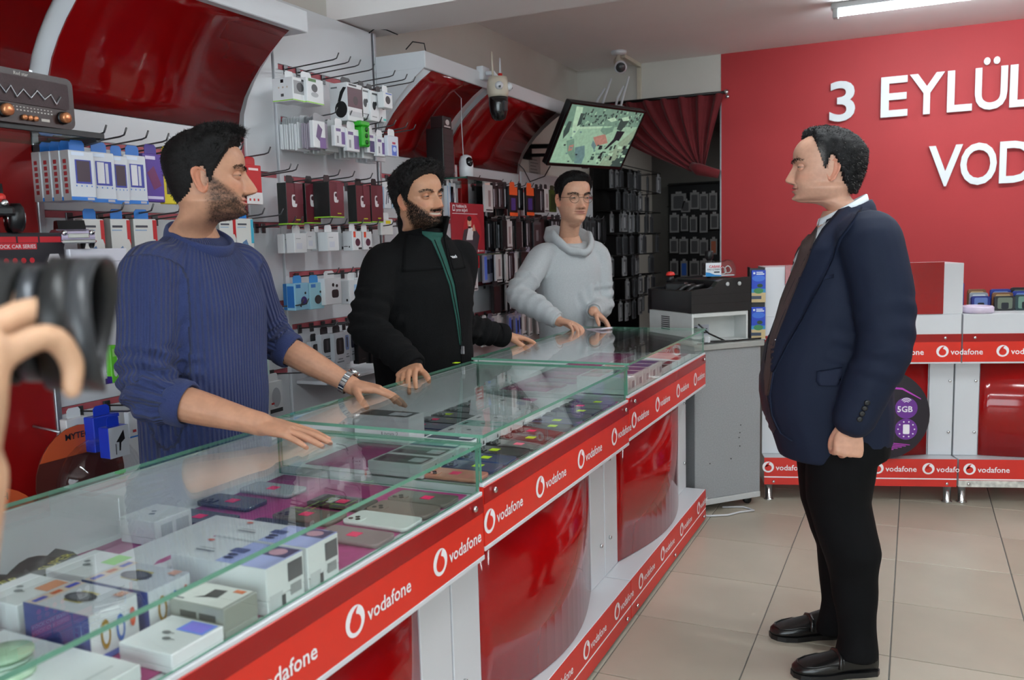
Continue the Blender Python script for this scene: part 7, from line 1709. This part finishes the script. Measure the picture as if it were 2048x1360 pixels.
body.append(skin_part(b, .003, SK3))
b = MB(); blend_tube(b, [eL+(wL-eL)*.5, wL, wL+(wL-eL).normalized()*.02], [.033, .027, .026], 14, 5)
hand(b, wL, Vector(at_x(1217, 648, -1.42))-wL, (-.75, -.3, -.4), 1, [(.35, .45, .3), (.4, .5, .3), (.45, .5, .3), (.5, .5, .3)], .5, (.2, .3, .2), .95, (.8, .5, -.3))
body.append(skin_part(b, .003, SK3))
b = MB(); torso(b, [(Vector((c.x-.02, c.y, .60)), .15, .105, .09, 2.4), (Vector((c.x-.02, c.y, 1.0)), .145, .10, .09, 2.4), (Vector((c.x-.01, c.y, 1.28)), .15, .09, .09, 2.4), (c+Vector((0, 0, -.06)), .085, .055, .065, 2), (c+Vector((0, 0, .0)), .05, .045, .05, 2)], yaw)
V, F = arr(b.v), b.f; body.append((V, F, np.ones((len(V), 3))*L3(*SK3)))
HC3 = L3(16, 15, 15)
def th_grey(d, z, y):
    a = abs(d); hl = np.interp(a, [0, 25, 42, 52, 62, 72, 80, 86, 93, 100, 112, 125, 145, 180], [.84, .83, .80, .74, .64, .55, .42, .44, .62, .60, .46, .30, .21, .19])
    if z < hl: return 0
    u = min(1, (z-hl)/.05); top = np.clip((z-.68)/.2, 0, 1); fr = np.clip((y+.1)/.42, 0, 1)
    return u*((.010+.03*np.clip((z-.5)/.25, 0, 1))*(1-top)+top*(.055+.055*fr))
hp = at_x(1146, 400, -1.62)
tw, hd = face(PG, body, dict(H=.245, skin=SK3, beard=.35, bcol=(60, 46, 40), must_only=True, seed=8, smile=.15, nose=.9, hair_col=(20, 18, 18), thick=th_grey, hcolf=lambda d, z: HC3*(1 if z > .6 else 1.7), hair_n=4200, flow=lambda d, z: np.array([.3*np.sign(d), .7 if abs(d) < 90 else -.2, -.2]), lift=.3, mess=.3, lenk=.5, lmin=.004, hair_w=.0008, broww=.018, neck=.215, jaw=.98, wk=.98, lips=(170, 108, 104), ear=1.0),
     hp, math.radians(134), math.radians(-3), 0, (.12, 0), (c.x+.002, c.y-.002, c.z-.075))
join_body(PG, body)
# spectacles
gl = MB(); wire = mat('thin_gold_wire', (120, 104, 90), .25, metal=.9, var=.05)
H_ = .245
for s in (-1, 1): gl.tube([tuple(q) for q in tw(np.array([[(s*.155+.105*math.cos(a))*H_, (.425-.02*abs(math.cos(a)+s*.0))*H_, (.485+.092*math.sin(a)-.455)*H_] for a in [2*PI*k/26 for k in range(27)]]))], .0012, 0, 6, False)
gl.tube([tuple(q) for q in tw(np.array([[-.055*H_, .43*H_, .045*H_], [0, .455*H_, .052*H_], [.055*H_, .43*H_, .045*H_]]))], .0012, 0, 6)
for s in (-1, 1): gl.tube([tuple(q) for q in tw(np.array([[s*.26*H_, .40*H_, .05*H_], [s*.335*H_, .28*H_, .052*H_], [s*.345*H_, .05*H_, .05*H_], [s*.335*H_, -.08*H_, .02*H_]]))], .0012, 0, 6)
part(gl, 'spectacles', wire, PG)
b = MB()
for s in (-1, 1): b.add([tuple(q) for q in tw(np.array([[(s*.155+.10*math.cos(a))*H_, (.424)*H_, (.485+.088*math.sin(a)-.455)*H_] for a in [2*PI*k/20 for k in range(20)]]))], [tuple(range(20))])
part(b, 'spectacle_lenses', glass('lens_glass', (.96, .97, .97)), PG)
b = MB()
torso(b, [(Vector((c.x-.02, c.y, .74)), .165, .130, .105, 2.4), (Vector((c.x-.02, c.y, .92)), .172, .13, .11, 2.4), (Vector((c.x-.015, c.y, 1.10)), .180, .128, .11, 2.4), (Vector((c.x-.01, c.y, 1.24)), .186, .122, .112, 2.4), (Vector((c.x-.01, c.y, 1.31)), .180, .108, .108, 2.3),
           (Vector((c.x-.008, c.y, 1.352)), .150, .095, .10, 2.1), (Vector((c.x-.012, c.y, 1.385)), .108, .078, .092, 2.0), (Vector((c.x-.02, c.y, 1.398)), .08, .05, .07, 2.0)], yaw)
cR = eR+(wR-eR)*.90; cL = eL+(wL-eL)*.90
blend_tube(b, [sR+(sL-sR)*.22+Vector((0, 0, -.005)), sR+Vector((0, 0, -.022)), sR+(eR-sR)*.5, eR, eR+(wR-eR)*.5, cR], [.062, .072, .068, .064, .058, .048], 18, 5)
blend_tube(b, [sL+(sR-sL)*.22+Vector((0, 0, -.005)), sL+Vector((0, 0, -.022)), sL+(eL-sL)*.5, eL, eL+(wL-eL)*.5, cL], [.062, .070, .066, .060, .054, .045], 18, 5)
jersey = mat('pale_grey_jersey', (172, 176, 178), .9, var=.05, scale=150, bump=.2, bscale=500, sheen=.15)
hd_, bv = garment('hooded_top', PG, b, .007, jersey, 7, (.0045, 22, (1, 1, .6)), [(sR, eR, .08, 110, .6, 1.2, .006, .5), (eR, wR, .08, 120, -.1, .95, .006, 1.5), (sL, eL, .08, 110, .6, 1.2, .006, 2.5), (eL, wL, .08, 120, -.1, .9, .006, .4)], 12)
ringband(cR, wR-eR, .040, .06, .006, jersey, 'cuff', PG); ringband(cL, wL-eL, .038, .06, .006, jersey, 'cuff', PG)
# the hood lying round the neck
b = MB(); rings = []; n = 48
for k in range(n+1):
    a = 2*PI*k/n; d = fw*math.cos(a)+rt_v*math.sin(a); fr = max(0, math.cos(a)); bk_ = max(0, -math.cos(a)); sd = abs(math.sin(a)); ring = []
    low = -.045-.050*fr**2.5; hi = .030+.030*bk_-.098*fr**1.6
    for (r_, h_) in ((.076+.03*fr, low-.012), (.094+.030*bk_+.022*fr, low-.016), (.112+.034*bk_+.014*fr, (low+hi)*.5-.004), (.104+.028*bk_+.012*fr, hi-.004), (.094+.018*bk_+.010*fr, hi), (.084+.010*bk_+.016*fr, hi-.012), (.076+.022*fr, (low+hi)*.5)):
        ring.append(c+d*r_*(1+.10*sd)+Vector((0, 0, h_+.005*math.sin(5*a+1)+.003*math.sin(9*a))))
    rings.append(ring)
rings[-1] = rings[0]; b.loft(rings, 0, False); part(b, 'hood', jersey, PG)
b = MB(); torso(b, [(Vector((c.x-.02, c.y, .05)), .15, .085, .085, 2.2), (Vector((c.x-.02, c.y, .70)), .16, .11, .10, 2.4), (Vector((c.x-.02, c.y, .80)), .16, .115, .10, 2.4)], yaw); part(b, 'trousers', mat('dark_jeans', (30, 34, 46), .85, var=.1, scale=200), PG)
pm_ = at_x(1194, 656, -1.425)
T = thing('phone', 'pale phone held in both hands by the young man in grey', 'phone', pm_, 0)
b = MB(); b.x = Matrix.Rotation(math.radians(60), 4, 'Z') @ Matrix.Rotation(-.10, 4, 'X'); b.prism(rrect(-.038, -.078, .038, .078, .012, 4), 2, -.009, .0, 0, True); b.build('case', mat('pale_phone_case', (196, 186, 196), .3, var=.03), T)
b = MB(); b.x = Matrix.Rotation(math.radians(60), 4, 'Z') @ Matrix.Rotation(-.10, 4, 'X'); plate(b, rrect(-.035, -.075, .035, .075, .010, 4), (0, 0, 0), (1, 0, 0), (0, 1, 0), .0006, 0); b.build('display', mat('dark_display', (30, 28, 32), .08, var=.02), T)
# ================================================================= man in the navy suit
SK4 = (206, 158, 134)
yaw = math.radians(-102); fw = Vector((math.sin(yaw), math.cos(yaw), 0)); rt_v = Vector((math.cos(yaw), -math.sin(yaw), 0)); YS = 2.92
PS = person('man in a navy suit and brown tie standing on the tiled floor in profile', (-.20, YS, 0))
XS = lambda u, v, y=YS: at_y(u, v, y)
c = Vector((-.225, YS, 1.475))
sL = Vector((-.125, 2.745, 1.395)); eL = XS(1770, 690, 2.70); wL = XS(1703, 845, 2.68)
sR = Vector((-.205, 3.10, 1.39)); eR = Vector((-.14, 3.16, 1.09)); wR = Vector((-.27, 3.15, .85))
body = []; nails = []
b = MB(); blend_tube(b, [eL+(wL-eL)*.6, wL, wL+(wL-eL).normalized()*.02], [.040, .033, .031], 16, 5)
hand(b, wL, Vector((-.12, .02, -1)), (-.25, 1, 0), 1, [(1.25, 1.5, .9), (1.25, 1.5, .9), (1.25, 1.5, .9), (1.25, 1.5, .9)], .4, (.6, .6, .5), 1.06, (.75, .62, -.45), nails)
body.append(skin_part(b, .0028, SK4))
b = MB(); blend_tube(b, [eR+(wR-eR)*.6, wR, wR+(wR-eR).normalized()*.02], [.040, .033, .031], 14, 4)
hand(b, wR, Vector((-.12, .02, -1)), (-.25, -1, 0), -1, [(.5, .6, .4)]*4, .4, (.3, .3, .3), 1.05)
body.append(skin_part(b, .0035, SK4))
b = MB(); torso(b, [(Vector((-.20, YS, .80)), .16, .15, .12, 2.3), (Vector((-.21, YS, 1.1)), .16, .17, .12, 2.3), (Vector((-.20, YS, 1.32)), .16, .12, .11, 2.3), (c+Vector((0, 0, -.04)), .08, .06, .07, 2), (c, .05, .045, .05, 2)], yaw)
V, F = arr(b.v), b.f; body.append((V, F, np.ones((len(V), 3))*L3(*SK4)))
HC4 = L3(26, 25, 26)
def th_suit(d, z, y):
    a = abs(d); hl = np.interp(a, [0, 12, 22, 34, 50, 60, 68, 74, 80, 86, 93, 100, 112, 125, 145, 180], [.87, .87, .895, .91, .87, .79, .68, .58, .46, .46, .64, .62, .46, .28, .16, .13])
    if z < hl: return 0
    u = min(1, (z-hl)/.05); top = np.clip((z-.72)/.2, 0, 1); fr = np.clip((y-.0)/.3, 0, 1)
    return u*((.020+.055*np.clip((a-80)/50, 0, 1))*(1-top)+top*(.055+.03*fr))
def hc_suit(d, z):
    a = abs(d); k = np.clip((84-a)/14, 0, 1)*np.clip((.80-z)/.15, 0, 1); return HC4*(1-k)+L3(120, 116, 114)*k
face(PS, body, dict(H=.232, skin=SK4, beard=.10, bcol=(90, 76, 70), seed=11, smile=.6, squint=.6, grey=.12, nose=.86, nh=[0, .014, .082, .122, .136, .118, .090, .064, .038, .006], chin2=.06, hair_col=(34, 32, 32), thick=th_suit, hcolf=hc_suit, hair_n=6500, flow=lambda d, z: np.array([.15*np.sign(d), -.6 if abs(d) > 40 else -.2, .25 if z > .8 else -.5]), lift=.35, mess=.4, lenk=.5, lmin=.006, hair_w=.0007, broww=.020, neck=.27, jaw=1.2, wk=1.03, lips=(178, 112, 102), ear=1.15, ncy=[-.16, -.10, -.07, -.05]),
     XS(1650, 342, YS), math.radians(-103), math.radians(2), 0, (0, -.05), (c.x+.005, c.y, c.z-.035))
join_body(PS, body)
# trousers and shoes
fLt, fRt = Vector((-.175, 2.80, 0)), Vector((-.285, 3.045, 0))
b = MB()
torso(b, [(Vector((-.185, YS, .70)), .165, .135, .125, 2.3), (Vector((-.185, YS, .86)), .168, .15, .128, 2.3), (Vector((-.185, YS, .93)), .165, .15, .125, 2.3)], yaw)
XT = lambda u0, u1, v, y: (XS((u0+u1)/2, v, y), abs(XS(u1, v, y).x-XS(u0, v, y).x)/2)
def leg(y, rows):
    rings = []
    for (u0, u1, v) in rows:
        p, r_ = XT(u0, u1, v, y); rings.append([p+Vector((r_*math.cos(a), min(r_, .105)*.95*math.sin(a), 0)) for a in [2*PI*k/20 for k in range(20)]])
    b.loft(rings)
leg(2.83, [(1608, 1760, 870), (1608, 1750, 950), (1612, 1742, 1000), (1628, 1752, 1060), (1640, 1762, 1100), (1658, 1757, 1160), (1668, 1752, 1220), (1672, 1752, 1270), (1666, 1754, 1312)])
leg(3.01, [(1590, 1720, 870), (1592, 1715, 930), (1598, 1705, 1000), (1618, 1712, 1060), (1632, 1716, 1090), (1638, 1712, 1150), (1642, 1706, 1200), (1638, 1712, 1240), (1634, 1714, 1262)])
wool_b = mat('black_suit_trousers', (8, 8, 10), .8, var=.08, scale=200, bump=.1, bscale=700, spec=.15)
garment('trousers', PS, b, .0075, wool_b, 5, (.006, 19, (1, 1, .8)), (), 21)
def shoe(heel, toe, nm):
    h, t = Vector(heel), Vector(toe); d = t-h; L = d.length; d.normalize(); s = Vector((-d.y, d.x, 0)); b = MB(); rings = []
    for (u, w_, z1, z0) in ((0, .020, .05, .010), (.02, .032, .085, .006), (.12, .037, .095, .004), (.26, .038, .092, .004), (.40, .039, .080, .006), (.52, .044, .066, .006), (.66, .049, .056, .006), (.80, .047, .048, .008), (.92, .038, .040, .011), (.98, .024, .032, .014), (1.0, .010, .026, .016)):
        ring = []
        for k in range(20):
            a = 2*PI*k/20; x = w_*math.copysign(abs(math.cos(a))**.7, math.cos(a)); zz = (z0+z1)/2+(z1-z0)/2*math.copysign(abs(math.sin(a))**.8, math.sin(a)); ring.append(h+d*(u*L)+s*x+Vector((0, 0, zz)))
        rings.append(ring)
    b.loft(rings); lea = mat('black_leather', (14, 14, 15), .28, var=.1, scale=60, bump=.15, bscale=260, coat=.2)
    sh_ = part(b, 'shoe', lea, PS)
    b = MB(); out = []
    for (u, w_) in ((-.01, .022), (.04, .038), (.2, .041), (.4, .041), (.55, .047), (.7, .052), (.85, .048), (.95, .034), (1.01, .012)): out.append((u, w_))
    poly = [h+d*(u*L)+s*w_ for u, w_ in out]+[h+d*(u*L)-s*w_ for u, w_ in out[::-1]]; n = len(poly)
    b.add([p for p in poly]+[p+Vector((0, 0, .017)) for p in poly], [tuple(range(n-1, -1, -1)), tuple(range(n, 2*n))]+[(i, (i+1) % n, n+(i+1) % n, n+i) for i in range(n)]); o = b.build('sole', black_p, sh_)
    b = MB(); b.tube([h+d*(.50*L)+s*.047+Vector((0, 0, .035)), h+d*(.47*L)+s*.03+Vector((0, 0, .066)), h+d*(.46*L)+Vector((0, 0, .075)), h+d*(.47*L)-s*.03+Vector((0, 0, .066)), h+d*(.50*L)-s*.047+Vector((0, 0, .035))], .007, 0, 8, True); b.build('strap', lea, sh_)
    b = MB(); b.tube([h+d*(u*L)+s*w_*.93+Vector((0, 0, z)) for u, w_, z in ((.5, .044, .046), (.66, .045, .048), (.80, .042, .043), (.91, .028, .040), (.945, 0, .041))]+[h+d*(u*L)-s*w_*.93+Vector((0, 0, z)) for u, w_, z in ((.91, .028, .040), (.80, .042, .043), (.66, .045, .048), (.5, .044, .046))], .0028, 0, 6); b.build('apron_seam', lea, sh_)
shoe((-.085, 2.865, 0), (-.325, 2.735, 0), 'near'); shoe((-.20, 3.10, 0), (-.43, 2.985, 0), 'far')
# jacket
b = MB()
def TR(z, x0, x1, hw, ex=2.3, y=YS):      # front and back as x positions at the body's middle
    cx = (x0+x1)/2; return (Vector((cx, y, z)), hw, (x1-x0)/2, (x1-x0)/2, ex)
fx = lambda u, v: XS(u, v, YS).x
rows = [(905, 1556, 1770, .185), (870, 1545, 1786, .195), (820, 1524, 1790, .205), (770, 1519, 1786, .212), (700, 1528, 1780, .215), (620, 1556, 1780, .212), (550, 1582, 1775, .205), (500, 1596, 1765, .195)]
tor = []
for (v, u0, u1, hw) in rows: tor.append(TR(XS(1650, v, YS).z, fx(u0, v), fx(u1, v), hw))
tor += [(Vector((-.185, YS, 1.415)), .165, .10, .095, 2.1), (Vector((-.20, YS, 1.452)), .115, .058, .085, 2.0), (Vector((-.19, YS, 1.480)), .080, .030, .070, 2.0)]
torso(b, tor, yaw)
cL = eL+(wL-eL)*.96; cR = eR+(wR-eR)*.96
blend_tube(b, [sL+Vector((0, .05, .0)), sL+Vector((.004, 0, -.02)), sL+(eL-sL)*.5+Vector((.012, 0, 0)), eL, eL+(wL-eL)*.5, cL], [.076, .090, .087, .077, .068, .061], 20, 5)
blend_tube(b, [sR+Vector((0, -.05, .0)), sR+Vector((0, 0, -.02)), sR+(eR-sR)*.5, eR, eR+(wR-eR)*.5, cR], [.074, .088, .082, .074, .064, .056], 16, 5)
navy = mat('navy_suit_wool', (26, 33, 51), .66, var=.06, scale=240, bump=.12, bscale=800, spec=.15)
jk, bv = garment('suit_jacket', PS, b, .0075, navy, 6, (.0032, 17, (1, 1, .7)), [(sL, eL, .10, 90, .55, 1.15, .0028, .5), (eL, wL, .09, 105, -.05, .5, .0030, 1.5)], 17)
shirt_m = mat('white_shirt', (220, 228, 234), .7, var=.02, scale=60, bump=.05, bscale=300); tie_m = mat('brown_tie', (70, 54, 52), .5, var=.25, scale=500)
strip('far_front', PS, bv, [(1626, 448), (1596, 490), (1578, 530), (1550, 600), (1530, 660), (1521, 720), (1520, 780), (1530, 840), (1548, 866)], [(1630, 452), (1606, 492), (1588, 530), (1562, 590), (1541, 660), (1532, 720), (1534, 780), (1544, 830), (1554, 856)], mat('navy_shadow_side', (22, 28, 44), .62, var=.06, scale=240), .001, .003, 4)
strip('shirt_front', PS, bv, [(1628, 436), (1606, 490), (1586, 528), (1566, 568), (1556, 596)], [(1690, 400), (1652, 462), (1618, 515), (1590, 575), (1562, 640)], shirt_m, .002, .003, 6)
strip('tie', PS, bv, [(1621, 438), (1610, 480), (1598, 521), (1566, 601), (1541, 692), (1533, 750), (1535, 788)], [(1642, 432), (1634, 480), (1621, 521), (1592, 592), (1557, 682), (1546, 750), (1539, 790)], tie_m, .006, .004, 5)
navl = mat('navy_lapel', (28, 35, 54), .64, var=.06, scale=240, bump=.12, bscale=800, spec=.15)
strip('lapel', PS, bv, [(1708, 388), (1680, 424), (1648, 462), (1614, 520), (1588, 575), (1560, 640), (1547, 690), (1546, 742)], [(1728, 408), (1712, 440), (1684, 478), (1676, 498), (1648, 560), (1606, 640), (1572, 700), (1550, 744)], navl, .006, .004, 6)
strip('pocket_flap', PS, bv, [(1634, 742), (1632, 762), (1638, 771)], [(1684, 734), (1682, 760), (1676, 771)], navl, .004, .003, 6)
strip('breast_welt', PS, bv, [(1614, 562), (1616, 568)], [(1668, 548), (1668, 555)], navl, .003, .002, 5)
seam('front_edge', PS, bv, [(1548, 744), (1541, 790), (1545, 830), (1562, 866), (1590, 886)], .003, navl, .002)
for k in range(4):
    p, nn = cast(bv, 1719+5*k, 838-11*k); b = MB(); b.x = Matrix.Translation(p+nn*.003) @ Vector((0, 0, 1)).rotation_difference(nn).to_matrix().to_4x4(); b.lathe([(.0075, -.001), (.0085, .001), (.0075, .004), (.003, .003)], n=14); part(b, 'sleeve_button', black_p, PS)
p, nn = cast(bv, 1554, 679); b = MB(); b.x = Matrix.Translation(p+nn*.003); b.box((-.002, -.012, -.0015), (.002, .012, .0015)); part(b, 'buttonhole_pin', logo_w, PS)
p, nn = cast(bv, 1598, 531); b = MB(); b.tube([p+nn*.006, p+nn*.010+Vector((.022, -.006, -.003))], [.004, .0045], 0, 8); b.ball(p+nn*.011+Vector((.028, -.007, -.004)), .006, 0, 10, 6); part(b, 'lapel_microphone', black_p, PS)
# shirt collar
b = MB(); rings = []; n = 32
nb = Vector((c.x+.014, c.y, c.z-.010))
for k in range(n+1):
    a = math.radians(10)+(2*PI-math.radians(20))*k/n; d = fw*math.cos(a)+rt_v*math.sin(a); ring = []; hi = .022-.036*math.cos(a); lo = hi-.042
    for (r_, h_) in ((.068, lo), (.076, lo-.004), (.076, hi-.014), (.072, hi), (.068, hi+.002), (.066, hi-.018)): ring.append(nb+d*r_+Vector((0, 0, h_)))
    rings.append(ring)
b.loft(rings); part(b, 'shirt_collar', shirt_m, PS)
b = MB(); rings = []
for k in range(n+1):
    a = math.radians(50)+(2*PI-math.radians(100))*k/n; d = fw*math.cos(a)+rt_v*math.sin(a); ring = []; hi = .006-.036*math.cos(a)
    for (r_, h_) in ((.078, hi-.06), (.108, hi-.065), (.096, hi-.018), (.086, hi), (.080, hi), (.077, hi-.03)): ring.append(nb+d*r_+Vector((0, 0, h_)))
    rings.append(ring)
b.loft(rings); part(b, 'jacket_collar', navl, PS)
# ================================================================= the photographer at the left edge
lensc = CAM+_ray(142, 648)*.60; lax = (CR*.955+CF*.30-CU*.02).normalized()
T = thing('photo_camera', 'black camera lens with a hood at the left edge, out of focus', 'camera', lensc)
LM = Vector((0, 0, 1)).rotation_difference(lax).to_matrix().to_4x4()
def bb(prof, nm, m_, n=40):
    q = MB(); q.x = LM; q.lathe(prof, n=n); return q.build(nm, m_, T)
satin = mat('lens_black_satin', (12, 12, 13), .38, var=.06); grey_s = mat('hood_satin', (52, 53, 56), .30, var=.05)
bb([(.036, -.13), (.038, -.125), (.038, -.045), (.036, -.043)], 'barrel', satin)
bb([(.0385, -.062), (.0425, -.060), (.0425, -.032), (.0385, -.030)], 'zoom_ring', mat('rubber_ring', (10, 10, 10), .7, var=.2, scale=90))
bb([(.0385, -.028), (.0405, -.026), (.0405, -.018), (.0385, -.016)], 'silver_ring', mat('dark_ring', (70, 72, 76), .3, metal=.6))
bb([(.041, -.014), (.0465, -.012), (.0470, .004), (.043, .006)], 'front_ring', satin)
q = MB(); q.x = LM; rings = []
for k in range(48):
    a = 2*PI*k/48; le = .022+.004*math.cos(2*a); rings.append([Vector((r_*math.cos(a), r_*math.sin(a), h_)) for r_, h_ in ((.0455, .004), (.0470, .004), (.0480, le), (.0466, le))])
rings.append(rings[0]); q.loft(rings, 0, False); q.build('hood', grey_s, T)
bb([(.001, -.002), (.040, .0), (.040, .003), (.001, .005)], 'front_glass', mat('dark_lens', (60, 64, 68)))
bd_ = MB(); bd_.x = LM; bd_.box((-.05, -.07, -.20), (.05, .07, -.125), 0, .012); bd_.build('camera_body', satin, T)
PP = person('photographer at the left edge of whom only a hand and forearm show', CAM+_ray(-60, 900)*.56+Vector((0, 0, -.9)))
body = []; W = CAM+_ray(-112, 1000)*.53; up_ = (CU*1.0+CR*.06+CF*.06).normalized()
b = MB(); blend_tube(b, [W-up_*.26-CR*.03, W-up_*.10-CR*.01, W, W+up_*.02], [.045, .038, .034, .033], 16, 5)
hand(b, W, up_, (CF*.85+CR*.5), -1 if up_.cross(-(CF*.85+CR*.5)).dot(CR) > 0 else 1, [(1.0, 1.2, .8), (1.0, 1.2, .8), (1.0, 1.2, .8), (1.0, 1.2, .8)], .1, (.2, .2, .2), 1.10, (.6, .8, -.3))
V, F, C = skin_part(b, .003, (206, 164, 132)); body.append((V, F, C)); join_body(PP, body)
q = MB(); blend_tube(q, [W-up_*.38-CR*.05, W-up_*.28-CR*.035, W-up_*.20-CR*.02], [.062, .058, .053], 16, 5); part(q, 'sleeve', mat('dark_sleeve', (40, 40, 46), .9), PP)
